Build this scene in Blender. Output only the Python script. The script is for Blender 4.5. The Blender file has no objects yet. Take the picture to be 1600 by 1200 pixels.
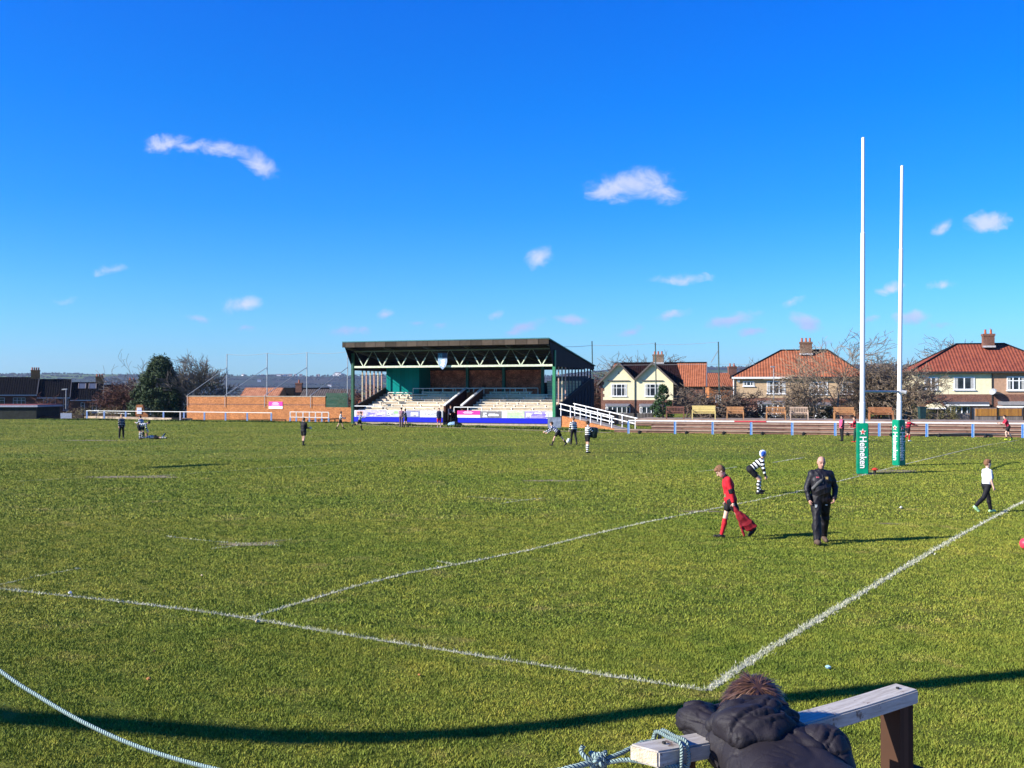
import bpy, math, random
import numpy as np
from mathutils import Vector, Matrix
R = math.radians
C = bpy.context.scene.collection
rng = np.random.default_rng(7)
random.seed(7)
FPX, HOR, CAMH = 1600.0, 612.0, 3.0
# ---------------------------------------------------------------- camera
sc = bpy.context.scene
cam = bpy.data.cameras.new('camera'); camo = bpy.data.objects.new('camera', cam); C.objects.link(camo)
cam.sensor_width = 36; cam.lens = 36.0
cam.clip_start = 0.1; cam.clip_end = 20000
camo.location = (0, 0, CAMH); camo.rotation_euler = (math.pi/2 + math.atan(12/1600), 0, 0)
sc.camera = camo
# ---------------------------------------------------------------- light
SUN_A, SUN_E = R(18), R(27.5)
sd = Vector((math.cos(SUN_A)*math.cos(SUN_E), math.sin(SUN_A)*math.cos(SUN_E), -math.sin(SUN_E)))
sun = bpy.data.lights.new('sun', 'SUN'); sun.energy = 4.9; sun.angle = R(0.5); sun.color = (1, .93, .82)
suno = bpy.data.objects.new('sun', sun); C.objects.link(suno)
suno.rotation_euler = sd.to_track_quat('-Z', 'Y').to_euler(); suno.location = (-60, -20, 60)
sc.view_settings.view_transform = 'Standard'; sc.view_settings.look = 'None'
sc.view_settings.exposure = 1.0; sc.view_settings.gamma = 1
world = bpy.data.worlds.new('World'); sc.world = world; world.use_nodes = True
NT = world.node_tree; NT.nodes.clear()

def nd(nt, t, **kw):
    n = nt.nodes.new(t)
    for k, v in kw.items():
        if k.startswith('i_'):
            n.inputs[int(k[2:]) if k[2:].isdigit() else k[2:]].default_value = v
        else: setattr(n, k, v)
    return n
def math_(nt, op, a, b=None, c=None, clamp=False):
    n = nt.nodes.new('ShaderNodeMath'); n.operation = op; n.use_clamp = clamp
    for i, x in enumerate((a, b, c)):
        if x is None: continue
        if isinstance(x, (int, float)): n.inputs[i].default_value = x
        else: nt.links.new(x, n.inputs[i])
    return n.outputs[0]
def mixc(nt, fac, a, b, blend='MIX'):
    n = nt.nodes.new('ShaderNodeMix'); n.data_type = 'RGBA'; n.blend_type = blend
    for i, x in ((0, fac), (6, a), (7, b)):
        if isinstance(x, (int, float)): n.inputs[i].default_value = x
        elif isinstance(x, tuple): n.inputs[i].default_value = x if len(x) == 4 else (*x, 1)
        else: nt.links.new(x, n.inputs[i])
    return n.outputs[2]
def ramp(nt, fac, stops, mode='LINEAR'):
    n = nt.nodes.new('ShaderNodeValToRGB'); n.color_ramp.interpolation = mode
    e = n.color_ramp.elements
    while len(e) < len(stops): e.new(0.5)
    for i, (p, c) in enumerate(stops):
        e[i].position = p; e[i].color = (*c, 1) if len(c) == 3 else c
    nt.links.new(fac, n.inputs[0]); return n.outputs[0]

sky = nd(NT, 'ShaderNodeTexSky', sky_type='NISHITA', sun_disc=False, sun_elevation=SUN_E,
         sun_rotation=math.atan2(-sd.x, -sd.y), altitude=100, air_density=1.0, dust_density=0.3, ozone_density=3.0)
skys = nd(NT, 'ShaderNodeHueSaturation'); skys.inputs['Saturation'].default_value = 1.28; skys.inputs['Value'].default_value = 1.0
NT.links.new(sky.outputs[0], skys.inputs['Color'])
zr_ = nd(NT, 'ShaderNodeTexCoord'); zs_ = nd(NT, 'ShaderNodeSeparateXYZ'); NT.links.new(zr_.outputs['Generated'], zs_.inputs[0])
gain = ramp(NT, zs_.outputs[2], [(0.0, (.20,.36,.64)), (.0275, (.205,.36,.61)), (.0946, (.145,.36,.58)), (.173, (.055,.33,.60)), (.27, (.006,.32,.66)), (.357, (.0,.31,.71)), (1.0, (.01,.22,.60))])
gcol = mixc(NT, 1.0, gain, (2.0, 2.0, 2.0), 'MULTIPLY')
skyc = mixc(NT, 1.0, skys.outputs[0], gcol, 'MULTIPLY')
# clouds of the sky: small fair-weather puffs laid out by direction
tc = nd(NT, 'ShaderNodeTexCoord')
sep = nd(NT, 'ShaderNodeSeparateXYZ'); NT.links.new(tc.outputs['Generated'], sep.inputs[0])
dy = math_(NT, 'MAXIMUM', sep.outputs[1], 0.05)
cu = math_(NT, 'DIVIDE', sep.outputs[0], dy); cv = math_(NT, 'DIVIDE', sep.outputs[2], dy)
cmb = nd(NT, 'ShaderNodeCombineXYZ'); NT.links.new(cu, cmb.inputs[0]); NT.links.new(cv, cmb.inputs[1])
CL = [(262,222,46,17,10,1.0),(300,226,40,11,0,.9),(345,230,60,17,-6,1.05),(402,256,48,24,-38,1.0),(990,287,86,34,4,1.2),(955,297,50,20,8,.8),(1035,300,44,22,-8,.7),(843,402,30,19,22,.95),
      (378,477,38,19,4,1.2),(1545,347,42,20,6,.8),(1470,355,28,13,25,.55),(1065,437,62,12,0,.6),(1145,497,58,15,12,.8),(1260,503,36,14,-15,.65),(1385,449,28,12,15,.65),
      (1425,497,34,14,0,.75),(1470,442,30,10,10,.5),(1050,490,38,9,20,.6),(985,518,30,9,15,.65),(893,497,34,10,0,.65),(815,512,44,11,22,.65),(535,519,30,9,6,.6),(567,515,16,7,6,.5),
      (602,489,20,11,30,.6),(656,505,22,7,5,.5),(775,493,16,7,10,.5),(310,498,24,8,-10,.5),(385,520,20,8,0,.45),(172,419,34,10,5,.45),(100,470,24,7,8,.35),(1240,472,22,9,20,.5),
      (1175,516,26,8,5,.6),(690,510,14,6,30,.4),(1360,500,20,8,0,.45),(1470,508,30,7,8,.4),(1290,535,20,6,12,.35)]
best = None
wn = nd(NT, 'ShaderNodeTexNoise', i_Scale=26.0, i_Detail=5.0, i_Roughness=.62)
NT.links.new(cmb.outputs[0], wn.inputs['Vector'])
wv = nd(NT, 'ShaderNodeVectorMath', operation='MULTIPLY_ADD'); NT.links.new(wn.outputs['Color'], wv.inputs[0])
wv.inputs[1].default_value = (.022, .022, 0); wv.inputs[2].default_value = (-.011, -.011, 0)
wadd = nd(NT, 'ShaderNodeVectorMath', operation='ADD'); NT.links.new(cmb.outputs[0], wadd.inputs[0]); NT.links.new(wv.outputs[0], wadd.inputs[1])
for (px, py, a, b, rot, s) in CL:
    m = nd(NT, 'ShaderNodeMapping', vector_type='TEXTURE')
    m.inputs['Location'].default_value = ((px-800)/1600, (612-py)/1600, 0)
    m.inputs['Rotation'].default_value = (0, 0, R(rot)); m.inputs['Scale'].default_value = (a/1600, b/1600, 1)
    NT.links.new(wadd.outputs[0], m.inputs[0])
    l = nd(NT, 'ShaderNodeVectorMath', operation='LENGTH'); NT.links.new(m.outputs[0], l.inputs[0])
    s *= 1.05 if s > .84 else 1.75; v = math_(NT, 'MULTIPLY_ADD', l.outputs['Value'], -s, s)
    best = v if best is None else math_(NT, 'MAXIMUM', best, v)
cn = nd(NT, 'ShaderNodeTexNoise', i_Scale=30.0, i_Detail=9.0, i_Roughness=.68, i_Distortion=.9)
mp = nd(NT, 'ShaderNodeMapping'); mp.inputs['Scale'].default_value = (1, 1.5, 1); NT.links.new(cmb.outputs[0], mp.inputs[0]); NT.links.new(mp.outputs[0], cn.inputs['Vector'])
den = math_(NT, 'MULTIPLY_ADD', math_(NT, 'SUBTRACT', cn.outputs[0], .5), 1.5, best)
gate = math_(NT, 'MULTIPLY', best, 6.0, clamp=True)
den = nd(NT, 'ShaderNodeMapRange', interpolation_type='SMOOTHSTEP', i_1=.0, i_2=1.25, i_3=0.0, i_4=.78)
NT.links.new(math_(NT, 'MULTIPLY', math_(NT, 'MULTIPLY_ADD', math_(NT, 'SUBTRACT', cn.outputs[0], .5), 2.1, best), gate), den.inputs[0])
fwd = math_(NT, 'GREATER_THAN', sep.outputs[1], 0.06)
dfac = math_(NT, 'MULTIPLY', den.outputs[0], fwd)
SKYK = 0.089
lowc = nd(NT, 'ShaderNodeMapRange', i_1=.066, i_2=.084); NT.links.new(cv, lowc.inputs[0])
ccol = mixc(NT, lowc.outputs[0], mixc(NT, cn.outputs[0], (2.5, 2.9, 4.9), (3.4, 3.7, 5.6)), mixc(NT, cn.outputs[0], (3.2, 3.6, 6.2), (5.6, 5.6, 6.8)))
col = mixc(NT, dfac, skyc, ccol)
bg = nd(NT, 'ShaderNodeBackground', i_Strength=SKYK); NT.links.new(col, bg.inputs[0])
wo = nd(NT, 'ShaderNodeOutputWorld'); NT.links.new(bg.outputs[0], wo.inputs[0])

# ---------------------------------------------------------------- helpers
def G(px, py): Y = FPX*CAMH/(py-HOR); return Vector(((px-800)/FPX*Y, Y, 0))
def XW(px, Y): return (px-800)/FPX*Y
def ZW(py, Y): return CAMH-(py-HOR)/FPX*Y
def PW(px, py, Y): return Vector((XW(px, Y), Y, ZW(py, Y)))

class MB:
    def __init__(s): s.v = []; s.f = []; s.m = []; s.cur = 0
    def poly(s, pts, faces, mi=None):
        o = len(s.v); s.v.extend([tuple(p) for p in pts])
        for f in faces: s.f.append(tuple(i+o for i in f)); s.m.append(s.cur if mi is None else mi)
        return s
    def box(s, x0, x1, y0, y1, z0, z1, M=None, mi=None):
        p = [(x, y, z) for z in (z0, z1) for (x, y) in ((x0, y0), (x1, y0), (x1, y1), (x0, y1))]
        if M is not None: p = [M @ Vector(q) for q in p]
        return s.poly(p, [(3,2,1,0),(4,5,6,7),(0,1,5,4),(1,2,6,5),(2,3,7,6),(3,0,4,7)], mi)
    def bar(s, a, b, w, h, up=(0,0,1), mi=None):
        a = Vector(a); b = Vector(b); d = (b-a); L = d.length
        if L < 1e-6: return s
        d.normalize(); u = Vector(up)
        if abs(d.dot(u)) > .98: u = Vector((0, 1, 0))
        r = d.cross(u).normalized(); u = r.cross(d).normalized()
        M = Matrix(((r.x, d.x, u.x, a.x), (r.y, d.y, u.y, a.y), (r.z, d.z, u.z, a.z), (0,0,0,1)))
        return s.box(-w/2, w/2, 0, L, -h/2, h/2, M, mi)
    def tube(s, pts, rad, n=8, cap=True, mi=None):
        pts = [Vector(p) for p in pts]
        if isinstance(rad, (int, float)): rad = [rad]*len(pts)
        o = len(s.v); prev = None
        for i, p in enumerate(pts):
            d = (pts[min(i+1, len(pts)-1)]-pts[max(i-1, 0)]).normalized()
            if prev is None:
                u = Vector((0,0,1)) if abs(d.z) < .9 else Vector((1,0,0))
            else: u = prev
            r = d.cross(u); r = r.normalized() if r.length > 1e-6 else Vector((1,0,0)); u = r.cross(d).normalized(); prev = u
            for k in range(n):
                t = 2*math.pi*k/n
                s.v.append(tuple(p+(r*math.cos(t)+u*math.sin(t))*rad[i]))
        mm = s.cur if mi is None else mi
        for i in range(len(pts)-1):
            for k in range(n):
                a = o+i*n+k; b = o+i*n+(k+1) % n
                s.f.append((a, b, b+n, a+n)); s.m.append(mm)
        if cap and n > 2:
            s.f.append(tuple(o+k for k in range(n))[::-1]); s.m.append(mm)
            e = o+(len(pts)-1)*n
            s.f.append(tuple(e+k for k in range(n))); s.m.append(mm)
        return s
    def prism(s, poly, fn, t0, t1, mi=None):
        """extrude a 2D polygon; fn(u,v,t)->3D"""
        n = len(poly)
        p = [fn(u, v, t0) for u, v in poly]+[fn(u, v, t1) for u, v in poly]
        return s.poly(p, [tuple(range(n))[::-1], tuple(range(n, 2*n))]+[(i, (i+1) % n, (i+1) % n+n, i+n) for i in range(n)], mi)
    def build(s, name, mats, parent=None, smooth=False):
        me = bpy.data.meshes.new(name); me.from_pydata(s.v, [], s.f)
        mats = mats if isinstance(mats, (list, tuple)) else [mats]
        for m in mats: me.materials.append(m)
        if len(mats) > 1: me.polygons.foreach_set('material_index', s.m)
        if smooth: me.polygons.foreach_set('use_smooth', [True]*len(me.polygons))
        me.validate(); me.update()
        fix_normals(me)
        o = bpy.data.objects.new(name, me); C.objects.link(o)
        if parent: o.parent = parent
        return o
def fix_normals(me):
    import bmesh
    bm = bmesh.new(); bm.from_mesh(me); bmesh.ops.recalc_face_normals(bm, faces=bm.faces); bm.to_mesh(me); bm.free()
def tag(o, label=None, cat=None, group=None, kind=None):
    if label: o['label'] = label
    if cat: o['category'] = cat
    if group: o['group'] = group
    if kind: o['kind'] = kind
    return o
def empty(name, loc=(0,0,0), rz=0, label=None, cat=None, group=None):
    o = bpy.data.objects.new(name, None); C.objects.link(o); o.location = loc; o.rotation_euler = (0,0,rz)
    o.empty_display_size = .2
    return tag(o, label, cat, group)
def npmesh(name, V, F, mats, parent=None, smooth=False, mi=None, attrs=None):
    """V (n,3) F (m,k)"""
    me = bpy.data.meshes.new(name); V = np.asarray(V, np.float32); F = np.asarray(F, np.int32); k = F.shape[1]
    me.vertices.add(len(V)); me.vertices.foreach_set('co', V.ravel())
    me.loops.add(F.size); me.loops.foreach_set('vertex_index', F.ravel())
    me.polygons.add(len(F)); me.polygons.foreach_set('loop_start', np.arange(0, F.size, k, dtype=np.int32))
    try: me.polygons.foreach_set('loop_total', np.full(len(F), k, np.int32))
    except Exception: pass
    for m in (mats if isinstance(mats, (list, tuple)) else [mats]): me.materials.append(m)
    if mi is not None: me.polygons.foreach_set('material_index', np.asarray(mi, np.int32))
    me.update(calc_edges=True)
    me.polygons.foreach_set('use_smooth', np.full(len(F), smooth))
    for an, av in (attrs or {}).items():
        a = me.attributes.new(an, 'FLOAT', 'POINT'); a.data.foreach_set('value', np.asarray(av, np.float32))
    o = bpy.data.objects.new(name, me); C.objects.link(o)
    if parent: o.parent = parent
    return o
def copy_tree(o, parent=None, data=None):
    c = o.copy(); C.objects.link(c)
    if parent: c.parent = parent
    for ch in list(o.children): copy_tree(ch, c)
    return c

# ---------------------------------------------------------------- materials
MATS = {}
def mat(name, col, rough=.7, var=.15, scale=6.0, bump=0.0, metal=0.0, col2=None, spec=.3, bscale=None):
    if name in MATS: return MATS[name]
    m = bpy.data.materials.new(name); m.use_nodes = True; nt = m.node_tree
    b = nt.nodes['Principled BSDF']; b.inputs['Roughness'].default_value = rough; b.inputs['Metallic'].default_value = metal
    b.inputs['Specular IOR Level'].default_value = spec
    tcn = nd(nt, 'ShaderNodeTexCoord')
    n = nd(nt, 'ShaderNodeTexNoise', i_Scale=scale, i_Detail=6.0, i_Roughness=.65); nt.links.new(tcn.outputs['Object'], n.inputs['Vector'])
    c2 = col2 if col2 else tuple(max(0, c*(1-2*var)) for c in col)
    c1 = col if col2 else tuple(min(1, c*(1+var)) for c in col)
    o = ramp(nt, n.outputs[0], [(.32, c2), (.68, c1)])
    nt.links.new(o, b.inputs['Base Color'])
    if bump:
        bn = nd(nt, 'ShaderNodeTexNoise', i_Scale=bscale or scale*3, i_Detail=5.0); nt.links.new(tcn.outputs['Object'], bn.inputs['Vector'])
        bp = nd(nt, 'ShaderNodeBump', i_Strength=bump, i_Distance=.02); nt.links.new(bn.outputs[0], bp.inputs['Height'])
        nt.links.new(bp.outputs[0], b.inputs['Normal'])
    MATS[name] = m; return m
def brickmat(name, c1, c2, mortar, w=.225, h=.075, var=.5):
    if name in MATS: return MATS[name]
    m = bpy.data.materials.new(name); m.use_nodes = True; nt = m.node_tree; b = nt.nodes['Principled BSDF']
    b.inputs['Roughness'].default_value = .9; b.inputs['Specular IOR Level'].default_value = .15
    tcn = nd(nt, 'ShaderNodeTexCoord'); sp = nd(nt, 'ShaderNodeSeparateXYZ'); nt.links.new(tcn.outputs['Object'], sp.inputs[0])
    cb = nd(nt, 'ShaderNodeCombineXYZ'); nt.links.new(math_(nt, 'ADD', sp.outputs[0], sp.outputs[1]), cb.inputs[0]); nt.links.new(sp.outputs[2], cb.inputs[1])
    br = nd(nt, 'ShaderNodeTexBrick', i_Scale=1.0); br.inputs['Color1'].default_value = (*c1, 1); br.inputs['Color2'].default_value = (*c2, 1)
    br.inputs['Mortar'].default_value = (*mortar, 1); br.inputs['Brick Width'].default_value = w; br.inputs['Row Height'].default_value = h
    br.inputs['Mortar Size'].default_value = .010; nt.links.new(cb.outputs[0], br.inputs['Vector'])
    n = nd(nt, 'ShaderNodeTexNoise', i_Scale=1.3, i_Detail=8.0, i_Roughness=.7); nt.links.new(tcn.outputs['Object'], n.inputs['Vector'])
    n2 = nd(nt, 'ShaderNodeTexNoise', i_Scale=9.0, i_Detail=2.0); nt.links.new(cb.outputs[0], n2.inputs['Vector'])
    k = ramp(nt, n.outputs[0], [(.3, (1-var*.8,)*3), (.7, (1+var*.3,)*3)])
    k2 = ramp(nt, n2.outputs[0], [(.35, (.72,)*3), (.65, (1.2,)*3)])
    o = mixc(nt, 1.0, mixc(nt, 1.0, br.outputs[0], k, 'MULTIPLY'), k2, 'MULTIPLY')
    nt.links.new(o, b.inputs['Base Color']); MATS[name] = m; return m
def tilemat(name, c1, c2, w=.3, h=.33, axis=0):
    """pantile roof: ridged columns and stepped rows, in the roof's own coordinates"""
    if name in MATS: return MATS[name]
    m = bpy.data.materials.new(name); m.use_nodes = True; nt = m.node_tree; b = nt.nodes['Principled BSDF']
    b.inputs['Roughness'].default_value = .95; b.inputs['Specular IOR Level'].default_value = .04
    tcn = nd(nt, 'ShaderNodeTexCoord'); sp = nd(nt, 'ShaderNodeSeparateXYZ'); nt.links.new(tcn.outputs['Object'], sp.inputs[0])
    ax = sp.outputs[axis]
    col = math_(nt, 'SINE', math_(nt, 'MULTIPLY', ax, 2*math.pi/w))
    row = math_(nt, 'FRACT', math_(nt, 'DIVIDE', sp.outputs[2], h*.55))
    hgt = math_(nt, 'ADD', math_(nt, 'MULTIPLY', col, .5), math_(nt, 'MULTIPLY', row, -.7))
    cb = nd(nt, 'ShaderNodeCombineXYZ'); nt.links.new(math_(nt, 'FLOOR', math_(nt, 'DIVIDE', ax, w)), cb.inputs[0]); nt.links.new(math_(nt, 'FLOOR', math_(nt, 'DIVIDE', sp.outputs[2], h*.55)), cb.inputs[1])
    wnz = nd(nt, 'ShaderNodeTexWhiteNoise'); nt.links.new(cb.outputs[0], wnz.inputs['Vector'])
    n = nd(nt, 'ShaderNodeTexNoise', i_Scale=1.2, i_Detail=6.0); nt.links.new(tcn.outputs['Object'], n.inputs['Vector'])
    f = math_(nt, 'ADD', math_(nt, 'MULTIPLY', wnz.outputs['Value'], .5), math_(nt, 'MULTIPLY', n.outputs[0], .5))
    o = ramp(nt, f, [(.2, c2), (.75, c1)])
    gap = ramp(nt, hgt, [(.0, (.76,)*3), (.35, (1.0,)*3)])
    nt.links.new(mixc(nt, 1.0, o, gap, 'MULTIPLY'), b.inputs['Base Color'])
    bp = nd(nt, 'ShaderNodeBump', i_Strength=.8, i_Distance=.05); nt.links.new(hgt, bp.inputs['Height']); nt.links.new(bp.outputs[0], b.inputs['Normal'])
    MATS[name] = m; return m
def boardmat(name, c1, c2, w=.12, axis=0, rough=.85, gap=.35):
    """vertical or horizontal boards with gaps, colour varying board by board"""
    if name in MATS: return MATS[name]
    m = bpy.data.materials.new(name); m.use_nodes = True; nt = m.node_tree; b = nt.nodes['Principled BSDF']
    b.inputs['Roughness'].default_value = rough; b.inputs['Specular IOR Level'].default_value = .06
    tcn = nd(nt, 'ShaderNodeTexCoord'); sp = nd(nt, 'ShaderNodeSeparateXYZ'); nt.links.new(tcn.outputs['Object'], sp.inputs[0])
    a = math_(nt, 'DIVIDE', sp.outputs[axis], w)
    wnz = nd(nt, 'ShaderNodeTexWhiteNoise', noise_dimensions='1D'); nt.links.new(math_(nt, 'FLOOR', a), wnz.inputs['W'])
    n = nd(nt, 'ShaderNodeTexNoise', i_Scale=4.0, i_Detail=6.0); nt.links.new(tcn.outputs['Object'], n.inputs['Vector'])
    f = math_(nt, 'ADD', math_(nt, 'MULTIPLY', wnz.outputs['Value'], .5), math_(nt, 'MULTIPLY', n.outputs[0], .5))
    o = ramp(nt, f, [(.25, c2), (.75, c1)])
    g = ramp(nt, math_(nt, 'FRACT', a), [(.0, (gap,)*3), (.12, (1,)*3)])
    nt.links.new(mixc(nt, 1.0, o, g, 'MULTIPLY'), b.inputs['Base Color']); MATS[name] = m; return m
def stripemat(name, c1, c2, period=.11, duty=.5, off=0.0):
    if name in MATS: return MATS[name]
    m = bpy.data.materials.new(name); m.use_nodes = True; nt = m.node_tree; b = nt.nodes['Principled BSDF']
    b.inputs['Roughness'].default_value = .85; b.inputs['Specular IOR Level'].default_value = .15
    a = nd(nt, 'ShaderNodeAttribute', attribute_name='st')
    f = math_(nt, 'GREATER_THAN', math_(nt, 'FRACT', math_(nt, 'ADD', math_(nt, 'DIVIDE', a.outputs['Fac'], period), off+8)), duty)
    nt.links.new(mixc(nt, f, c1, c2), b.inputs['Base Color']); MATS[name] = m; return m
WHITE = mat('white_paint', (.78,.78,.76), .5, .06)
UPVC = mat('window_frame_white', (.82,.83,.84), .4, .03)
GLASS = mat('window_glass', (.035,.045,.055), .08, .4, 1.5, spec=.6)
CREAMR = mat('cream_render', (.78,.70,.46), .9, .06, 2.0)
BEIGER = mat('beige_pebbledash', (.50,.36,.22), .95, .12, 5.0, bump=.4, bscale=60)
BRICKH = brickmat('brown_red_brick', (.24,.09,.055), (.17,.062,.042), (.24,.18,.14))
BRICKO = brickmat('orange_brick', (.50,.19,.065), (.33,.115,.042), (.36,.19,.09), var=.35)
BRICKD = brickmat('dark_red_brick', (.10,.032,.025), (.075,.027,.02), (.09,.055,.045))
TILEO = tilemat('orange_pantiles', (.48,.17,.085), (.33,.11,.055))
TILER = tilemat('red_pantiles', (.36,.105,.062), (.25,.072,.048))
TILED = tilemat('dark_brown_tiles', (.030,.014,.014), (.016,.009,.010))
SLATE = tilemat('dark_slates', (.011,.010,.012), (.005,.005,.007), .35, .3)
GREENP = mat('dark_green_paint', (.015,.085,.045), .5, .2)
TEAL = boardmat('teal_panel', (.0,.20,.185), (.0,.16,.15), .45, 0, .6, .7)
TIMBD = mat('dark_weathered_timber', (.035,.022,.016), .85, .3, 9, bump=.3)
CONC = mat('worn_concrete', (.36,.32,.27), .9, .2, 3.0, bump=.3)
BLUEP = mat('blue_post_paint', (.08,.25,.62), .5, .1)
STEEL = mat('galvanised_steel', (.36,.38,.39), .5, .12, 8, metal=.2)
CHIMP = mat('terracotta_pot', (.42,.12,.06), .8, .15)
# ================================================================ ground
def smooth(t): t = np.clip(t, 0, 1); return t*t*(3-2*t)
def pnoise(x, y, s, seed=0):
    r = np.random.default_rng(seed); o = 0
    for i in range(5):
        a = r.uniform(0, 6.28); f = s*r.uniform(.6, 1.7); o = o+np.sin((x*math.cos(a)+y*math.sin(a))*f+r.uniform(0, 6.28))
    return o/5
def terrain(x, y):
    x = np.asarray(x, float); y = np.asarray(y, float)
    d = np.sqrt(x*x+y*y); az = np.where(y > 1, x/np.maximum(y, 1), np.sign(x)*9)
    side = smooth((az+.02)/.1)                       # 0 left, 1 right
    start = 119+side*55
    h = -4.0*smooth((d-start-4)/45)
    right = smooth((az-.02)/.12)
    ds = [start+50, 420, 900, 1500, 2300, 3200, 4300, 5200]
    aL = [None, -.038, -.0245, -.0122, -.0050, .0040, .0152, .006]
    aR = [None, -.034, -.018, -.004, .0080, .0160, .0235, .010]
    vals = [-4.0*np.ones_like(d)]
    for i in range(1, 8):
        ang = aL[i]*(1-right)+aR[i]*right
        vals.append(3+ang*ds[i])
    z = h
    for i in range(7):
        t = (d-ds[i])/(ds[i+1]-ds[i])
        seg = vals[i]+(vals[i+1]-vals[i])*smooth(t)
        z = np.where(t > 0, seg, z)
    amp = np.clip((d-500)/3500, 0, 1)
    z = z+amp*5*pnoise(x, y, .006, 3)+amp*2.0*pnoise(x, y, .02, 5)
    return z
def ground_sheet():
    nr = [0]+list(np.geomspace(3, 110, 40))+list(np.linspace(112, 260, 60))+list(np.geomspace(265, 7000, 150))
    na = 361
    rr = np.array(nr); 
    # finer towards the view
    t = np.linspace(-1, 1, na); th = math.pi/2 - (np.sign(t)*np.abs(t)**2.2)*math.pi
    A, Rr = np.meshgrid(th, rr); X = Rr*np.cos(A); Y = Rr*np.sin(A); Z = terrain(X, Y)
    V = np.stack([X, Y, Z], -1).reshape(-1, 3); n = na
    i, j = np.meshgrid(np.arange(len(rr)-1), np.arange(na-1), indexing='ij'); a = (i*n+j).ravel()
    F = np.stack([a, a+1, a+n+1, a+n], 1)[:, ::-1]
    F = F[::1]
    return V, F

def grass_color(nt, pos):
    """olive turf: broad patches, mid mottling, fine dead blades"""
    def noise(s, det=3.0, rough=.6, sc=(1,1,1)):
        n = nd(nt, 'ShaderNodeTexNoise', i_Scale=s, i_Detail=det, i_Roughness=rough)
        if sc != (1,1,1):
            mpn = nd(nt, 'ShaderNodeMapping'); mpn.inputs['Scale'].default_value = sc; nt.links.new(pos, mpn.inputs[0]); nt.links.new(mpn.outputs[0], n.inputs['Vector'])
        else: nt.links.new(pos, n.inputs['Vector'])
        return n.outputs[0]
    a = ramp(nt, noise(.16, 4), [(.33, (.112,.150,.022)), (.67, (.192,.196,.034))])
    b = ramp(nt, noise(2.2, 5, .7), [(.3, (.52,.64,.58)), (.5, (1,1,1)), (.72, (1.42,1.22,1.2))])
    c = ramp(nt, noise(38, 3, .7), [(.3, (.68,.75,.68)), (.5, (1,1,1)), (.7, (1.3,1.22,1.25))])
    o = mixc(nt, 1.0, mixc(nt, 1.0, a, b, 'MULTIPLY'), c, 'MULTIPLY')
    worn = ramp(nt, noise(.55, 6, .75), [(.57, (0,0,0)), (.70, (1,1,1))])
    o = mixc(nt, math_(nt, 'MULTIPLY', worn, .55), o, (.25,.19,.085))
    return o
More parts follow.
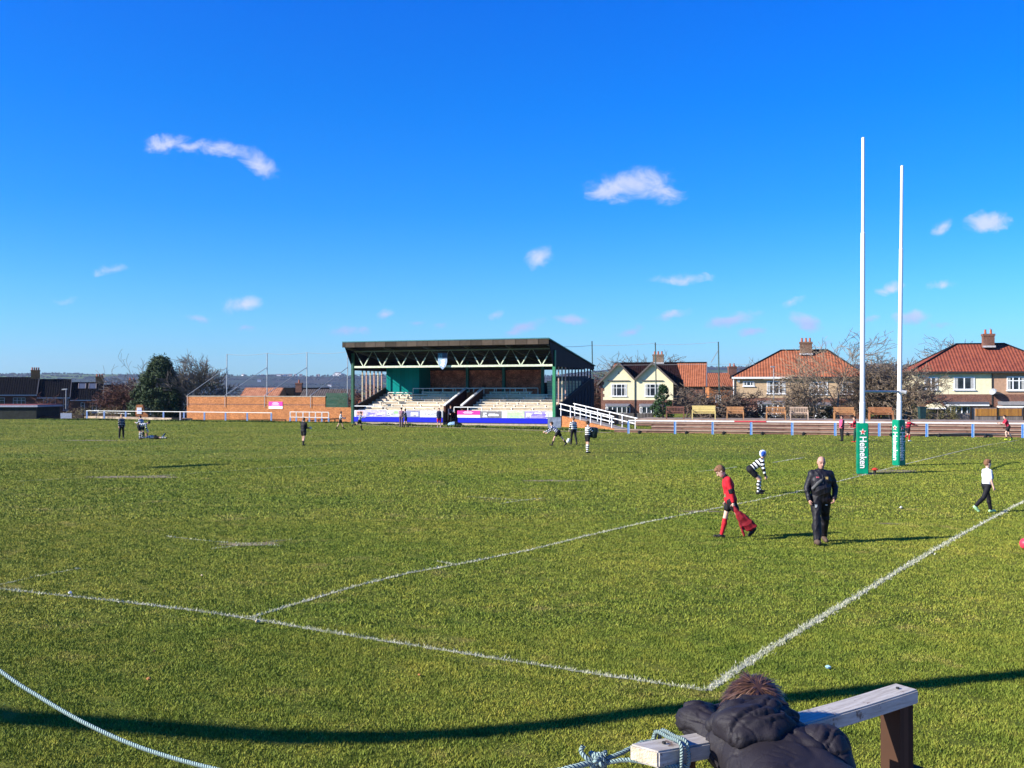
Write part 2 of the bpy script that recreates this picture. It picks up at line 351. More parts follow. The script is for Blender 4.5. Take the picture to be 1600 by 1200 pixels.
def turf_mat():
    m = bpy.data.materials.new('turf_and_country'); m.use_nodes = True; nt = m.node_tree; b = nt.nodes['Principled BSDF']
    b.inputs['Roughness'].default_value = .95; b.inputs['Specular IOR Level'].default_value = .05
    geo = nd(nt, 'ShaderNodeNewGeometry'); pos = geo.outputs['Position']
    g = grass_color(nt, pos)
    # country beyond: patchwork fields, hedges, dark woods
    sp = nd(nt, 'ShaderNodeSeparateXYZ'); nt.links.new(pos, sp.inputs[0])
    vo = nd(nt, 'ShaderNodeTexVoronoi', i_Scale=.0042); mpn = nd(nt, 'ShaderNodeMapping'); mpn.inputs['Scale'].default_value = (1, .55, 0); nt.links.new(pos, mpn.inputs[0])
    wn = nd(nt, 'ShaderNodeTexNoise', i_Scale=.004, i_Detail=3.0); nt.links.new(mpn.outputs[0], wn.inputs['Vector'])
    va = nd(nt, 'ShaderNodeVectorMath', operation='MULTIPLY_ADD'); nt.links.new(wn.outputs['Color'], va.inputs[0]); va.inputs[1].default_value = (160,160,0); nt.links.new(mpn.outputs[0], va.inputs[2])
    nt.links.new(va.outputs[0], vo.inputs['Vector'])
    sc_ = nd(nt, 'ShaderNodeSeparateColor'); nt.links.new(vo.outputs['Color'], sc_.inputs[0])
    f = ramp(nt, sc_.outputs[0], [(0,(.035,.045,.022)),(.25,(.05,.04,.028)),(.45,(.075,.115,.025)),(.6,(.05,.05,.03)),(.72,(.10,.15,.03)),(.84,(.12,.095,.06)),(.93,(.035,.04,.025))], 'CONSTANT')
    vd = nd(nt, 'ShaderNodeTexVoronoi', i_Scale=.0042, feature='DISTANCE_TO_EDGE'); nt.links.new(va.outputs[0], vd.inputs['Vector'])
    hedge = ramp(nt, vd.outputs['Distance'], [(.03,(1,1,1)),(.06,(0,0,0))])
    f = mixc(nt, hedge, f, (.025,.03,.018))
    wd = nd(nt, 'ShaderNodeTexNoise', i_Scale=.02, i_Detail=8.0, i_Roughness=.7); nt.links.new(mpn.outputs[0], wd.inputs['Vector'])
    f = mixc(nt, ramp(nt, wd.outputs[0], [(.5,(0,0,0)),(.58,(1,1,1))]), f, (.04,.036,.026))
    ln = nd(nt, 'ShaderNodeVectorMath', operation='LENGTH'); nt.links.new(pos, ln.inputs[0])
    far = nd(nt, 'ShaderNodeMapRange', i_1=170.0, i_2=330.0); nt.links.new(ln.outputs['Value'], far.inputs[0])
    nt.links.new(mixc(nt, far.outputs[0], g, f), b.inputs['Base Color'])
    n = nd(nt, 'ShaderNodeTexNoise', i_Scale=22.0, i_Detail=5.0, i_Roughness=.75); nt.links.new(pos, n.inputs['Vector'])
    n2 = nd(nt, 'ShaderNodeTexNoise', i_Scale=3.2, i_Detail=4.0); nt.links.new(pos, n2.inputs['Vector'])
    nfar = math_(nt, 'SUBTRACT', 1.0, far.outputs[0])
    hh = math_(nt, 'MULTIPLY', math_(nt, 'ADD', math_(nt, 'MULTIPLY', n.outputs[0], .9), math_(nt, 'MULTIPLY', n2.outputs[0], 1.2)), nfar)
    bp = nd(nt, 'ShaderNodeBump', i_Strength=.9, i_Distance=.09); nt.links.new(hh, bp.inputs['Height']); nt.links.new(bp.outputs[0], b.inputs['Normal'])
    return m
V, F = ground_sheet()
go = npmesh('ground', V, F, turf_mat(), smooth=True); tag(go, kind='structure')

# painted lines: pixel polylines turned to ground paths
LINES = {
 'touchline': ([(-260,893),(0,920),(190,940),(300,953),(390,966),(560,995),(710,1018),(900,1048),(1105,1078)], .09, .66),
 'try_line': ([(390,966),(460,944),(560,915),(640,895),(710,883),(830,859),(935,833),(1010,816),(1080,802),(1170,784),(1240,770),(1347,743),(1404,728),(1450,717),(1500,705),(1545,695),(1592,688)], .085, .66),
 'dead_ball_line': ([(1105,1078),(1160,1040),(1250,984),(1330,936),(1420,882),(1500,836),(1590,788),(1720,725),(1900,683)], .11, 1.0),
 'worn_dash_line': ([(262,838),(330,846),(400,851),(440,853)], .05, .4), 'worn_dash_line2': ([(330,858),(400,849),(455,843)], .05, .3),
 'worn_dash_line3': ([(730,776),(790,780),(825,782)], .08, .5), 'worn_dash_line4': ([(782,787),(815,782),(852,778)], .08, .4),
 'worn_dash_line5': ([(1092,737),(1130,733),(1150,730)], .09, .7), 'worn_dash_line6': ([(1208,723),(1232,719),(1257,715)], .09, .7),
 'worn_dash_line7': ([(683,877),(700,880),(712,884)], .08, .6), 'worn_dash_line8': ([(-20,918),(60,900),(125,888)], .06, .2),
 'worn_dash_line9': ([(30,752),(110,748),(215,745),(330,738),(600,719)], .08, .22), 'worn_dash_line10': ([(940,689),(980,687),(1010,686)], .09, .5)}
def line_dist(x, y):
    """distance to nearest painted line and its half width/strength"""
    best = np.full(x.shape, 9.0); bw = np.zeros(x.shape); bs = np.zeros(x.shape)
    for k, (pts, w, s) in LINES.items():
        P = [G(*p) for p in pts]
        for a, b in zip(P[:-1], P[1:]):
            dx, dy = b.x-a.x, b.y-a.y; L2 = dx*dx+dy*dy
            t = np.clip(((x-a.x)*dx+(y-a.y)*dy)/L2, 0, 1)
            d = np.hypot(x-a.x-t*dx, y-a.y-t*dy)-w/2
            c = d < best; best = np.where(c, d, best); bs = np.where(c, s, bs)
    return best, bs
def paint_mat(near_white):
    m = bpy.data.materials.new('lime_painted_grass'); m.use_nodes = True; nt = m.node_tree; b = nt.nodes['Principled BSDF']
    b.inputs['Roughness'].default_value = .9; b.inputs['Specular IOR Level'].default_value = .1
    geo = nd(nt, 'ShaderNodeNewGeometry'); n = nd(nt, 'ShaderNodeTexNoise', i_Scale=30.0, i_Detail=4.0, i_Roughness=.7); nt.links.new(geo.outputs['Position'], n.inputs['Vector'])
    n2 = nd(nt, 'ShaderNodeTexNoise', i_Scale=1.6, i_Detail=4.0); nt.links.new(geo.outputs['Position'], n2.inputs['Vector'])
    f = math_(nt, 'ADD', n.outputs[0], math_(nt, 'MULTIPLY', n2.outputs[0], .6))
    a = ramp(nt, f, [(.66, (.19,.20,.08)), (.88, near_white)])
    nt.links.new(a, b.inputs['Base Color']); return m
PAINT = paint_mat((.44,.44,.34)); PAINTD = paint_mat((.30,.31,.18))
for k, (pts, w, s) in LINES.items():
    P = [G(*p) for p in pts]; Q = []
    for a, b in zip(P[:-1], P[1:]):
        n = max(2, int((b-a).length/.07))
        for i in range(n): Q.append(a.lerp(b, i/n))
    Q.append(P[-1]); V = []
    for i, q in enumerate(Q):
        d = (Q[min(i+1, len(Q)-1)]-Q[max(i-1, 0)]).normalized(); nrm = Vector((-d.y, d.x, 0))
        far = q.y > 30
        j0, j1 = (random.uniform(-.022, .022), random.uniform(-.022, .022))
        e = (.72 if q.y < 40 else 1.0)*(1+.25*math.sin(i*.13)*math.sin(i*.031))
        V.append(tuple(q+nrm*(w/2*e+j0)+Vector((0,0,.006 if not far else .012)))); V.append(tuple(q-nrm*(w/2*e+j1)+Vector((0,0,.006 if not far else .012))))
    F = [(2*i, 2*i+1, 2*i+3, 2*i+2) for i in range(len(Q)-1)]
    nm = ''.join(c for c in k if not c.isdigit())
    o = npmesh(nm, V, F, PAINT if s > .6 else PAINTD); tag(o, kind='structure')

# turf blades, one sheet of uncountable grass; painted blades where the lime fell
def blade_mat(painted=False):
    m = bpy.data.materials.new('painted_blades' if painted else 'grass_blades'); m.use_nodes = True; nt = m.node_tree; b = nt.nodes['Principled BSDF']
    b.inputs['Roughness'].default_value = .7; b.inputs['Specular IOR Level'].default_value = .15
    geo = nd(nt, 'ShaderNodeNewGeometry')
    at = nd(nt, 'ShaderNodeAttribute', attribute_name='rv')
    if painted: o = ramp(nt, at.outputs['Fac'], [(.0,(.26,.30,.12)),(.4,(.40,.41,.28)),(1,(.60,.59,.48))])
    else:
        g = grass_color(nt, geo.outputs['Position'])
        k = ramp(nt, at.outputs['Fac'], [(0,(.95,1.1,.8)),(.55,(1.3,1.35,1.1)),(.88,(1.5,1.45,1.3)),(.97,(1.75,1.6,1.7))])
        o = mixc(nt, 1.0, g, k, 'MULTIPLY')
    nt.links.new(o, b.inputs['Base Color']); return m
def blades(name, N, y0, y1, wd, ht, material, painted, linef=None):
    y = np.sqrt(rng.uniform(y0*y0, y1*y1, N)); x = rng.uniform(-.64, .72, N)*y + rng.uniform(-1.2, 1.2, N)
    ld, ls = line_dist(x, y)
    jit = rng.normal(0, .018, N)
    onl = (ld+jit < 0) & (rng.random(N) < ls*1.1)
    keep = onl if painted else ~onl
    for (px_, py_, r1_, r2_) in ((1390, 736, 1.5, .9), (1350, 741.5, .8, .35), (1100, 799, .8, .22), (385, 850, .9, .3), (205, 745, 2.4, .8), (860, 751, 1.6, .5)):
        c_ = G(px_, py_); keep &= ~((((x-c_.x)/r1_)**2+((y-c_.y)/r2_)**2 < .8) & (rng.random(N) < .55))
    keep &= ~((y < 4.3) & (np.abs(x) < 4))
    return x[keep], y[keep]
def emit(name, xs, ys, wd, ht, material):
    n = len(xs); a = rng.uniform(0, 6.283, n); w = wd*rng.uniform(.6, 1.4, n); h = ht*rng.uniform(.4, 1.3, n)
    la = rng.uniform(0, 6.283, n); ll = h*rng.uniform(.1, 1.1, n)
    V = np.zeros((n, 3, 3)); V[:, 0, 0] = xs-np.cos(a)*w/2; V[:, 0, 1] = ys-np.sin(a)*w/2; V[:, 1, 0] = xs+np.cos(a)*w/2; V[:, 1, 1] = ys+np.sin(a)*w/2
    V[:, 2, 0] = xs+np.cos(la)*ll; V[:, 2, 1] = ys+np.sin(la)*ll; V[:, 2, 2] = h
    rv = np.repeat(rng.random(n), 3)
    o = npmesh(name, V.reshape(-1, 3), np.arange(3*n).reshape(-1, 3), material, attrs={'rv': rv}); return o
BM, BMP = blade_mat(), blade_mat(True)
gx, gy, gw, gh = [], [], [], []
for (N, y0, y1, w, h) in ((540000, 4, 13, .0095, .025), (420000, 13, 24, .015, .028), (320000, 24, 45, .03, .034), (200000, 45, 112, .05, .04)):
    x, y = blades('g', N, y0, y1, w, h, BM, False)
    # tufts: thin the blades in some patches
    pn = pnoise(x, y, 9.0, 11)+.6*pnoise(x, y, 23.0, 12); kp = pn > rng.uniform(-1.1, -.25, len(x)); x, y, pn = x[kp], y[kp], pn[kp]
    hh = h*(1+.45*pn)
    gx.append(x); gy.append(y); gw.append(np.full(len(x), w)); gh.append(hh)
o = emit('grass', np.concatenate(gx), np.concatenate(gy), np.concatenate(gw), np.concatenate(gh), BM); tag(o, kind='stuff', cat='grass', label='short olive green winter turf of the rugby pitch')
gx, gy, gw, gh = [], [], [], []
for k, (pts, wl, s) in LINES.items():
    P = [G(*p) for p in pts]
    for a, b in zip(P[:-1], P[1:]):
        L = (b-a).length; ym = (a.y+b.y)/2
        if ym > 46 or ym < 4: continue
        den = 4200 if ym < 14 else (2300 if ym < 24 else 900)
        n = int(L*(wl+.05)*den*s*.62); t = rng.random(n); off = rng.normal(0, (wl/2)*.62, n)
        nx, ny = -(b.y-a.y)/L, (b.x-a.x)/L
        gx.append(a.x+(b.x-a.x)*t+nx*off); gy.append(a.y+(b.y-a.y)*t+ny*off); gw.append(np.full(n, .011 if ym < 14 else .02)); gh.append(np.full(n, .034))
o = emit('painted_grass', np.concatenate(gx), np.concatenate(gy), np.concatenate(gw), np.concatenate(gh), BMP); tag(o, kind='stuff', cat='painted grass', label='lime whitened grass blades along the pitch lines')
# trodden earth showing through the turf
EARTH = mat('trodden_earth', (.24,.19,.11), .95, .3, 3)
for k, (px, py, rx, ry) in enumerate([(1390, 736, 1.5, .9), (1350, 741.5, .8, .35), (1100, 799, .8, .22), (385, 850, .9, .3), (205, 745, 2.4, .8), (860, 751, 1.6, .5), (1395, 818, .5, .2), (150, 688, 3.2, .8)]):
    c = G(px, py); n = 26; rr_ = rng.uniform(.35, 1.0, n); V = [(c.x+math.cos(6.283*i/n)*rx*rr_[i], c.y+math.sin(6.283*i/n)*ry*rr_[i], .0035) for i in range(n)]+[(c.x, c.y, .0035)]
    b = MB(); b.poly(V, [(i, (i+1) % n, n) for i in range(n)]); tag(b.build('bare_earth', EARTH), kind='structure')

# ================================================================ grandstand
SL = Vector((-14.9, 96, 0)); SW = 19.85; SD = 12.5
sang = math.atan2(-.3526, .9355)
st = empty('grandstand', SL, sang, 'green steel grandstand with cream bench rows, dark roof and white zigzag truss', 'grandstand')
SINV = Matrix.Rotation(-sang, 4, 'Z') @ Matrix.Translation(-SL)
def roofz(w): return 7.5-.1414*(w+1.5)
CREAMT = mat('cream_bench_timber', (.86,.74,.54), .8, .12, 3, bump=.2, col2=(.62,.50,.34))
CREAMW = mat('whitened_bench_edge', (.82,.78,.66), .7, .06)
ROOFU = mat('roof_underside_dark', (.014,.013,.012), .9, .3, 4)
FASC = boardmat('weathered_fascia_board', (.105,.082,.062), (.05,.04,.03), 1.05, 0, .9, .4)
CLAD = boardmat('dark_side_cladding', (.009,.009,.014), (.006,.006,.009), .55, 1, .6, .5)
BRICKS = brickmat('stand_back_brick', (.72,.17,.09), (.46,.11,.06), (.55,.26,.16), var=.9)
GREENB = mat('bright_green_column_paint', (.03,.22,.10), .5, .15)
ROOFT = mat('corrugated_roof_top', (.10,.11,.11), .8, .2)
# roof
b = MB(); pr = lambda u, w, dz: (u, w, roofz(w)+dz)
b.poly([pr(-.2,-1.5,0), pr(SW+.0,-1.5,0), pr(SW+.0,SD,0), pr(-.2,SD,0), pr(-.2,-1.5,-.10), pr(SW,-1.5,-.10), pr(SW,SD,-.10), pr(-.2,SD,-.10)],
       [(0,1,2,3),(7,6,5,4),(0,4,5,1),(1,5,6,2),(2,6,7,3),(3,7,4,0)])
roof = b.build('roof', [ROOFU], st)
b = MB(); b.box(-.25, SW+.02, -1.58, -1.505, roofz(-1.5)-.42, roofz(-1.5)+.06); b.build('fascia', FASC, roof)
b = MB(); b.bar(pr(SW+.06,-1.6,.03), pr(SW+.06,SD+.1,.03), .10, .09); b.bar(pr(-.25,-1.62,.085), pr(SW+.06,-1.62,.085), .06, .05); b.build('roof_edge_trim', mat('roof_trim_green', (.03,.16,.12), .5), roof)
b = MB()
for i in range(9): w = -.9+i*1.6; b.bar(pr(-.15, w, -.2), pr(SW-.05, w, -.2), .09, .16)
b.build('purlin', mat('purlin_steel', (.03,.033,.03), .8), roof)
# rafters slope braces
b = MB()
for i in range(6): u = i*SW/5; u = min(max(u,.12), SW-.12); b.bar((u, -1.4, roofz(-1.4)-.42), (u, SD, roofz(SD)-.36), .12, .20)
b.build('rafter', mat('rafter_dark', (.05,.06,.055), .8), roof)
# end cladding (gable triangles)
for side, uu in (('r', SW), ('l', -.14)):
    b = MB(); zb = 5.2 if side == 'r' else 5.0
    pl = [(-1.42, roofz(-1.42)-.11), (SD-.05, roofz(SD)-.11), (SD-.05, zb), (.25, zb), (.1, zb-.15), (-.3, zb+.1)] if side == 'r' else [(-1.42, roofz(-1.42)-.11), (SD-.05, roofz(SD)-.11), (SD-.05, zb), (.3, zb)]
    b.prism(pl, lambda p, q, t: (t, p, q), uu-.06, uu+.02); b.build('end_cladding', CLAD, st)
# front posts + truss
for u in (0.0, SW):
    b = MB(); b.box(u-.13, u+.13, -.13, .13, .0, 6.6) if u else b.box(u-.14, u+.10, -.13, .13, 0, 6.6)
    b.build('column', GREENB if u else GREENP, st)
tz0, tz1 = 5.3, 6.75
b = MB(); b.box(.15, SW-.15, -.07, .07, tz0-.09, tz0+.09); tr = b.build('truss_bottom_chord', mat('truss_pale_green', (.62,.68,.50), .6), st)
b = MB(); b.box(.15, SW-.15, -.05, .05, tz1-.05, tz1+.05)
n = 10; s = (SW-.3)/n
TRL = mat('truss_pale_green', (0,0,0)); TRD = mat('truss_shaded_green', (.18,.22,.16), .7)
b.build('truss_top_chord', TRD, st)
for i in range(n):
    u0 = .15+i*s; um = u0+s/2; u1 = u0+s
    b = MB()
    for (ua, ub) in ((u0+.12, um), (u1-.12, um)):
        a = Vector((ua, 0, tz1-.05)); c = Vector((ub+(-.06 if ua < ub else .06), 0, tz0+.09)); m = a.lerp(c, .45)
        b.bar(a, m, .05, .05, mi=1); b.bar(m, c, .085, .085, mi=0)
    b.build('truss_web', [TRL, TRD], st)
# back brick wall with columns
b = MB(); b.box(3.9, 15.8, 8.7, 8.95, 0, 5.1); b.build('back_wall', BRICKS, st)
b = MB(); b.box(3.9, SW, 8.6, 8.98, 5.103, 6.0); b.build('wall_header', mat('dark_header_board', (.03,.027,.022), .9), st)
for u in (8.05, 11.9, 15.9):
    b = MB(); b.box(u-.13, u+.13, 8.3, 8.56, 2.6, 6.0); b.build('column', mat('inner_column_green', (.02,.13,.10), .5), st)
b = MB(); b.box(0, SW, SD-.25, SD, 0, 3.9); b.build('rear_wall', BRICKD, st)
# teal room
b = MB(); b.box(.25, 3.85, 6.2, 11.8, 2.4, 5.6); b.build('teal_room', TEAL, st)
# cream timber box at the right rear
b = MB()
for i in range(5): b.box(16.2, SW-.25, 9.0-.05*i, 9.08-.05*i, 2.75+.26*i, 2.75+.26*i+.24)
b.box(16.1, SW-.2, 8.4, 9.2, 2.45, 2.55); b.build('cream_timber_box', CREAMT, st)
b = MB(); b.box(16.0, SW-.2, 10.8, 11.0, 3.9, 4.5); b.build('grey_awning', mat('grey_violet_sheet', (.14,.13,.18), .7), st)
# raked floor
nrow = 8; z0, w0, dz, dw = 1.12, .35, .235, .78
VX0, VX1, VD = 9.35, 11.05, 5.0   # stair well
def rows(u0, u1, i0=0):
    b = MB()
    for i in range(i0, nrow): b.box(u0, u1, w0+i*dw, w0+(i+1)*dw if i < nrow-1 else 8.65, .0, z0+i*dz)
    return b
RK = mat('sandy_step_concrete', (.62,.52,.40), .9, .15, 3, bump=.2)
rows(.05, VX0).build('raked_steps', RK, st); rows(VX1, SW-.1).build('raked_steps', RK, st)
b = MB()
for i in range(7, nrow): b.box(VX0+.003, VX1-.003, VD+.3, 8.65, .0, z0+i*dz)
b.build('landing', CONC, st)
for i in range(nrow):
    for (u0, u1) in ((.25+i*.33 if i < 8 else .2, VX0-.2), (VX1+.25, SW-.35)):
        if i == 7: u0, u1 = (4.2 if u0 < 5 else VX1+.3), (VX0-.2 if u0 < 5 else SW-4.2)
        b = MB(); zz = z0+i*dz+.24; w = w0+i*dw+.22
        L = u1-u0; k = int(L/1.05)
        cursor = u0
        while cursor < u1-.2:
            e = min(u1, cursor+random.choice((.98, 2.0, 2.0)))
            if random.random() > .05: b.box(cursor, e-.02, w, w+.30, zz-.05+random.uniform(-.008,.008), zz, mi=1)
            b.box(cursor+.02, cursor+.09, w+.02, w+.28, z0+i*dz, zz-.05, mi=1)
            if random.random() > .10: b.box(cursor+.10, e-.10, w+.1, w+.13, z0+i*dz+.05, zz-.055, mi=0)
            cursor = e
        b.build('bench_row', [CREAMT, CREAMW], st)
# timber risers in front of each bench step (cream boards)
for i in range(1, nrow):
    for (u0, u1) in ((.3+i*.33, VX0-.1), (VX1+.1, SW-.2)):
        b = MB(); b.box(u0, u1, w0+i*dw-.03, w0+i*dw-.003, z0+(i-1)*dz+.02, z0+i*dz-.01); b.build('riser_board', CREAMT, st)
# stair well walls with white coping
for u in (VX0, VX1):
    b = MB(); b.prism([(0.1, .2), (0.1, 1.7), (VD, 1.95+1.35), (VD, .2)], lambda p, q, t: (t, p, q), u-.09, u+.09); pw = b.build('stair_parapet', BRICKD, st)
    b = MB(); b.bar((u, 0.05, 1.76), (u, VD+.05, 1.95+1.41), .24, .10); b.build('coping', WHITE, pw)
b = MB(); b.box(VX0+.09, VX1-.09, VD, VD+.2, .1, 2.95); b.build('stair_end_wall', BRICKO, st)
b = MB()
for i in range(6): b.box(VX0+.093, VX1-.093, .9+i*.65, VD, i*.3, (i+1)*.3)
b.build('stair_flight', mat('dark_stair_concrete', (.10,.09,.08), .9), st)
# left sloping parapet and mullions on both open ends
for u, sgn, mt in ((.06, 1, TIMBD), (SW+.0, -1, mat('dark_end_wall', (.014,.012,.013), .9))):
    b = MB(); b.prism([(.2, 0), (.2, 1.55), (6.3 if sgn > 0 else SD-1.4, 3.3 if sgn > 0 else 4.25), (SD-.3, 3.3 if sgn > 0 else 4.25), (SD-.3, 0)], lambda p, q, t: (t, p, q), u-.07, u+.07)
    ew = b.build('end_wall', mt, st)
    b = MB(); b.bar((u, .15, 1.60), (u, 6.3 if sgn > 0 else SD-1.4, 3.36 if sgn > 0 else 4.31), .20, .09); b.build('coping', mat('dark_coping', (.03,.03,.03), .8), ew)
    k = 7 if sgn > 0 else 11
    for i in range(k):
        w = (.9+i*.78) if sgn > 0 else (1.2+i*1.0)
        if i in (0,) and sgn > 0: continue
        b = MB(); zt = 5.2 if sgn < 0 else 5.0
        zb = 1.6+(w-.2)*((3.3-1.6)/6.1 if sgn > 0 else .236)
        b.box(u-.05, u+.05, w-.05, w+.05, zb, zt)
        if sgn < 0 and i > 3: b.box(u-.02+.10, u+.04+.10, w-.05, w+.05, .9, zb-.4)
        b.build('mullion', [mat('pink_primer_mullion', (.48,.30,.24), .8), mat('pale_timber_mullion', (.50,.42,.30), .8)][i % 2] if (sgn > 0 or i < 3) else mat('grey_mullion', (.06,.06,.075), .8), st)
    if sgn > 0: b = MB(); b.bar((u-.01, .3, 2.6+.4), (u-.01, 6.2, 3.0+.4), .03, .04); b.bar((u-.01, .3, 4.6), (u-.01, 6.2, 4.6), .03, .03); b.build('glazing_bar', STEEL, st)
# upper walkway rails
def railing(parent, name, u0, u1, w, zb, h, nseg, mt, mid=False):
    b = MB(); b.box(u0, u1, w-.035, w+.035, zb+h-.07, zb+h)
    for i in range(nseg+1): u = u0+(u1-u0)*i/nseg; b.box(u-.03, u+.03, w-.03, w+.03, zb, zb+h-.07)
    if mid: b.box(u0, u1, w-.03, w+.03, zb+h*.45, zb+h*.45+.06)
    return b.build(name, mt, parent)
WSH = mat('white_rail_paint', (.66,.66,.62), .6, .1)
railing(st, 'walkway_rail', 4.3, 15.7, 7.6, z0+7*dz, .62, 8, WSH)
railing(st, 'walkway_rail', 3.2, 15.0, 6.2, z0+6*dz+.3, .52, 11, WSH)
railing(st, 'aisle_rail', .9, 3.5, 5.35, z0+6*dz, .42, 3, WSH)
railing(st, 'front_rail', VX1-.7, VX1+2.0, -.02, 1.2, .45, 2, WHITE)
b = MB(); b.box(.1, 3.0, -.05, .03, 1.63, 1.70); b.build('front_rail', WHITE, st)
# front wall: concrete plinth, blue strip
BLU = mat('ultramarine_board', (.0,.006,.50), .5, .10, 8)
for (u0, u1) in ((-.05, VX0-.1), (VX1-.3, SW+.02)):
    b = MB(); b.box(u0, u1, -.02, .18, 0, 1.24); wl = b.build('front_wall', mat('pinkish_plinth_render', (.46,.36,.27), .95, .15, 3, bump=.4), st)
    b = MB(); b.box(u0, u1-(.6 if u1 > 15 else 0), -.10, -.023, .22, .655); b.build('blue_board', BLU, wl)
    b = MB(); b.box(u0, u1, -.06, -.023, .66, 1.27); b.build('banner_backing', WHITE, wl)
# banners along the wall
def banner(name, label, u0, u1, base, z_0=.68, z_1=1.25, cells=(), text=None, tcol=None):
    e = MB(); e.box(u0, u1, -.085, -.065, z_0, z_1)
    for (a, b_, c, d, mi) in cells: e.box(u0+a, u0+b_, -.091, -.0865, z_0+c, z_0+d, mi=mi)
    mats = [base, WHITE, mat('banner_blue_grey', (.22,.25,.50), .6), mat('banner_dark_grey', (.16,.16,.18), .6), mat('banner_green', (.35,.62,.25), .6), mat('banner_orange', (.8,.40,.30), .6), mat('banner_violet', (.22,.16,.60), .6)]
    o = e.build(name, mats); o.matrix_world = Matrix.Translation(SL) @ Matrix.Rotation(sang, 4, 'Z')
    return tag(o, label, 'banner', 'sponsor banners along the grandstand front')
random.seed(11)
def speck(L, H, cols, n):
    out = []
    for i in range(n):
        a = random.uniform(.05, L-.4); c = random.uniform(.04, H-.2)
        out.append((a, a+random.uniform(.1, .5), c, c+random.uniform(.05, .16), random.choice(cols)))
    return out
banner('sponsor_banner', 'mauve banner with a pink round emblem at the left end of the grandstand wall', .35, 3.5, mat('banner_mauve', (.52,.46,.66), .6), cells=[(.1,.75,.1,.5,5),(.2,.6,.2,.4,1)]+speck(3.1,.55,[1,2,6],14))
banner('sponsor_banner', 'grey and white banner with a yellow green corner, second from the left on the stand', 3.55, 5.1, mat('banner_pale_grey', (.55,.55,.60), .6), cells=[(.2,.75,.25,.5,1),(.8,1.2,.3,.52,4)]+speck(1.5,.55,[1,3],6))
banner('sponsor_banner', 'slate blue banner with white lettering left of the white one', 5.15, 6.95, mat('banner_slate', (.25,.26,.42), .6), cells=[(.9,1.65,.08,.42,1)]+speck(1.8,.55,[1,6],5))
lyc = banner('sponsor_banner', 'white banner with grey lettering beside the stair opening', 7.0, 9.2, WHITE)
banner('sponsor_banner', 'magenta and white banner at the stair opening of the grandstand', VX1-.35, VX1+1.85, WHITE, cells=[(0,2.2,.24,.60,1)])
# its magenta field
e = MB(); e.box(VX1-.35, VX1+1.85, -.098, -.093, .93, 1.3)
MAG = mat('magenta_print', (.78,.03,.30), .6, .05)
o = e.build('printed_panel', MAG, bpy.data.objects['sponsor_banner.004'])
e = MB()
for a, b_, z in ((.7,1.4,1.20),(.55,1.55,1.12),(.65,1.45,1.05)): e.box(VX1-.35+a, VX1-.35+b_, -.104, -.099, z, z+.035)
e.build('print_lines', WHITE, bpy.data.objects['sponsor_banner.004'])
banner('sponsor_banner', 'charcoal banner with white script right of the magenta one', VX1+1.9, VX1+3.9, mat('banner_charcoal', (.20,.19,.20), .6), cells=[(.25,.6,.1,.45,1),(.75,1.75,.16,.3,1),(.8,1.6,.33,.38,1)]+speck(1.9,.5,[3,1],5))
banner('sponsor_banner', 'pale yellow and green banner with thin lines', VX1+3.95, VX1+6.05, mat('banner_lime', (.55,.75,.42), .6), cells=[(0,.5,.0,.57,1),(.6,1.9,.38,.41,4),(.6,1.8,.26,.29,4),(.6,1.9,.14,.17,2)])
banner('sponsor_banner', 'violet banner with white shapes near the right column', VX1+6.1, SW-.75, mat('banner_lilac', (.36,.30,.70), .6), cells=[(.15,.55,.08,.45,1),(.9,1.6,.38,.48,1),(1.9,2.2,.1,.5,1)]+speck(2.2,.5,[1,6],6))

FONT = None
def textmesh(name, txt, size, mt, parent, M, ext=.002, bold=0.0):
    cu_ = bpy.data.curves.new('t', 'FONT'); cu_.body = txt; cu_.size = size; cu_.align_x = 'CENTER'; cu_.align_y = 'CENTER'; cu_.extrude = ext; cu_.offset = bold
    ob = bpy.data.objects.new('t', cu_); C.objects.link(ob); bpy.context.view_layer.update()
    me = bpy.data.meshes.new_from_object(ob.evaluated_get(bpy.context.evaluated_depsgraph_get()))
    bpy.data.objects.remove(ob); me.materials.clear(); me.materials.append(mt)
    me.transform(M); o = bpy.data.objects.new(name, me); C.objects.link(o)
    if parent: o.parent = parent
    return o
RX = Matrix.Rotation(math.pi/2, 4, 'X')
textmesh('lettering', 'Lycetts', .46, mat('grey_lettering', (.25,.25,.27), .6), lyc, Matrix.Translation((8.15, -.09, .97)) @ RX)

# shield crest hung on the truss
sh = empty('shield_crest', SINV.inverted() @ Vector((9.35, -.32, 5.0)), sang, 'shield shaped club crest with a white rearing beast hanging from the truss', 'crest')
sh.scale = (.86, .9, .9)
def shield(w, h, z=0): return [(-w/2, h), (w/2, h), (w/2, h*.45), (w*.36, h*.2), (0, 0), (-w*.36, h*.2), (-w/2, h*.45)]
b = MB(); b.prism(shield(1.05, 1.65), lambda p, q, t: (p, t, q), -.03, .03); b.build('shield_board', mat('crest_light_blue', (.30,.42,.62), .6), sh)
b = MB(); b.box(-.525, .0, -.045, -.031, 1.1, 1.65); b.box(.0, .525, -.045, -.031, 1.1, 1.65, mi=1); b.build('crest_top_panel', [mat('crest_teal', (.06,.17,.25), .6), mat('crest_navy', (.03,.06,.12), .6)], sh)
b = MB(); beast = [(-.05,.15),(.02,.3),(-.12,.42),(-.3,.35),(-.22,.5),(-.1,.62),(-.05,.8),(-.25,.85),(-.12,.95),(.05,1.0),(.28,1.05),(.2,.9),(.36,.85),(.22,.72),(.28,.5),(.18,.42),(.2,.2),(.1,.3)]
b.prism(beast, lambda p, q, t: (p, t, q), -.05, -.0315); b.build('white_beast', WHITE, sh)
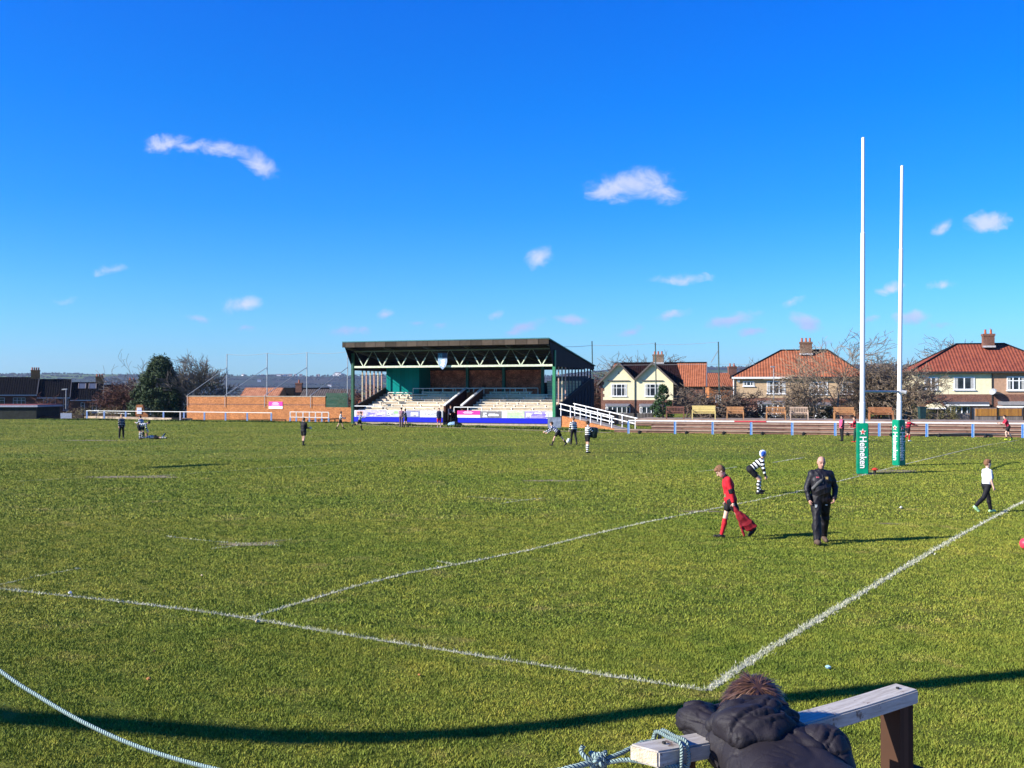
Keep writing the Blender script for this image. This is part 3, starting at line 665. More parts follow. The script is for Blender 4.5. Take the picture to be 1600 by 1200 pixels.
b = MB(); b.tube([(-.3,-.05,1.2),(-.35,-.05,1.4),(-.15,-.05,1.5),(-.1,-.05,1.3)], .03, 5); b.build('crest_scroll', mat('crest_scroll_blue', (.2,.5,.6), .6), sh)

# picture board leaning at the ramp foot
b = MB(); p = SINV @ G(866, 668.5)
bd = MB(); bd.box(-.58, .58, -.03, .03, 0, .92); bd.box(-.55,.55,-.036,-.031,.03,.89, mi=1)
o = bd.build('picture_board', [mat('board_edge', (.08,.09,.1), .6), mat('cloudy_slate_print', (.05,.07,.11), .5, .3, 2.5, col2=(.22,.26,.34))]); q = G(866, 669); o.location = (q.x, q.y-.2, .0); o.rotation_euler = (R(-4), 0, sang)
tag(o, 'cloudy slate blue picture board leaning where stand meets ramp', 'board')

# ramp with brick flank and double white railings
A = Vector((4.35, 87.6, 0)); B = Vector((8.2, 80.5, 0)); L = (B-A).length; ra = math.atan2(B.y-A.y, B.x-A.x)
rp = empty('access_ramp', A, ra, 'brick sided ramp with double white railings descending from the grandstand', 'ramp')
b = MB(); b.prism([(0,0),(0,.92),(L,.06),(L,0)], lambda p, q, t: (p, t, q), -.1, .12); b.build('flank_wall', BRICKO, rp)
b = MB(); b.prism([(0,.0),(0,.88),(L,.02),(L,0)], lambda p, q, t: (p, t, q), .123, 1.5); b.build('ramp_slab', CONC, rp)
for w, e in ((0.0, -.3), (1.4, .9)):
    b = MB(); n = 5
    zt = lambda s_: .92*(1-s_/L)+.05
    for h in (.95, .5): b.bar((-.5, w, zt(-.5)+h), (L+e, w, zt(L+e)+h), .07, .07)
    for i in range(n+1):
        s_ = -.3+i*(L+e)/n; s_ = min(s_, L+e-.05); b.box(s_-.035, s_+.035, w-.035, w+.035, max(0, zt(s_)-.1), zt(s_)+.93)
    o = b.build('handrail', WHITE, rp)
# kit bags by the stair opening
tb = empty('kit_bag', G(710, 666.5)+Vector((0, -.3, 0)), 0, 'pale blue and black kit bag dumped by the stair opening', 'bag')
# ================================================================ signed-distance sculpting
def smin(a, b, k):
    h = np.clip(.5+.5*(b-a)/k, 0, 1); return b+(a-b)*h-k*h*(1-h)
def cap_d(P, a, b, ra, rb):
    ab = b-a; L2 = max(1e-9, float(ab@ab)); t = np.clip(((P-a)@ab)/L2, 0, 1)
    return np.linalg.norm(P-a-t[..., None]*ab, axis=-1)-(ra+(rb-ra)*t), t
def prim_d(P, p):
    if p['k'] == 'cap': return cap_d(P, p['a'], p['b'], p['ra'], p['rb'])
    q = (P-p['c'])@p['R']; r = p['r']; n = np.linalg.norm(q/r, axis=-1)
    n2 = np.linalg.norm(q/(r*r), axis=-1)+1e-9
    return n*(n-1)/n2, q[..., 2]/r[2]*.5+.5
def cap(a, b, ra, rb=None, tag_='', k=None): return dict(k='cap', a=np.array(a, float), b=np.array(b, float), ra=ra, rb=ra if rb is None else rb, tag=tag_, kk=k)
def ell(c, r, Rm=None, tag_='', k=None): return dict(k='ell', c=np.array(c, float), r=np.array(r, float), R=np.eye(3) if Rm is None else np.array(Rm, float), tag=tag_, kk=k)
def bounds(p):
    if p['k'] == 'cap':
        m = max(p['ra'], p['rb']); return np.minimum(p['a'], p['b'])-m, np.maximum(p['a'], p['b'])+m
    m = p['r'].max(); return p['c']-m, p['c']+m
def surf(prims, res, k=.03, cuts=None):
    """smooth union of prims -> (V, F); cuts: prims subtracted"""
    lo = np.min([bounds(p)[0] for p in prims], 0)-3*res-k*.3; hi = np.max([bounds(p)[1] for p in prims], 0)+3*res+k*.3
    n = np.ceil((hi-lo)/res).astype(int)+1
    D = np.full(n, 1.0, np.float64); ax = [lo[i]+res*np.arange(n[i]) for i in range(3)]
    for p in prims:
        a, b = bounds(p); kk = p['kk'] or k; m = kk+3*res
        i0 = np.maximum(0, np.floor((a-m-lo)/res).astype(int)); i1 = np.minimum(n, np.ceil((b+m-lo)/res).astype(int)+1)
        s = tuple(slice(i0[i], i1[i]) for i in range(3))
        X, Y, Z = np.meshgrid(ax[0][s[0]], ax[1][s[1]], ax[2][s[2]], indexing='ij'); P = np.stack([X, Y, Z], -1)
        D[s] = smin(D[s], prim_d(P, p)[0], kk)
    for p in (cuts or []):
        a, b = bounds(p); m = 3*res
        i0 = np.maximum(0, np.floor((a-m-lo)/res).astype(int)); i1 = np.minimum(n, np.ceil((b+m-lo)/res).astype(int)+1)
        if np.any(i1 <= i0): continue
        s = tuple(slice(i0[i], i1[i]) for i in range(3))
        X, Y, Z = np.meshgrid(ax[0][s[0]], ax[1][s[1]], ax[2][s[2]], indexing='ij'); P = np.stack([X, Y, Z], -1)
        D[s] = np.maximum(D[s], -prim_d(P, p)[0])
    return nets(D, lo, res)
def nets(D, lo, res):
    S = D < 0; n = np.array(D.shape)
    c = [S[i:n[0]-1+i, j:n[1]-1+j, k:n[2]-1+k] for i in (0, 1) for j in (0, 1) for k in (0, 1)]
    cnt = sum(x.astype(np.int8) for x in c); act = (cnt > 0) & (cnt < 8)
    idx = np.full(act.shape, -1, np.int64); cells = np.argwhere(act); idx[act] = np.arange(len(cells))
    acc = np.zeros((len(cells), 3)); w = np.zeros(len(cells))
    cor = np.array([(i, j, k) for i in (0, 1) for j in (0, 1) for k in (0, 1)])
    vals = np.stack([D[cells[:, 0]+i, cells[:, 1]+j, cells[:, 2]+k] for i, j, k in cor], 1)
    for a in range(8):
        for b in range(a+1, 8):
            if np.abs(cor[a]-cor[b]).sum() != 1: continue
            va, vb = vals[:, a], vals[:, b]; m = (va < 0) != (vb < 0)
            t = np.where(m, va/np.where(m, va-vb, 1), 0)
            acc += np.where(m[:, None], cor[a]+t[:, None]*(cor[b]-cor[a]), 0); w += m
    V = lo+res*(cells+acc/w[:, None]); F = []
    for d in range(3):
        o1, o2 = (d+1) % 3, (d+2) % 3
        sl0 = [slice(1, n[i]-1) for i in range(3)]; sl1 = list(sl0); sl0[d] = slice(0, n[d]-1); sl1[d] = slice(1, n[d])
        A, B_ = S[tuple(sl0)], S[tuple(sl1)]; ch = np.argwhere(A != B_)
        if not len(ch): continue
        off = np.ones(3, int); off[d] = 0; g = ch+off
        def I(e1, e2):
            q = g.copy(); q[:, o1] -= e1; q[:, o2] -= e2; return idx[q[:, 0], q[:, 1], q[:, 2]]
        Q = np.stack([I(0, 0), I(1, 0), I(1, 1), I(0, 1)], 1)
        flip = ~A[ch[:, 0], ch[:, 1], ch[:, 2]]
        Q[flip] = Q[flip][:, ::-1]; F.append(Q)
    F = np.concatenate(F); F = F[(F >= 0).all(1)]
    return V, F
def assign(V, prims):
    best = np.full(len(V), 9.); bi = np.zeros(len(V), int); bt = np.zeros(len(V))
    for i, p in enumerate(prims):
        d, t = prim_d(V, p); m = d < best; best = np.where(m, d, best); bi[m] = i; bt[m] = t[m]
    return bi, bt
def vnormals(V, F):
    a = V[F[:, 2]]-V[F[:, 0]]; b = V[F[:, 3]]-V[F[:, 1]]; fn = np.cross(a, b); N = np.zeros_like(V)
    for i in range(4): np.add.at(N, F[:, i], fn)
    return N/(np.linalg.norm(N, axis=1)[:, None]+1e-12)
def wrinkle(V, F, amp, f, seed=1):
    r = np.random.default_rng(seed); N = vnormals(V, F); h = 0
    for i in range(5):
        d = r.normal(size=3); d /= np.linalg.norm(d); d *= f*r.uniform(.35, 1.3); w = V@d+r.uniform(0, 6.3)+1.6*np.sin(V@(r.normal(size=3)*f*.35)); h = h+((1-np.abs(np.sin(w)))**2*1.5-.5 if i < 2 else np.sin(w)*.6)/4
    return V+N*(amp*2.0*h)[:, None]

# ================================================================ people
SKIN = mat('skin', (.62,.36,.26), .6, .08, 12); SKINP = mat('pale_skin', (.70,.44,.34), .6, .06, 12)
DARKEYE = mat('eye_dark', (.03,.02,.02), .4); LIP = mat('lip', (.40,.16,.13), .6); BROW = mat('brow', (.12,.07,.04), .9)
def v3(*a): return np.array(a, float)
def skeleton(H=1.4, lean=0, side_lean=0, legL=(0, 0), legR=(0, 0), armL=(0, 0, .12), armR=(0, 0, .12), spread=.10, head=0, hturn=0, bulk=1.0, hs=1.0, prone=False):
    """legs: (hip forward deg, knee bend deg[, abduct]); arms: (shoulder forward deg, elbow bend deg, out, [in/out of forearm])"""
    s = H/1.75; J = {}
    def legpts(hip, sgn, a):
        h, k = R(a[0]), R(a[1]); ab = a[2] if len(a) > 2 else spread*.5
        th = v3(math.sin(h), sgn*ab, -math.cos(h)); th /= np.linalg.norm(th); sh = v3(math.sin(h-k), sgn*ab*.5, -math.cos(h-k)); sh /= np.linalg.norm(sh)
        kn = hip+th*.44*s; an = kn+sh*.42*s
        return kn, an, h-k
    pel = v3(0, 0, 0); up = v3(math.sin(R(lean)), math.sin(R(side_lean)), math.cos(R(lean))); up /= np.linalg.norm(up)
    J['pel'] = pel; J['up'] = up
    for n_, sg, a in (('L', 1, legL), ('R', -1, legR)):
        hip = pel+v3(0, sg*.095*s, -.02*s); kn, an, sa = legpts(hip, sg, a); J['hip'+n_] = hip; J['kn'+n_] = kn; J['an'+n_] = an
        fa = a[3] if len(a) > 3 else None
        ft = R(fa) if fa is not None else max(0.0, -sa*.8) if sa < 0 else -sa*.0
        # foot direction: forward, toes drop when the shank leans back
        pit = R(fa) if fa is not None else (min(R(60), -sa*.9) if sa < -.35 else 0)
        J['toe'+n_] = an+v3(math.cos(pit), sg*.12, -math.sin(pit))*.155*s+v3(0, 0, -.045*s); J['heel'+n_] = an+v3(-.045*math.cos(pit), 0, -.045+.045*math.sin(pit))*s
    J['waist'] = pel+up*.16*s; J['chest'] = pel+up*.36*s; J['neck'] = pel+up*.53*s
    sd_ = v3(0, 1, 0)
    for n_, sg, a in (('L', 1, armL), ('R', -1, armR)):
        sho = J['neck']-up*(.045+.06*(bulk-1))*s+sd_*sg*.170*s*bulk**.4; b_ = R(a[0]); e = R(a[1]); out = a[2]; inn = a[3] if len(a) > 3 else out*.3
        ua = v3(math.sin(b_), sg*out, -math.cos(b_)); ua /= np.linalg.norm(ua); el = sho+ua*.29*s
        fa = v3(math.sin(b_+e), sg*inn, -math.cos(b_+e)); fa /= np.linalg.norm(fa); wr = el+fa*.25*s
        J['sh'+n_] = sho; J['el'+n_] = el; J['wr'+n_] = wr; J['fa'+n_] = fa
    hp = R(lean*.6+head); hd = v3(math.sin(hp), 0, math.cos(hp)); J['hd'] = hd; J['hc'] = J['neck']+hd*(.115*s+.09*s*hs)
    J['hf'] = v3(math.cos(hp)*math.cos(R(hturn)), math.sin(R(hturn)), -math.sin(hp)*math.cos(R(hturn)))
    if not prone:
        low = min(min(J['toeL'][2], J['heelL'][2]), min(J['toeR'][2], J['heelR'][2]))-.035*s
        for k_ in J:
            if k_ in ('up', 'hd', 'hf', 'faL', 'faR'): continue
            J[k_] = J[k_]-v3(0, 0, low)
    J['s'] = s; J['hs'] = hs; J['bulk'] = bulk
    return J
def head_prims(J):
    s = J['s']*J['hs']; c = J['hc']; u = J['hd']; f = J['hf']-u*(J['hf']@u); f /= np.linalg.norm(f); r = np.cross(u, f)
    Rm = np.stack([f, r, u], 1); J['Rm'] = Rm
    L = lambda x, y, z: c+Rm@(v3(x, y, z)*s)
    P = [ell(L(-.005, 0, .015), v3(.098, .078, .105)*s, Rm, 'head', .02), ell(L(.022, 0, -.055), v3(.068, .058, .062)*s, Rm, 'head', .03),
         cap(L(.06, 0, -.095), L(.05, 0, -.08), .026*s, .03*s, 'head', .025), cap(L(.088, 0, .012), L(.112, 0, -.026), .009*s, .015*s, 'nose', .012),
         cap(L(.078, -.024, .028), L(.078, .024, .028), .014*s, .014*s, 'brow', .015), cap(L(.086, -.018, -.062), L(.086, .018, -.062), .008*s, None, 'lip', .008)]
    for sg in (-1, 1): P.append(ell(L(-.005, sg*.080, -.005), v3(.019, .009, .032)*s, Rm, 'ear', .006))
    return P, L
def hand_prims(J, n_, curl=.5, res=.01):
    s = J['s']; w = J['wr'+n_]; d = J['fa'+n_]; sg = 1 if n_ == 'L' else -1
    acr = np.cross(d, v3(0, 1, 0)); acr = acr/(np.linalg.norm(acr)+1e-9)  # across the palm (front-back)
    pn = np.cross(acr, d)*sg; pn /= np.linalg.norm(pn)                       # palm side
    if pn[1]*sg > 0: pn = -pn
    fr = max(.0085*s, res*.62); P = [cap(w, w+d*.03*s, .024*s, .028*s, 'hand', .012)]
    for i, (o, ln) in enumerate(((-.030, .062), (-.010, .075), (.010, .070), (.029, .055))):
        base = w+d*.085*s+acr*o*s; P.append(cap(w+d*.03*s+acr*o*.5*s, base, .016*s, .011*s, 'hand', .012))
        k1 = base+(d*math.cos(curl*.7)+pn*math.sin(curl*.7))*ln*.5*s; k2 = k1+(d*math.cos(curl*1.8)+pn*math.sin(curl*1.8))*ln*.5*s
        P.append(cap(base, k1, fr, fr*.95, 'finger', .003)); P.append(cap(k1, k2, fr*.95, fr*.85, 'finger', .003))
    side = -acr if True else acr
    th0 = w+d*.035*s+acr*.026*s; th1 = th0+(d*.6+acr*.7+pn*.35)*.045*s; th2 = th1+(d*.85+acr*.1+pn*.4)*.035*s
    P += [cap(th0, th1, fr*1.35, fr*1.15, 'finger', .006), cap(th1, th2, fr*1.15, fr, 'finger', .003)]
    return P
def body_prims(J, curlL=.5, curlR=.5, res=.012, belly=0):
    s = J['s']; b = J['bulk']; up = J['up']; y = v3(0, 1, 0); f = np.cross(y, up); f /= np.linalg.norm(f); P = []
    for sg in (-1, 1):
        P.append(cap(J['pel']+y*sg*.06*s, J['waist']+y*sg*.045*s, .095*s*b, .085*s*b, 'torso', .05))
        P.append(cap(J['waist']+y*sg*.045*s, J['chest']+y*sg*.065*s, .085*s*b, .095*s*b, 'torso', .05))
        P.append(cap(J['chest']+y*sg*.065*s, J['neck']-up*.07*s+y*sg*.06*s, .095*s*b, .07*s*b, 'torso', .05))
        P.append(cap(J['neck']-up*.055*s+y*sg*.03*s, J['neck']-up*.06*s+y*sg*.145*s*b**.5, .055*s*b, .052*s*b, 'torso', .04))
    if belly: P.append(ell(J['waist']+f*.05*s+up*.02*s, v3(.12, .15, .13)*s*(1+belly), None, 'torso', .06))
    P.append(cap(J['pel']-y*.06*s-f*.02*s, J['pel']+y*.06*s-f*.02*s, .10*s*b, None, 'pelvis', .04))
    P.append(cap(J['neck']-up*.05*s, J['hc']-J['hd']*.04*s, .052*s, .046*s, 'neck', .03))
    for n_, curl in (('L', curlL), ('R', curlR)):
        k0 = len(P); P.append(cap(J['hip'+n_], J['kn'+n_], .082*s*b, .050*s, 'thigh', .03))
        mid = J['kn'+n_]*.68+J['an'+n_]*.32; bk = v3(-.012, 0, 0)*s
        P.append(cap(J['kn'+n_], mid+bk, .048*s, .052*s, 'shin0', .02)); P.append(cap(mid+bk, J['an'+n_], .052*s, .034*s, 'shin1', .02))
        P.append(cap(J['heel'+n_], J['toe'+n_], .034*s, .030*s, 'foot', .02)); P.append(cap(J['an'+n_], J['heel'+n_]*.5+J['toe'+n_]*.5, .034*s, .030*s, 'foot', .02))
        P.append(cap(J['sh'+n_], J['el'+n_], .050*s*b, .036*s, 'uarm', .025)); P.append(cap(J['el'+n_], J['wr'+n_], .038*s, .025*s, 'farm', .02))
        P += hand_prims(J, n_, curl, res)
        for p_ in P[k0:]: p_['side'] = n_
    hpz, L = head_prims(J); P += hpz
    return P, L
def layer(prims, spec):
    """spec {tag: (t0,t1,inflate)} -> new prims"""
    out = []
    for p in prims:
        if p['tag'] not in spec: continue
        t0, t1, inf = spec[p['tag']]; q = dict(p)
        if p['k'] == 'cap':
            q['a'] = p['a']+(p['b']-p['a'])*t0; q['b'] = p['a']+(p['b']-p['a'])*t1; q['ra'] = p['ra']+(p['rb']-p['ra'])*t0+inf; q['rb'] = p['ra']+(p['rb']-p['ra'])*t1+inf
        else: q['r'] = p['r']+inf
        out.append(q)
    return out
def stripe_attr(V, prims, J):
    bi, bt = assign(V, prims); tags = np.array([p['tag'] for p in prims])[bi]; st_ = (V-J['pel'])@J['up']
    for n_ in 'LR':
        for tg, a, b_ in (('uarm', 'sh', 'el'), ('farm', 'el', 'wr'), ('shin', 'kn', 'an')):
            A_, B_ = J[a+n_], J[b_+n_]; d = (B_-A_)/np.linalg.norm(B_-A_); mid = .5*(A_+B_)
            m = np.char.startswith(tags, tg) & (np.linalg.norm(V-mid, axis=1) < .35*J['s'])
            # choose the right side
            oth = 'R' if n_ == 'L' else 'L'; mid2 = .5*(J[a+oth]+J[b_+oth]); m &= np.linalg.norm(V-mid, axis=1) < np.linalg.norm(V-mid2, axis=1)
            st_ = np.where(m, (V-A_)@d*-1+(.45*J['s'] if tg != 'farm' else .2*J['s']), st_)
    return st_
PERSONS = {}
def person(label, loc, rz, J, outfit, hair=None, group=None, skin=None, res=.013, curl=(.5, .5), belly=0, extra=None, wr=.004, seed=1, haircut='short', helmet=None):
    root = empty('person', loc, rz, label, 'person', group)
    prims, L = body_prims(J, curl[0], curl[1], res, belly)
    V, F = surf(prims, res, .03)
    s = J['s']*J['hs']; fc = V[F].mean(1); mi = np.zeros(len(F), int)
    for sg in (-1, 1):
        mi[np.linalg.norm(fc-L(.088, sg*.030, .008), axis=1) < .0115*s+res*.35] = 1
        e0 = np.abs((fc-L(.085, sg*.031, .034))@J['Rm']); mi[(e0[:, 1] < .02*s) & (e0[:, 2] < .0055*s+res*.2) & (e0[:, 0] < .03*s)] = 3
    e0 = np.abs((fc-L(.092, 0, -.062))@J['Rm']); mi[(e0[:, 1] < .024*s) & (e0[:, 2] < .006*s+res*.25) & (e0[:, 0] < .02*s)] = 2
    npmesh('body', V, F, [skin or SKIN, DARKEYE, LIP, BROW], root, True, mi)
    for (nm, mt, spec, *rest) in outfit:
        allp = layer(prims, spec)
        if rest and callable(rest[0]): allp += rest[0](J)
        pair = nm in ('socks', 'boots', 'sleeves', 'side_panel')
        for sd__ in (('L', 'R') if pair else ('',)):
            pr_ = [p_ for p_ in allp if not sd__ or p_.get('side') == sd__]
            V, F = surf(pr_, res*1.0, .025)
            V = wrinkle(V, F, wr*J['s'], 26, seed+len(nm))
            npmesh({'socks': 'sock', 'boots': 'boot', 'sleeves': 'sleeve', 'side_panel': 'arm_band'}.get(nm, nm), V, F, mt, root, True, attrs={'st': stripe_attr(V, pr_, J)})
    if hair:
        hp = [ell(L(-.016, 0, .035), v3(.101, .086, .098)*s, J['Rm'], 'h'), ell(L(-.035, 0, -.005), v3(.075, .080, .075)*s, J['Rm'], 'h')]
        if haircut == 'mop': hp += [ell(L(.05, 0, .085), v3(.055, .06, .035)*s, J['Rm'], 'h'), ell(L(.0, 0, .095), v3(.07, .06, .035)*s, J['Rm'], 'h')]
        V, F = surf(hp, min(res, .011), .02, cuts=[ell(L(.105, 0, -.02), v3(.075, .10, .085)*s, J['Rm'], 'c')])
        V = wrinkle(V, F, .004*s, 70, seed); npmesh('hair', V, F, hair, root, True)
    if helmet:
        hp = [ell(L(-.008, 0, .03), v3(.112, .094, .108)*s, J['Rm'], 'h'), ell(L(-.02, 0, -.03), v3(.08, .092, .07)*s, J['Rm'], 'h')]
        V, F = surf(hp, min(res, .011), .02, cuts=[ell(L(.10, 0, -.03), v3(.07, .07, .075)*s, J['Rm'], 'c')])
        mi = (np.abs(((V[F].mean(1)-L(-.0, 0, -.0))@J['Rm'])[:, 1]) > .07*s).astype(int)
        npmesh('scrum_cap', V, F, helmet, root, True, mi)
    if extra: extra(root, J, L)
    return root
# ================================================================ buildings
def window(parent, x0, x1, z0, z1, cols=2, y=0.0, bars=(), sill=True, fm=None, gl=None, t=.07, name='window', cur=False):
    """casement set in a facade whose front is at y (facing -y)"""
    fm = fm or UPVC; b = MB(); d0, d1 = y-.05, y-.002
    b.box(x0, x1, d0, d1, z1-t, z1); b.box(x0, x1, d0, d1, z0, z0+t)
    b.box(x0, x0+t, d0, d1, z0+t, z1-t); b.box(x1-t, x1, d0, d1, z0+t, z1-t)
    for i in range(1, cols): x = x0+(x1-x0)*i/cols; b.box(x-t*.55, x+t*.55, d0, d1, z0+t, z1-t)
    for (fz, c0, c1) in bars: z = z0+(z1-z0)*fz; b.box(x0+(x1-x0)*c0/cols+t*.56, x0+(x1-x0)*c1/cols-t*.56, d0+.004, d1-.003, z-t*.4, z+t*.4)
    if sill: b.box(x0-.08, x1+.08, y-.13, y-.0025, z0-.08, z0-.002)
    w = b.build(name, fm, parent)
    b = MB(); b.box(x0+t, x1-t, y-.022, y-.012, z0+t, z1-t)
    if cur: b.box(x0+t+.02, x0+t+(x1-x0)*.14, y-.028, y-.0235, z0+t, z1-t, mi=1); b.box(x1-t-(x1-x0)*.14, x1-t-.02, y-.028, y-.0235, z0+t, z1-t, mi=1)
    b.build('pane', [gl or GLASS, mat('net_curtain', (.42,.42,.40), .8)], w); return w
def chimney(parent, x, y, z0, z1, w=1.0, d=.6, pots=3, brick=None):
    b = MB(); b.box(x-w/2, x+w/2, y-d/2, y+d/2, z0, z1-.22); b.box(x-w/2-.06, x+w/2+.06, y-d/2-.06, y+d/2+.06, z1-.22, z1)
    c = b.build('chimney', brick or BRICKD, parent)
    for i in range(pots):
        b = MB(); px = x-w/2+w*(i+.5)/pots; b.tube([(px, y, z1), (px, y, z1+.05), (px, y, z1+.42), (px, y, z1+.45)], [.13, .12, .10, .125], 8); b.build('chimney_pot', CHIMP, c)
    b = MB(); b.box(x-w/2-.08, x+w/2+.08, y-d/2-.1, y-d/2-.061, z0, z0+.18); b.build('flashing', mat('lead_flashing', (.5,.5,.5), .7), c)
def hip_roof(parent, x0, x1, y0, y1, ze, zr, hl, hr, mt, ov=.35, name='roof'):
    ym = (y0+y1)/2; b = MB(); X0, X1, Y0, Y1 = x0-ov, x1+ov, y0-ov, y1+ov
    p = [(X0,Y0,ze),(X1,Y0,ze),(X1,Y1,ze),(X0,Y1,ze),(x0+hl,ym,zr),(x1-hr,ym,zr)]
    b.poly(p, [(0,1,5,4),(2,3,4,5),(3,0,4),(1,2,5),(3,2,1,0)])
    r = b.build(name, mt, parent)
    b = MB()
    for a, c in ((0,4),(3,4),(1,5),(2,5),(4,5)): b.tube([Vector(p[a])+Vector((0,0,.02)), Vector(p[c])+Vector((0,0,.02))], .10, 6)
    b.build('ridge_tiles', mat('ridge_tile', (.34,.12,.07), .85, .2), r)
    return r
def gutter(parent, x0, x1, y, z, mt): b = MB(); b.box(x0, x1, y-.14, y-.003, z-.22, z-.02); b.build('gutter', mt, parent)
def baywin(parent, x0, x1, z0, z1, y, panes=4, dep=.7, roofm=None, flare=.35):
    b = MB(); pl = [(x0, y-.004), (x0+flare, y-dep), (x1-flare, y-dep), (x1, y-.004)]
    f = lambda p, q, t: (p, q, t)
    b.prism(pl, f, z0-.9, z0); b.prism(pl, f, z1-.12, z1)
    segs = [(pl[0], pl[1], 1), (pl[1], pl[2], panes), (pl[2], pl[3], 1)]
    for a, c, n in segs:
        for i in range(n+1):
            t = i/n; x = a[0]+(c[0]-a[0])*t; yy = a[1]+(c[1]-a[1])*t; b.box(x-.05, x+.05, yy-.03, yy+.04, z0, z1-.12)
    w = b.build('bay_window', UPVC, parent)
    g = MB(); g.prism([(x0+.08, y-.01), (x0+flare+.03, y-dep+.06), (x1-flare-.03, y-dep+.06), (x1-.08, y-.01)], f, z0+.01, z1-.13); g.build('pane', GLASS, w)
    r = MB(); r.poly([(x0-.15,y-.01,z1+.0),(x0+flare-.1,y-dep-.15,z1),(x1-flare+.1,y-dep-.15,z1),(x1+.15,y-.01,z1),(x0-.05,y-.01,z1+.38),(x1+.05,y-.01,z1+.38)],
                     [(0,1,4),(1,2,5,4),(2,3,5),(3,2,1,0)]); r.build('bay_roof', roofm or mat('grey_lead_roof', (.16,.16,.18), .7, .2), w)

# ---- house with twin cream gables (white bays), red pantile wing
YA = 140
HYAW = R(-12)
def fx(c, Y, k=1): return lambda px: (XW(px, Y)-c)*k
cA = XW(992, YA); f = fx(cA, YA, .985); z = lambda py: ZW(py, YA)
ha = empty('twin_gable_house', (cA, YA, 0), HYAW, 'cream and brick house pair with two white windowed front gables and dark inner roofs', 'house')
xL, xM, xR, xE = f(938), f(992), f(1052), f(1103)
b = MB(); b.box(xL, xR, 0, 9, -.3, z(625)); b.build('lower_wall', BRICKH, ha)
b = MB()
for xa, xb, pk in ((xL, xM, f(967)), (xM, xR, f(1020))):
    b.prism([(xa, z(625)), (xb, z(625)), (xb, z(594)), (pk, z(569)), (xa, z(594))] if xa == xL else [(xa, z(625)), (xb, z(625)), (xb, z(598)), (pk, z(569)), (xa, z(594))], lambda p, q, t: (p, t, q), 0, 3)
up = b.build('gable_wall', CREAMR, ha)
for i in range(7):   # brick quoins
    b = MB(); w = .45 if i % 2 else .25; b.box(xL-.02, xL+w, -.02, .3, z(625)+i*.42, z(625)+i*.42+.42); b.build('quoin', BRICKH, up)
b = MB()
for xa, xb, pk, za, zb in ((xL-.5, xM, f(967), z(601), z(593)), (xM, xR+.4, f(1020), z(593), z(601))):
    zp = z(566.5)
    for s0, s1, e0 in ((xa, pk, za), (xb, pk, zb)):
        b.poly([(s0, -.4, e0), (s1, -.4, zp), (s1, 4.6, zp), (s0, 4.6, e0), (s0, -.4, e0-.12), (s1, -.4, zp-.12), (s1, 4.6, zp-.12), (s0, 4.6, e0-.12)],
               [(0,1,2,3),(4,7,6,5),(0,4,5,1),(3,2,6,7),(0,3,7,4),(1,5,6,2)])
gr = b.build('gable_roof', TILED, ha)
b = MB()
for xa, xb, pk, za, zb in ((xL-.5, xM, f(967), z(601), z(593)), (xM, xR+.4, f(1020), z(593), z(601))):
    for s0, e0 in ((xa, za), (xb, zb)): b.bar((s0, -.45, e0-.03), (pk, -.45, z(566.5)-.03), .05, .22)
b.build('bargeboard', mat('grey_brown_bargeboard', (.12,.10,.09), .7), gr)
b = MB(); zr, zl = z(566), z(604)
xs0, xs1 = f(957), f(1062)
for (ta_, tb_, ba_, bb_, mm, nm) in ((f(955), f(962), xL-.2, xL+1.2, TILEO, 'hip_roof_end'), (f(962), f(1055), xL+1.2, f(1069), TILED, 'main_roof'), (f(1055), xE, f(1069), xE, TILEO, 'wing_roof')):
    b = MB(); b.poly([(ba_, .6, zl), (bb_, .6, zl), (tb_, 4.7, zr), (ta_, 4.7, zr), (ba_, 8.9, zl), (bb_, 8.9, zl)], [(0,1,2,3),(3,2,5,4)]+([(0,3,4)] if nm == 'hip_roof_end' else [])); b.build(nm, mm, ha)
b = MB(); b.tube([(f(955), 4.7, zr+.03), (xE, 4.7, zr+.03)], .12, 6); b.build('ridge_tiles', mat('ridge_tile', (0,0,0)), ha)
b = MB(); b.box(xR+.003, xE-.3, 1.0, 8.5, -.3, zl); b.build('wing_wall', BRICKH, ha)
b = MB(); b.poly([(xE+.02, .6, zl), (xE+.02, 8.9, zl), (xE+.02, 4.7, zr)], [(0,1,2)]); b.bar((xE+.02, .4, zl-.1), (xE+.02, 4.7, zr), .1, .25); b.build('gable_end', mat('grey_gable_end', (.16,.15,.16), .9), ha)
for (a, c) in ((955, 979), (1008, 1032)): window(ha, f(a), f(c), z(619), z(600), 3, 0, ((.68,0,3),), cur=True)
for (a, c) in ((949, 983), (1003, 1036)):
    b = MB(); b.box(f(a), f(c), -.16, -.003, z(595.5), z(594.2)); b.build('lintel', mat('grey_brown_bargeboard', (0,0,0)), ha)
    baywin(ha, f(a-3), f(c+1), z(645), z(635), 0, 4, .8)
b = MB(); b.box(f(966), f(966.8), -.05, -.003, z(584), z(580.5)); b.box(f(964.5), f(966), -.05, -.003, z(584), z(583.3)); b.build('wall_fixing', mat('iron', (.03,.03,.03)), ha)
b = MB(); b.tube([(xM, -.08, z(594)), (xM, -.08, -.2)], .06, 6); b.build('drainpipe', mat('iron', (0,0,0)), ha)
chimney(ha, f(1025), 5.0, z(567), z(552), 1.5, .9, 3, brickmat('chimney_buff_brick', (.30,.20,.12), (.20,.12,.08), (.3,.25,.2)))

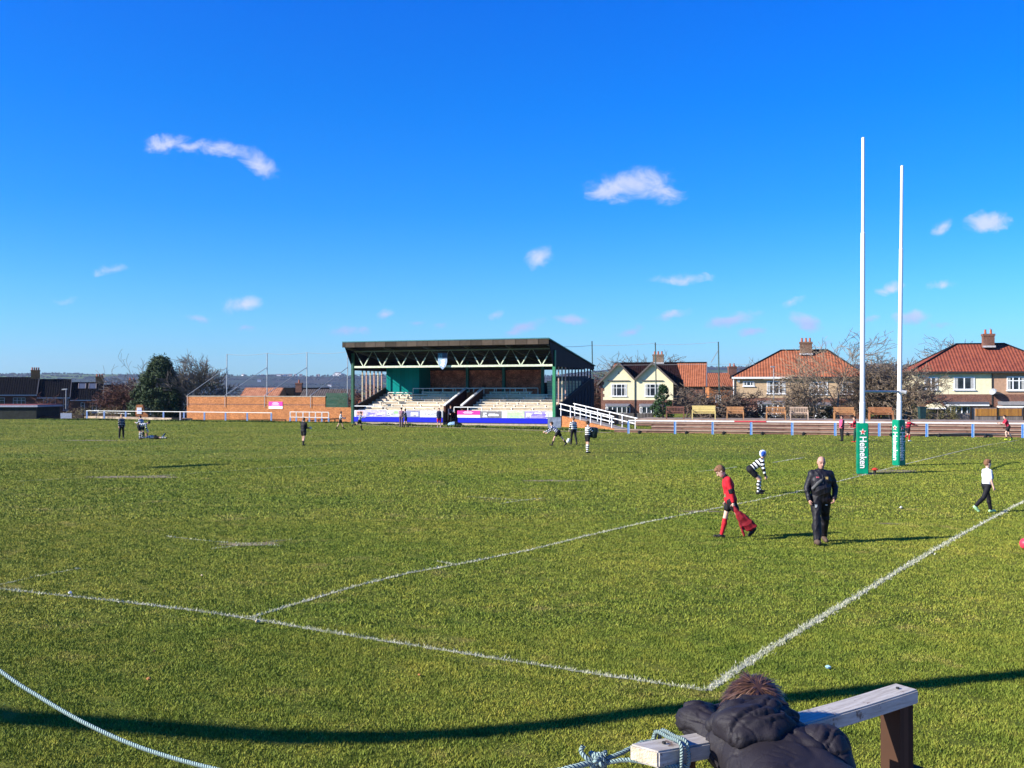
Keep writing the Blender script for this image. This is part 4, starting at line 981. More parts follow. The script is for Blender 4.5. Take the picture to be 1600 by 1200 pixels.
# ---- pale orange annex between
b0 = empty('small_pantile_house', (XW(1130, 150), 150, 0), 0, 'small brick house with orange pantile roof and white corner seen behind bare trees', 'house')
f = fx(XW(1130, 150), 150); z = lambda py: ZW(py, 150)
b = MB(); b.box(f(1108), f(1147), 0, 7, -.3, z(603)); b.build('wall', BRICKO, b0)
b = MB(); b.poly([(f(1106), -.3, z(604)), (f(1150), -.3, z(604)), (f(1150), 7.3, z(604)), (f(1106), 7.3, z(604)), (f(1112), 3.5, z(582)), (f(1146), 3.5, z(582))], [(0,1,5,4),(2,3,4,5),(3,0,4),(1,2,5),(3,2,1,0)]); b.build('roof', TILEO, b0)
b = MB(); b.box(f(1117), f(1146), -.5, -.003, z(648), z(636)); b.build('porch', WHITE, b0)
window(b0, f(1118), f(1126), z(628), z(617), 2, 0)
chimney(b0, f(1152), 3.5, z(600), z(571.5), 1.2, .8, 2, BRICKH)

# ---- hipped house with orange roof
YB = 112; cB = XW(1244, YB); f = fx(cB, YB, .965); z = lambda py: ZW(py, YB)
hb = empty('orange_roof_house', (cB, YB, 0), HYAW, 'beige pebbledashed house pair under a hipped orange pantile roof with a central brick chimney', 'house')
b = MB(); b.box(f(1146), f(1349), 0, 8.5, -.3, z(622)); b.build('lower_wall', BRICKH, hb)
b = MB(); b.box(f(1146)+.01, f(1349)-.01, .01, 8.49, z(622), z(590)); b.build('upper_wall', BEIGER, hb)
hip_roof(hb, f(1145), f(1350), 0, 8.5, z(589.5), z(545), 5.3, 3.5, TILEO)
gutter(hb, f(1142), f(1237), -.33, z(588.5), WHITE); gutter(hb, f(1237.2), f(1352), -.33, z(588.5), mat('black_gutter', (.03,.03,.03), .6))
chimney(hb, f(1263), 3.6, z(553), z(532), 1.3, .8, 3, brickmat('chimney_brown_brick', (.24,.13,.08), (.15,.08,.05), (.22,.17,.13)))
b = MB(); b.tube([(f(1145), -.1, z(591)), (f(1145), -.1, 0)], .07, 6); b.build('drainpipe', WHITE, hb)
for (a, c, t, u, n, br) in ((1160, 1178, 603, 596, 3, ()), (1198, 1227, 615, 595.5, 3, ((.68,0,3),)), (1264, 1293, 616, 597, 4, ((.68,0,4),)), (1313, 1333, 616, 597, 2, ((.65,0,2),))):
    window(hb, f(a), f(c), z(t), z(u), n, 0, br, cur=True)
baywin(hb, f(1184), f(1237), z(645), z(631.5), 0, 5, .8); baywin(hb, f(1262), f(1300), z(646), z(634), 0, 4, .8)
b = MB()
pl = [(f(1157)+i*(f(1184)-f(1157))/10, z(642)+.55*math.sin(math.pi*i/10)) for i in range(11)]
b.prism(pl, lambda p, q, t: (p, t, q), -1.1, -.003); hood = b.build('porch_hood', mat('salmon_hood', (.62,.36,.24), .8), hb)
b = MB(); b.box(f(1157), f(1184), -1.15, -1.103, z(643.5), z(641.5)); b.build('hood_edge', WHITE, hood)
b = MB(); b.box(f(1164), f(1180), -.02, -.003, 0, z(643)); b.build('door', mat('dark_door', (.03,.04,.04), .5), hb)
b = MB(); b.box(f(1151), f(1155), -.15, -.003, z(597), z(593)); b.build('alarm_box', WHITE, hb)
# ---- hipped house with red roof (right)
YC = 100; cC = XW(1530, YC); f = fx(cC, YC, .95); z = lambda py: ZW(py, YC)
hc = empty('red_roof_house', (cC, YC, 0), HYAW, 'cream and salmon rendered house pair with smooth red tiled roof at the right edge', 'house')
xm = f(1549.5)
b = MB(); b.box(f(1427), f(1668), 0, 8.5, -.3, z(616)); b.build('lower_wall', BRICKH, hc)
b = MB(); b.box(f(1431), xm-.02, .01, 8.49, z(616), z(581)); b.build('upper_wall', CREAMR, hc)
b = MB(); b.box(xm+.02, f(1666), .01, 8.49, z(616), z(581)); b.build('upper_wall', mat('salmon_pebbledash', (.46,.28,.18), .95, .1, 4, bump=.3, bscale=60), hc)
hip_roof(hc, f(1428), f(1668), 0, 8.5, z(580.5), z(534.5), 4.9, 4.9, TILER)
gutter(hc, f(1425), f(1670), -.33, z(580), mat('black_gutter', (0,0,0)))
chimney(hc, f(1557), 3.4, z(541), z(519), 1.05, .8, 2, BRICKH)
for (a, c, t, u, n, br) in ((1445, 1466, 609, 589, 2, ()), (1491, 1523, 609, 589, 2, ()), (1572, 1600, 610, 588.5, 3, ((.7,0,3),)), (1618, 1640, 610, 589, 2, ())):
    window(hc, f(a), f(c), z(t), z(u), n, 0, br, t=.10, cur=True)
baywin(hc, f(1478), f(1515), z(646), z(634), 0, 3, .7)
b = MB(); b.box(f(1475), f(1541), -1.2, -.003, z(631.5), z(628)); b.box(f(1475), f(1541), -1.18, -1.12, z(634), z(631.5), mi=1); b.build('flat_canopy', [mat('dark_grey_felt', (.09,.10,.13), .8), WHITE], hc)
b = MB(); b.poly([(f(1555), -.9, z(632.5)), (f(1620), -.9, z(632.5)), (f(1620), -.003, z(627)), (f(1558), -.003, z(627))], [(0,1,2,3)]); b.box(f(1557), f(1618), -.85, -.003, z(646), z(634), mi=1); b.build('lean_to_canopy', [mat('grey_tile_canopy', (.22,.22,.22), .8), WHITE], hc)
pl = [(f(1444)+i*(f(1475)-f(1444))/10, z(637)+.5*math.sin(math.pi*i/10)) for i in range(11)]
b = MB(); b.prism(pl, lambda p, q, t: (p, t, q), -1.1, -.003); hood = b.build('porch_hood', CREAMR, hc)
b = MB(); b.box(f(1444), f(1475), -1.15, -1.103, z(639), z(637)); b.build('hood_edge', WHITE, hood)
b = MB(); b.box(f(1449), f(1468), -.02, -.003, 0, z(640)); b.build('door', mat('dark_door', (0,0,0)), hc)
dish = MB(); dish.tube([(f(1549), -.5, z(612)), (f(1548), -.55, z(611)), (f(1547.5), -.6, z(610.6))], [.38, .3, .02], 14); dish.bar((f(1551), -.003, z(616)), (f(1549), -.5, z(612.5)), .04, .04); dish.build('satellite_dish', STEEL, hc)
b = MB(); b.tube([(xm, -.05, z(582)), (xm, -.05, 0)], .05, 6); b.build('drainpipe', mat('black_gutter', (0,0,0)), hc)
b = MB(); b.tube([(f(1560.5), 3.4, z(519)), (f(1560.5), 3.4, z(509))], .03, 5); b.bar((f(1558), 3.4, z(510)), (f(1563), 3.4, z(510)), .03, .03); b.build('aerial', STEEL, hc)

# low outbuilding between the houses
ob = empty('brick_outbuilding', (XW(1418, 96), 96, 0), 0, 'low brick outhouse with pale timber front left of the red roofed house', 'shed')
b = MB(); b.box(-.9, .9, 0, 2.5, 0, 1.9); b.build('wall', mat('grey_timber_boards', (.38,.33,.27), .9, .2), ob)
b = MB(); b.poly([(-1.1,-.2,1.9),(1.1,-.2,1.9),(1.1,2.7,2.5),(-1.1,2.7,2.5)], [(0,1,2,3)]); b.build('roof', TILED, ob)

# ---- left terrace of brick houses with slate roofs stepping away
th = R(20); D = Vector((math.cos(th), math.sin(th), 0)); NB = Vector((-math.sin(th), math.cos(th), 0))
Pc = Vector((XW(58, 165), 165, 0))
HL = [(-9.6, 0, 'first', 2.6, 5.4, 'leftmost slate roofed brick terrace house behind the flat roofed garage'), (0.0, 4.9, 's', 2.15, 5.1, 'slate roofed brick terrace house with paired sash windows behind the bare bush'),
      (4.9, 9.9, 's', 1.75, 4.6, 'slate roofed brick terrace house with two skylights behind the lamp post'), (9.9, 15.5, 's', 1.4, 4.2, 'furthest slate roofed terrace house half hidden by the bare red brown tree')]
SASH = mat('grey_white_sash', (.32,.33,.38), .6, .1)
for i, (u0, u1, kk, ze, zr, lab) in enumerate(HL):
    h = empty('terrace_house', Pc+D*u0, th, lab, 'house', 'brick terrace beyond the left corner'); W = u1-u0
    b = MB(); b.box(0, W-.01, 0, 8, -6, ze); b.prism([(0.02, ze), (8, ze), (4, zr-.1)], lambda p, q, t: (t, p, q), .02, W-.03); b.build('wall', BRICKD, h)
    b = MB(); b.poly([(-.02,-.35,ze-.12),(W,-.35,ze-.12),(W,4,zr),(-.02,4,zr),(-.02,8.35,ze-.12),(W,8.35,ze-.12)], [(0,1,2,3),(3,2,5,4)])
    b.poly([(-.02,-.35,ze-.22),(W,-.35,ze-.22),(W,4,zr-.1),(-.02,4,zr-.1),(-.02,8.35,ze-.22),(W,8.35,ze-.22)], [(3,2,1,0),(4,5,2,3)]); rf = b.build('roof', SLATE, h)
    b = MB(); b.box(-.0, W, -.42, -.36, ze-.26, ze-.08); b.build('gutter', SASH, h)
    b = MB(); b.bar((W-.0, -.35, ze-.05), (W, 4, zr+.05), .10, .08); b.build('verge', mat('grey_verge', (.10,.10,.11), .8), rf)
    if i == 0:
        window(h, 4.1, 4.9, ze-2.1, ze-.55, 1, 0, ((.7,0,1),), fm=SASH); window(h, 6.1, 7.9, ze-2.1, ze-.55, 3, 0, ((.7,0,3),), fm=SASH)
        chimney(h, W-.6, 4, zr-.9, zr+1.15, 1.3, .9, 4, BRICKO)
    if i == 1:
        for a in (.9, 2.0, 3.9): window(h, a, a+.72, ze-2.2, ze-.35, 1, 0, ((.5,0,1),), fm=SASH)
    if i == 2:
        window(h, 1.6, 2.2, ze-2.4, ze-.5, 1, 0, ((.7,0,1),), fm=SASH); window(h, 3.3, 4.6, ze-2.2, ze-.6, 2, 0, (), fm=SASH)
        for a in (1.1, 2.7):
            b = MB(); t = lambda v: (-.35+v*4.35, ze-.12+v*(zr-ze+.12))
            q0, q1 = t(.62), t(.9); b.poly([(a, q0[0], q0[1]+.06), (a+1.1, q0[0], q0[1]+.06), (a+1.1, q1[0], q1[1]+.06), (a, q1[0], q1[1]+.06)], [(0,1,2,3)], mi=1)
            b.bar((a, q0[0], q0[1]+.07), (a, q1[0], q1[1]+.07), .09, .06, mi=0); b.bar((a+1.1, q0[0], q0[1]+.07), (a+1.1, q1[0], q1[1]+.07), .09, .06, mi=0)
            b.build('skylight', [mat('skylight_frame', (.3,.25,.22)), mat('skylight_glass', (.10,.12,.16), .15)], h)
        chimney(h, W-.7, 4, zr-.7, zr+.95, 1.2, .8, 3, BRICKO)
    if i == 3:
        window(h, .8, 1.5, ze-2.1, ze-.5, 1, 0, ((.7,0,1),), fm=SASH); window(h, 2.6, 3.8, ze-2.2, ze-.5, 2, 0, (), fm=SASH); chimney(h, W-1.2, 4, zr-.8, zr+.75, 1.2, .8, 2, BRICKH)
# garage with white fascia
g0 = empty('flat_roof_garage', (XW(20, 116), 116, 0), 0, 'dark flat roofed garage block with a white fascia at the left edge', 'garage')
b = MB(); b.box(XW(-60,116)-XW(20,116), XW(57,116)-XW(20,116), 0, 6, -.6, ZW(636, 116)); b.build('wall', mat('dark_garage_render', (.022,.026,.022), .9, .25, 2), g0)
b = MB(); b.box(XW(-60,116)-XW(20,116)-.1, XW(59,116)-XW(20,116)+.1, -.25, 6.2, ZW(636,116)+.003, ZW(633.3,116)); b.box(XW(-60,116)-XW(20,116), XW(58,116)-XW(20,116), -.1, 6.1, ZW(633.3,116)+.001, ZW(632.2,116), mi=1)
b.build('flat_roof', [mat('grey_white_fascia', (.34,.37,.45), .6), mat('reddish_felt', (.25,.07,.06), .8)], g0)
# low dark garden walls, utility cabinet, lamp
b = MB(); b.box(XW(58.5,117), XW(96,117), 117, 117.3, -.6, ZW(650,117)); tag(b.build('garden_wall', BRICKD), 'dark low brick garden wall between the garage and the white board', 'wall')
b = MB(); b.box(XW(113,117), XW(130,117), 117, 117.3, -.6, ZW(648,117)); tag(b.build('garden_wall', mat('dark_hedge_wall', (.05,.035,.03), .9)), 'dark low wall just left of the railing start', 'wall')
cb = empty('white_board', (XW(103.5, 114), 114, 0), 0, 'pale grey blank board standing at the field edge under the lamp post', 'board')
b = MB(); b.box(-.62, .62, -.03, .03, .03, .62); b.build('panel', mat('pale_grey_panel', (.30,.33,.42), .6), cb); b = MB(); b.box(-.6,-.54,.031,.08,-.1,.6); b.box(.54,.6,.031,.08,-.1,.6); b.build('leg', STEEL, cb)
lp = empty('lamp_post', (XW(103.5, 121), 121, 0), 0, 'short grey lamp post left of the field railing', 'street lamp')
b = MB(); b.tube([(0,0,-1),(0,0,ZW(611,121)),(0,0,ZW(609,121))], [.10,.075,.06], 8); b.build('pole', mat('grey_lamp_metal', (.22,.23,.25), .5), lp)
b = MB(); b.bar((.1,0,ZW(608,121)), (-.5,0,ZW(608.6,121)), .18, .14); b.build('lamp_head', STEEL, lp)
lp2 = empty('lamp_post', (XW(1209, 95), 95, 0), 0, 'slim street lamp in front of the orange roofed house', 'street lamp')
b = MB(); b.tube([(0,0,0),(0,0,ZW(574,95))], [.06,.04], 8); b.build('pole', STEEL, lp2); b = MB(); b.bar((-.28,0,ZW(573,95)), (.12,0,ZW(573,95)), .16, .12); b.build('lamp_head', STEEL, lp2)

# ---- brick boundary wall left of the stand
W0 = Vector((XW(292, 110.5), 110.5, 0)); W1 = Vector((XW(553, 100.5), 100.5, 0)); wl_ = (W1-W0).length; wa = math.atan2(W1.y-W0.y, W1.x-W0.x)
bw = empty('boundary_wall', W0, wa, 'long orange brick boundary wall left of the grandstand', 'wall')
xs = wl_*(515-292)/(553-292)*.985
b = MB(); b.box(0, xs, 0, .3, -.1, 2.48); b.build('brickwork', BRICKO, bw)
b = MB(); b.box(xs+.002, wl_+.4, .002, .302, -.1, 1.45); b.build('brickwork', BRICKO, bw)
b = MB(); b.box(-.05, xs+.05, -.05, .35, 2.483, 2.56); b.build('coping', CONC, bw)
b = MB(); b.box(0, xs, -.012, -.002, 1.62, 1.72); b.build('darker_course', BRICKH, bw)
ga = empty('palisade_panel', W0+Vector((math.cos(wa), math.sin(wa), 0))*xs, wa, 'dark green steel palisade panel on the low end of the brick wall', 'fence')
b = MB()
for i in range(22): x = .05+i*.12; b.box(x, x+.07, .05, .08, 1.35, 2.86)
b.build('pales', GREENP, ga); b = MB(); b.box(0, 2.75, .09, .13, 1.55, 1.62); b.box(0, 2.75, .09, .13, 2.45, 2.52); b.build('rail', GREENP, ga)
sg = empty('wall_sign', W0+Vector((math.cos(wa), math.sin(wa), 0))*(wl_*(441-292)/(553-292)*.975), wa, 'magenta and white sign on the orange boundary wall', 'sign')
b = MB(); b.box(-.9, .9, -.05, -.005, 1.25, 1.98); b.box(-.9, .9, -.056, -.0505, 1.52, 1.98, mi=1)
for a, c, zz in ((-.3,.3,1.88),(-.45,.45,1.79),(-.35,.35,1.70),(-.5,.5,1.61)): b.box(a, c, -.062, -.0565, zz, zz+.035, mi=0)
b.build('panel', [WHITE, MAG], sg)
# pipes down the wall carrying the braces of the net poles
for k, (pp, pt, wx, lab) in enumerate(((354.5, 553, 293.5, 'leftmost tall net pole with a brace, beside the big bare tree'), (417.3, 551.5, 357.5, 'second tall net pole from the left with a brace to the brick wall'),
                                  (479.5, 550.5, 422, 'third net pole from the left, over the slate roof'), (543, 549, 493.5, 'net pole hidden partly by the roof end of the grandstand'))):
    Yp = 112-k*1.7; p = Vector((XW(pp, Yp), Yp, 0)); e = empty('net_pole', p, 0, lab, 'pole', 'tall net poles behind the brick wall')
    b = MB(); b.tube([(0,0,0),(0,0,ZW(pt,Yp))], .05, 6); b.build('pole', STEEL, e)
    wd_ = W0+(W1-W0)*((wx-292)/(553-292)*.985); wq = wd_+Vector((0,-.12,0))-p
    b = MB(); b.tube([(0,0,ZW(574,Yp)), (wq.x, wq.y, 2.62), (wq.x, wq.y, 1.4)], .035, 6); b.build('brace', STEEL, e)
def wire(name, pts, r, mt, label, cat='wire', sag=0):
    b = MB(); out = []
    for a, c in zip(pts[:-1], pts[1:]):
        for i in range(9): t = i/8; q = Vector(a).lerp(Vector(c), t); q.z -= sag*4*t*(1-t); out.append(q)
    b.tube(out, r, 5); return tag(b.build(name, mt), label, cat)
wire('net_wire', [PW(354.5,553.5,112), PW(417.3,552,110.3), PW(479.5,551,108.6), PW(543,549.5,106.9)], .02, STEEL, 'thin wire strung along the tops of the left net poles', sag=.15)
RP = [(925,533,118,'dark slender net pole rising at the right rear corner of the grandstand'), (1024,535,116,'slender net pole before the twin gabled house'), (1122.5,534,114,'leaning green net pole right of the red roofed wing')]
for px, py, Y, lab in RP:
    e = empty('net_pole', (XW(px+2, Y), Y, 0), 0, lab, 'pole', 'tall net poles behind the terracing')
    b = MB(); b.tube([(0,0,0),(XW(px,Y)-XW(px+2,Y),0,ZW(py,Y))], .07, 6); b.build('pole', mat('green_grey_pole', (.05,.09,.08), .6), e)
    if px == 1122.5: b = MB(); b.bar((-.1,0,ZW(546,Y)), (-.95,0,ZW(566,Y)), .07, .07); b.build('brace', STEEL, e)
wire('net_wire', [PW(866,541,95), PW(925,539.5,118), PW(1022,536.5,116), PW(1024,538.5,116), PW(1121,534.5,114)], .02, STEEL, 'thin wire running from the stand roof over the twin gabled house', sag=.1)
wire('overhead_line', [PW(925,571,118), PW(1024,570,116), PW(1130,569,114), PW(1180,570,113)], .015, STEEL, 'thin lower line crossing in front of the twin gabled roofs')

# ---- buildings behind the brick wall
def simple_house(name, pxs, Y, base, eave_py, ridge_py, wallm, roofm, label, depth=7, gab=True):
    c = XW(sum(pxs)/2, Y); h = empty(name, (c, Y, 0), 0, label, 'building'); w = XW(pxs[1], Y)-XW(pxs[0], Y); ze, zr = ZW(eave_py, Y), ZW(ridge_py, Y)
    b = MB(); b.box(-w/2, w/2, 0, depth, base, ze)
    if gab: b.prism([(0.01, ze), (depth-.01, ze), (depth/2, zr-.12)], lambda p, q, t: (t, p, q), -w/2+.02, w/2-.02)
    b.build('wall', wallm, h)
    b = MB(); b.poly([(-w/2,-.3,ze-.05),(w/2,-.3,ze-.05),(w/2,depth/2,zr),(-w/2,depth/2,zr),(-w/2,depth+.3,ze-.05),(w/2,depth+.3,ze-.05)], [(0,1,2,3),(3,2,5,4)]); b.build('roof', roofm, h); return h, w, ze, zr
simple_house('pantile_outhouse', (373, 434), 140, -4, 622, 605.5, BRICKO, tilemat('pale_orange_tiles', (.62,.28,.15), (.42,.17,.09)), 'low building with pale orange roof showing over the brick wall')
h, w, ze, zr = simple_house('dark_roof_house', (436, 507), 146, -4, 622, 605.5, mat('black_gable', (.01,.008,.009), .9), SLATE, 'black roofed house with a small chimney behind the brick wall')
b = MB(); b.box(-w/2-.05, -w/2+2.2, -.5, -.35, -4, ZW(605.6,146)); b.build('dark_gable', mat('black_gable', (0,0,0)), h)
chimney(h, .1-w/2+2.3, 2.2, ze, ZW(598,146), .9, .7, 1, BRICKH)
h, w, ze, zr = simple_house('grey_roof_house', (466, 552), 136, -4, 624, 608, mat('grey_wall', (.2,.19,.17), .9), tilemat('grey_brown_tiles', (.15,.125,.11), (.10,.085,.075)), 'long grey tiled roof just left of the grandstand')
simple_house('brick_outhouse', (555, 600), 128, -2, 640, 626, BRICKO, TILEO, 'orange brick outhouse seen through the open end of the stand')

# ---- terracing and railings on the right
T0 = G(955, 676.2); T1 = G(1760, 686.5); td = (T1-T0).normalized(); tn = Vector((-td.y, td.x, 0)); ta = math.atan2(td.y, td.x); TL = (T1-T0).length
te = empty('terracing', T0, ta, 'four brown brick and timber terrace steps behind the right railing', 'terrace steps')
STEPM = boardmat('brown_step_edging', (.30,.17,.12), (.17,.09,.07), 2.4, 0, .95, .5); STEPT = mat('gritty_step_top', (.32,.25,.20), .95, .25, 2, bump=.4, col2=(.20,.15,.11))
sx = [3.2, 2.6, 1.2, 1.0]
for i in range(4):
    b = MB(); b.box(sx[i] if i else 0, TL, 1.0+i*1.0, 1.08+i*1.0, i*.235 if i else -.05, (i+1)*.235); stp = b.build('step_riser', STEPM, te)
    b = MB(); b.box(sx[i] if i else 0, TL, .93+i, 1.09+i, (i+1)*.235-.085, (i+1)*.235); b.build('step_nosing', mat('pale_worn_nosing', (.42,.30,.22), .9, .25, 1.5, bump=.4, col2=(.26,.17,.12)), stp)
    b = MB(); b.box(sx[i] if i else 0, TL, 1.083+i, 2.0+i if i < 3 else 9, (i)*.235-.05, (i+1)*.235-.012); b.build('step_top', STEPT, stp)
posts = [982, 1054.7, 1113.6, 1173.7, 1237.8, 1305, 1373.8, 1448, 1520, 1598, 1680, 1760]
P0, P1 = G(982, 677.3), G(1520, 683.3); pd = (P1-P0)
def onrail(px, P0, P1):
    k = (px-800)/1600; d = P1-P0; t = (k*P0.y-P0.x)/(d.x-k*d.y); return P0+d*t
rails = empty('field_railing', P0, 0, 'long white topped railing with blue posts in front of the right terracing', 'railing')
b = MB(); e1 = onrail(1760, P0, P1)-P0; b.bar((0,0,.93), (e1.x, e1.y, .93), .07, .085); b.build('top_rail', WHITE, rails)
b = MB(); a1, a2 = onrail(1147, P0, P1)-P0, onrail(1197, P0, P1)-P0; b.bar((a1.x, a1.y-.045, .93), (a2.x, a2.y-.045, .93), .02, .088); b.build('red_wrapped_length', mat('red_tape', (.55,.05,.07), .6), rails)
for px in posts:
    q = onrail(px, P0, P1)-P0; b = MB(); b.box(q.x-.07, q.x+.07, q.y-.05, q.y+.05, 0, .885); b.box(q.x-.005, q.x+.072, q.y-.06, q.y-.052, .0, .885, mi=1); b.build('post', [BLUEP, mat('pale_blue_worn', (.45,.62,.80), .6)], rails)
for i, px in enumerate((998, 1071, 1129, 1189, 1253, 1321, 1389, 1464, 1536)):
    q = onrail(px, P0, P1)+Vector((0, -.35, 0)); e = MB()
    e.tube([(0,0,.0),(0,0,.16),(0.03,0,.24)], [.10,.13,.05], 7); e.tube([(.05,0,.2),(.2,-.02,.10)], [.05,.03], 6)
    o = e.build('ground_light', mat('black_rubber', (.015,.015,.015), .6)); o.location = q
    tag(o, None, 'bollard', 'small black fittings along the foot of the railing'); o['label'] = 'small black fitting on the turf edge at the foot of the blue post railing'

# left railings
def lrail(name, pts, h, postpx, label, bases, twin=False, mid=None):
    A, B_ = G(*pts[0]), G(*pts[1]); e = empty(name, A, 0, label, 'railing'); v = B_-A
    b = MB(); b.bar((0,0,h), (v.x, v.y, h), .06, .065); b.build('top_rail', WSH, e)
    if mid: b = MB(); b.bar((0,0,mid), (v.x, v.y, mid), .05, .055); b.build('mid_rail', WSH, e)
    for px in postpx:
        q = onrail(px, A, B_)-A; b = MB()
        b.box(q.x-.08, q.x+.08, q.y-.05, q.y+.05, 0, (mid or h)-.04, mi=0)
        if mid: b.box(q.x-.05, q.x+.05, q.y-.04, q.y+.04, mid+.035, h-.045, mi=1)
        b.build('post', [mat('washed_blue_paint', (.25,.38,.66), .6), WHITE], e)
    return e
lrail('field_railing', [(135, 653.6), (425, 658.2)], .86, (136, 163, 196.6, 255.6, 287.5, 319.6, 352.6, 386.4, 424), 'white topped railing with pale blue posts running along the left end of the field', None)
lrail('wall_railing', [(453, 658.8), (514, 659.6)], .98, (453.5, 463, 473.5, 483.5, 493, 503, 513.5), 'short two bar white railing in front of the brick wall', None, mid=.46)
b = MB(); q = G(281.8, 657.5); b.box(-.07, .07, -.05, .05, 0, .9); o = b.build('white_post', mat('pinkish_white_post', (.60,.52,.5), .7)); o.location = q; tag(o, 'single pinkish white post before the dark evergreen', 'post')
b = MB(); q = G(276, 657); b.box(-.7, .7, -.3, .3, 0, .12); b.box(-.45, .5, -.25, .25, .12, .28); o = b.build('covered_pallet', mat('black_rubber', (0,0,0))); o.location = q; tag(o, 'low black covered pile at the foot of the white post', 'pile')
# low kerb and rubble strip behind the left railing
b = MB(); a, c = G(140, 652.8), G(292, 656.8); b.bar((a.x, a.y, .10), (c.x, c.y, .10), 1.4, .22); tag(b.build('kerb_strip', mat('sandy_rubble', (.40,.31,.22), .95, .35, 1.2, bump=.5)), kind='structure')
b = MB(); a, c = G(147, 652.2), G(230, 653.6); b.bar((a.x, a.y+1.2, .55), (c.x, c.y+1.2, .4), .07, .08); b.bar((a.x, a.y+1.2, 0), (a.x, a.y+1.2, .75), .12, .12); b.bar((a.x-.5, a.y+1.2, .8), (a.x+.1, a.y+1.2, .8), .1, .1); tag(b.build('broken_rail', WSH), 'short dirty white rail stub behind the start of the left railing', 'railing')
pr_ = empty('brick_pier', (XW(218, 113), 113, 0), 0, 'orange brick pier with a small white and blue sign behind the left railing', 'pier')
b = MB(); b.prism([(-.45,-.2),(1.0,-.2),(.9,.5),(.5,.8),(.35,1.55),(-.35,1.55),(-.45,.9)], lambda p, q, t: (p, t, q), 0, .5); b.build('brickwork', BRICKO, pr_)
b = MB(); b.box(-.28, .25, -.05, -.005, .55, 1.25); b.box(-.2, .3, -.06, -.0505, .78, .95, mi=1); b.build('notice', [WHITE, mat('notice_blue', (.12,.2,.6), .6)], pr_)

# ---- benches on the top terrace
def bench(px, yb, Yb, w, hb, colour, label, slat, arm=True, ht=.95):
    X = XW(px, Yb); e = empty('park_bench', (X, Yb, .94-.012), ta*.6, label, 'bench', 'wooden benches along the top of the terracing')
    m = mat(*colour)
    b = MB()
    for i in range(5): b.box(-w/2, w/2, -.02-i*.095, .06-i*.095, .42, .45)
    b.build('seat', m, e)
    b = MB(); b.box(-w/2, w/2, .10, .14, ht-.1, ht); b.box(-w/2, w/2, .08, .12, .5, .57)
    if slat:
        n = int(w/.11)
        for i in range(n): x = -w/2+.05+i*(w-.1)/(n-1); b.box(x-.025, x+.025, .095, .12, .57, ht-.1)
    else: b.box(-w/2+.02, w/2-.02, .095, .12, .60, .74); b.box(-w/2+.02, w/2-.02, .095, .12, .76, ht-.11)
    b.build('backrest', m, e)
    for x in (-w/2+.03, w/2-.03):
        b = MB(); b.box(x-.035, x+.035, -.46, -.39, 0, .66); b.box(x-.035, x+.035, .08, .15, 0, .5); b.build('leg', m, e)
        b = MB(); b.box(x-.04, x+.04, -.48, .1, .662, .70); b.build('armrest', m, e)
    return e
YB_ = lambda px: onrail(px, P0, P1).y+5.2
bench(1055, 657, YB_(1055), 1.35, 0, ('brown_slatted_wood', (.20,.09,.06), .7, .2), 'dark brown slatted bench beside the green shrub', True)
bench(1099.5, 657, YB_(1099), 1.75, 0, ('pale_yellow_paint', (.66,.52,.20), .6, .08), 'pale yellow painted bench, the tallest of the row', False, ht=1.02)
WOOD = ('golden_teak', (.48,.24,.10), .6, .2)
bench(1148.5, 657, YB_(1148), 1.25, 0, WOOD, 'teak bench under the pruned bare trees left of the porch hood', False)
bench(1212, 657, YB_(1212), 1.4, 0, WOOD, 'teak bench below the slim street lamp', True)
bench(1248, 657, YB_(1248), 1.3, 0, ('weathered_pale_wood', (.55,.40,.29), .8, .2), 'weathered pale slatted bench beside the multi-stemmed tree', True)
bench(1318.5, 657, YB_(1318), 1.45, 0, WOOD, 'teak bench behind the child in pink and black', False)
bench(1375.5, 657, YB_(1375), 1.65, 0, ('red_brown_teak', (.40,.17,.07), .6, .2), 'red brown bench seen between the two goal posts', False)
# ---- garden fences behind the terracing
FENC = boardmat('grey_fence_boards', (.36,.29,.24), (.20,.16,.14), .14, 0, .9, .3)
def fence(pxa, pxb, Y, zt, label, mt=FENC, zb=.2):
    xa, xb = XW(pxa, Y), XW(pxb, Y); e = empty('garden_fence', (xa, Y, 0), 0, label, 'fence')
    b = MB(); b.box(0, xb-xa, 0, .04, zb, zt); b.build('board_panel', mt, e); n = max(2, int((xb-xa)/1.9))
    for i in range(n+1): b = MB(); x = (xb-xa)*i/n; b.box(x-.05, x+.05, -.06, -.003, 0, zt+.03); b.build('post', TIMBD, e)
    return e
fence(962, 1020, 88, ZW(645.5, 88), 'grey weathered board fence below the twin gabled house', boardmat('dark_grey_boards', (.22,.19,.16), (.10,.085,.075), .14, 0, .9, .2))
fence(928, 961, 92, ZW(640, 92), 'black stained fence at the foot of the access ramp', mat('black_fence', (.01,.009,.009), .9))
fence(1427, 1516, 84, ZW(645.5, 84), 'pale weathered board fence half covered by twigs before the red roofed house')
o = fence(1517, 1640, 80, ZW(637, 80), 'tall board fence with an orange strip along its top at the right edge')
b = MB(); xa = XW(1517, 80); b.box(XW(1524,80)-xa, XW(1596,80)-xa, -.03, -.004, ZW(650,80), ZW(638.5,80)); b.build('orange_strip', boardmat('orange_stained_boards', (.62,.28,.06), (.34,.15,.05), .11, 0, .8, .5), o)
bn = empty('wheelie_bin', (XW(1440.5, 78), 78, .94), 0, 'dark green bin on the terrace left of the fence', 'bin')
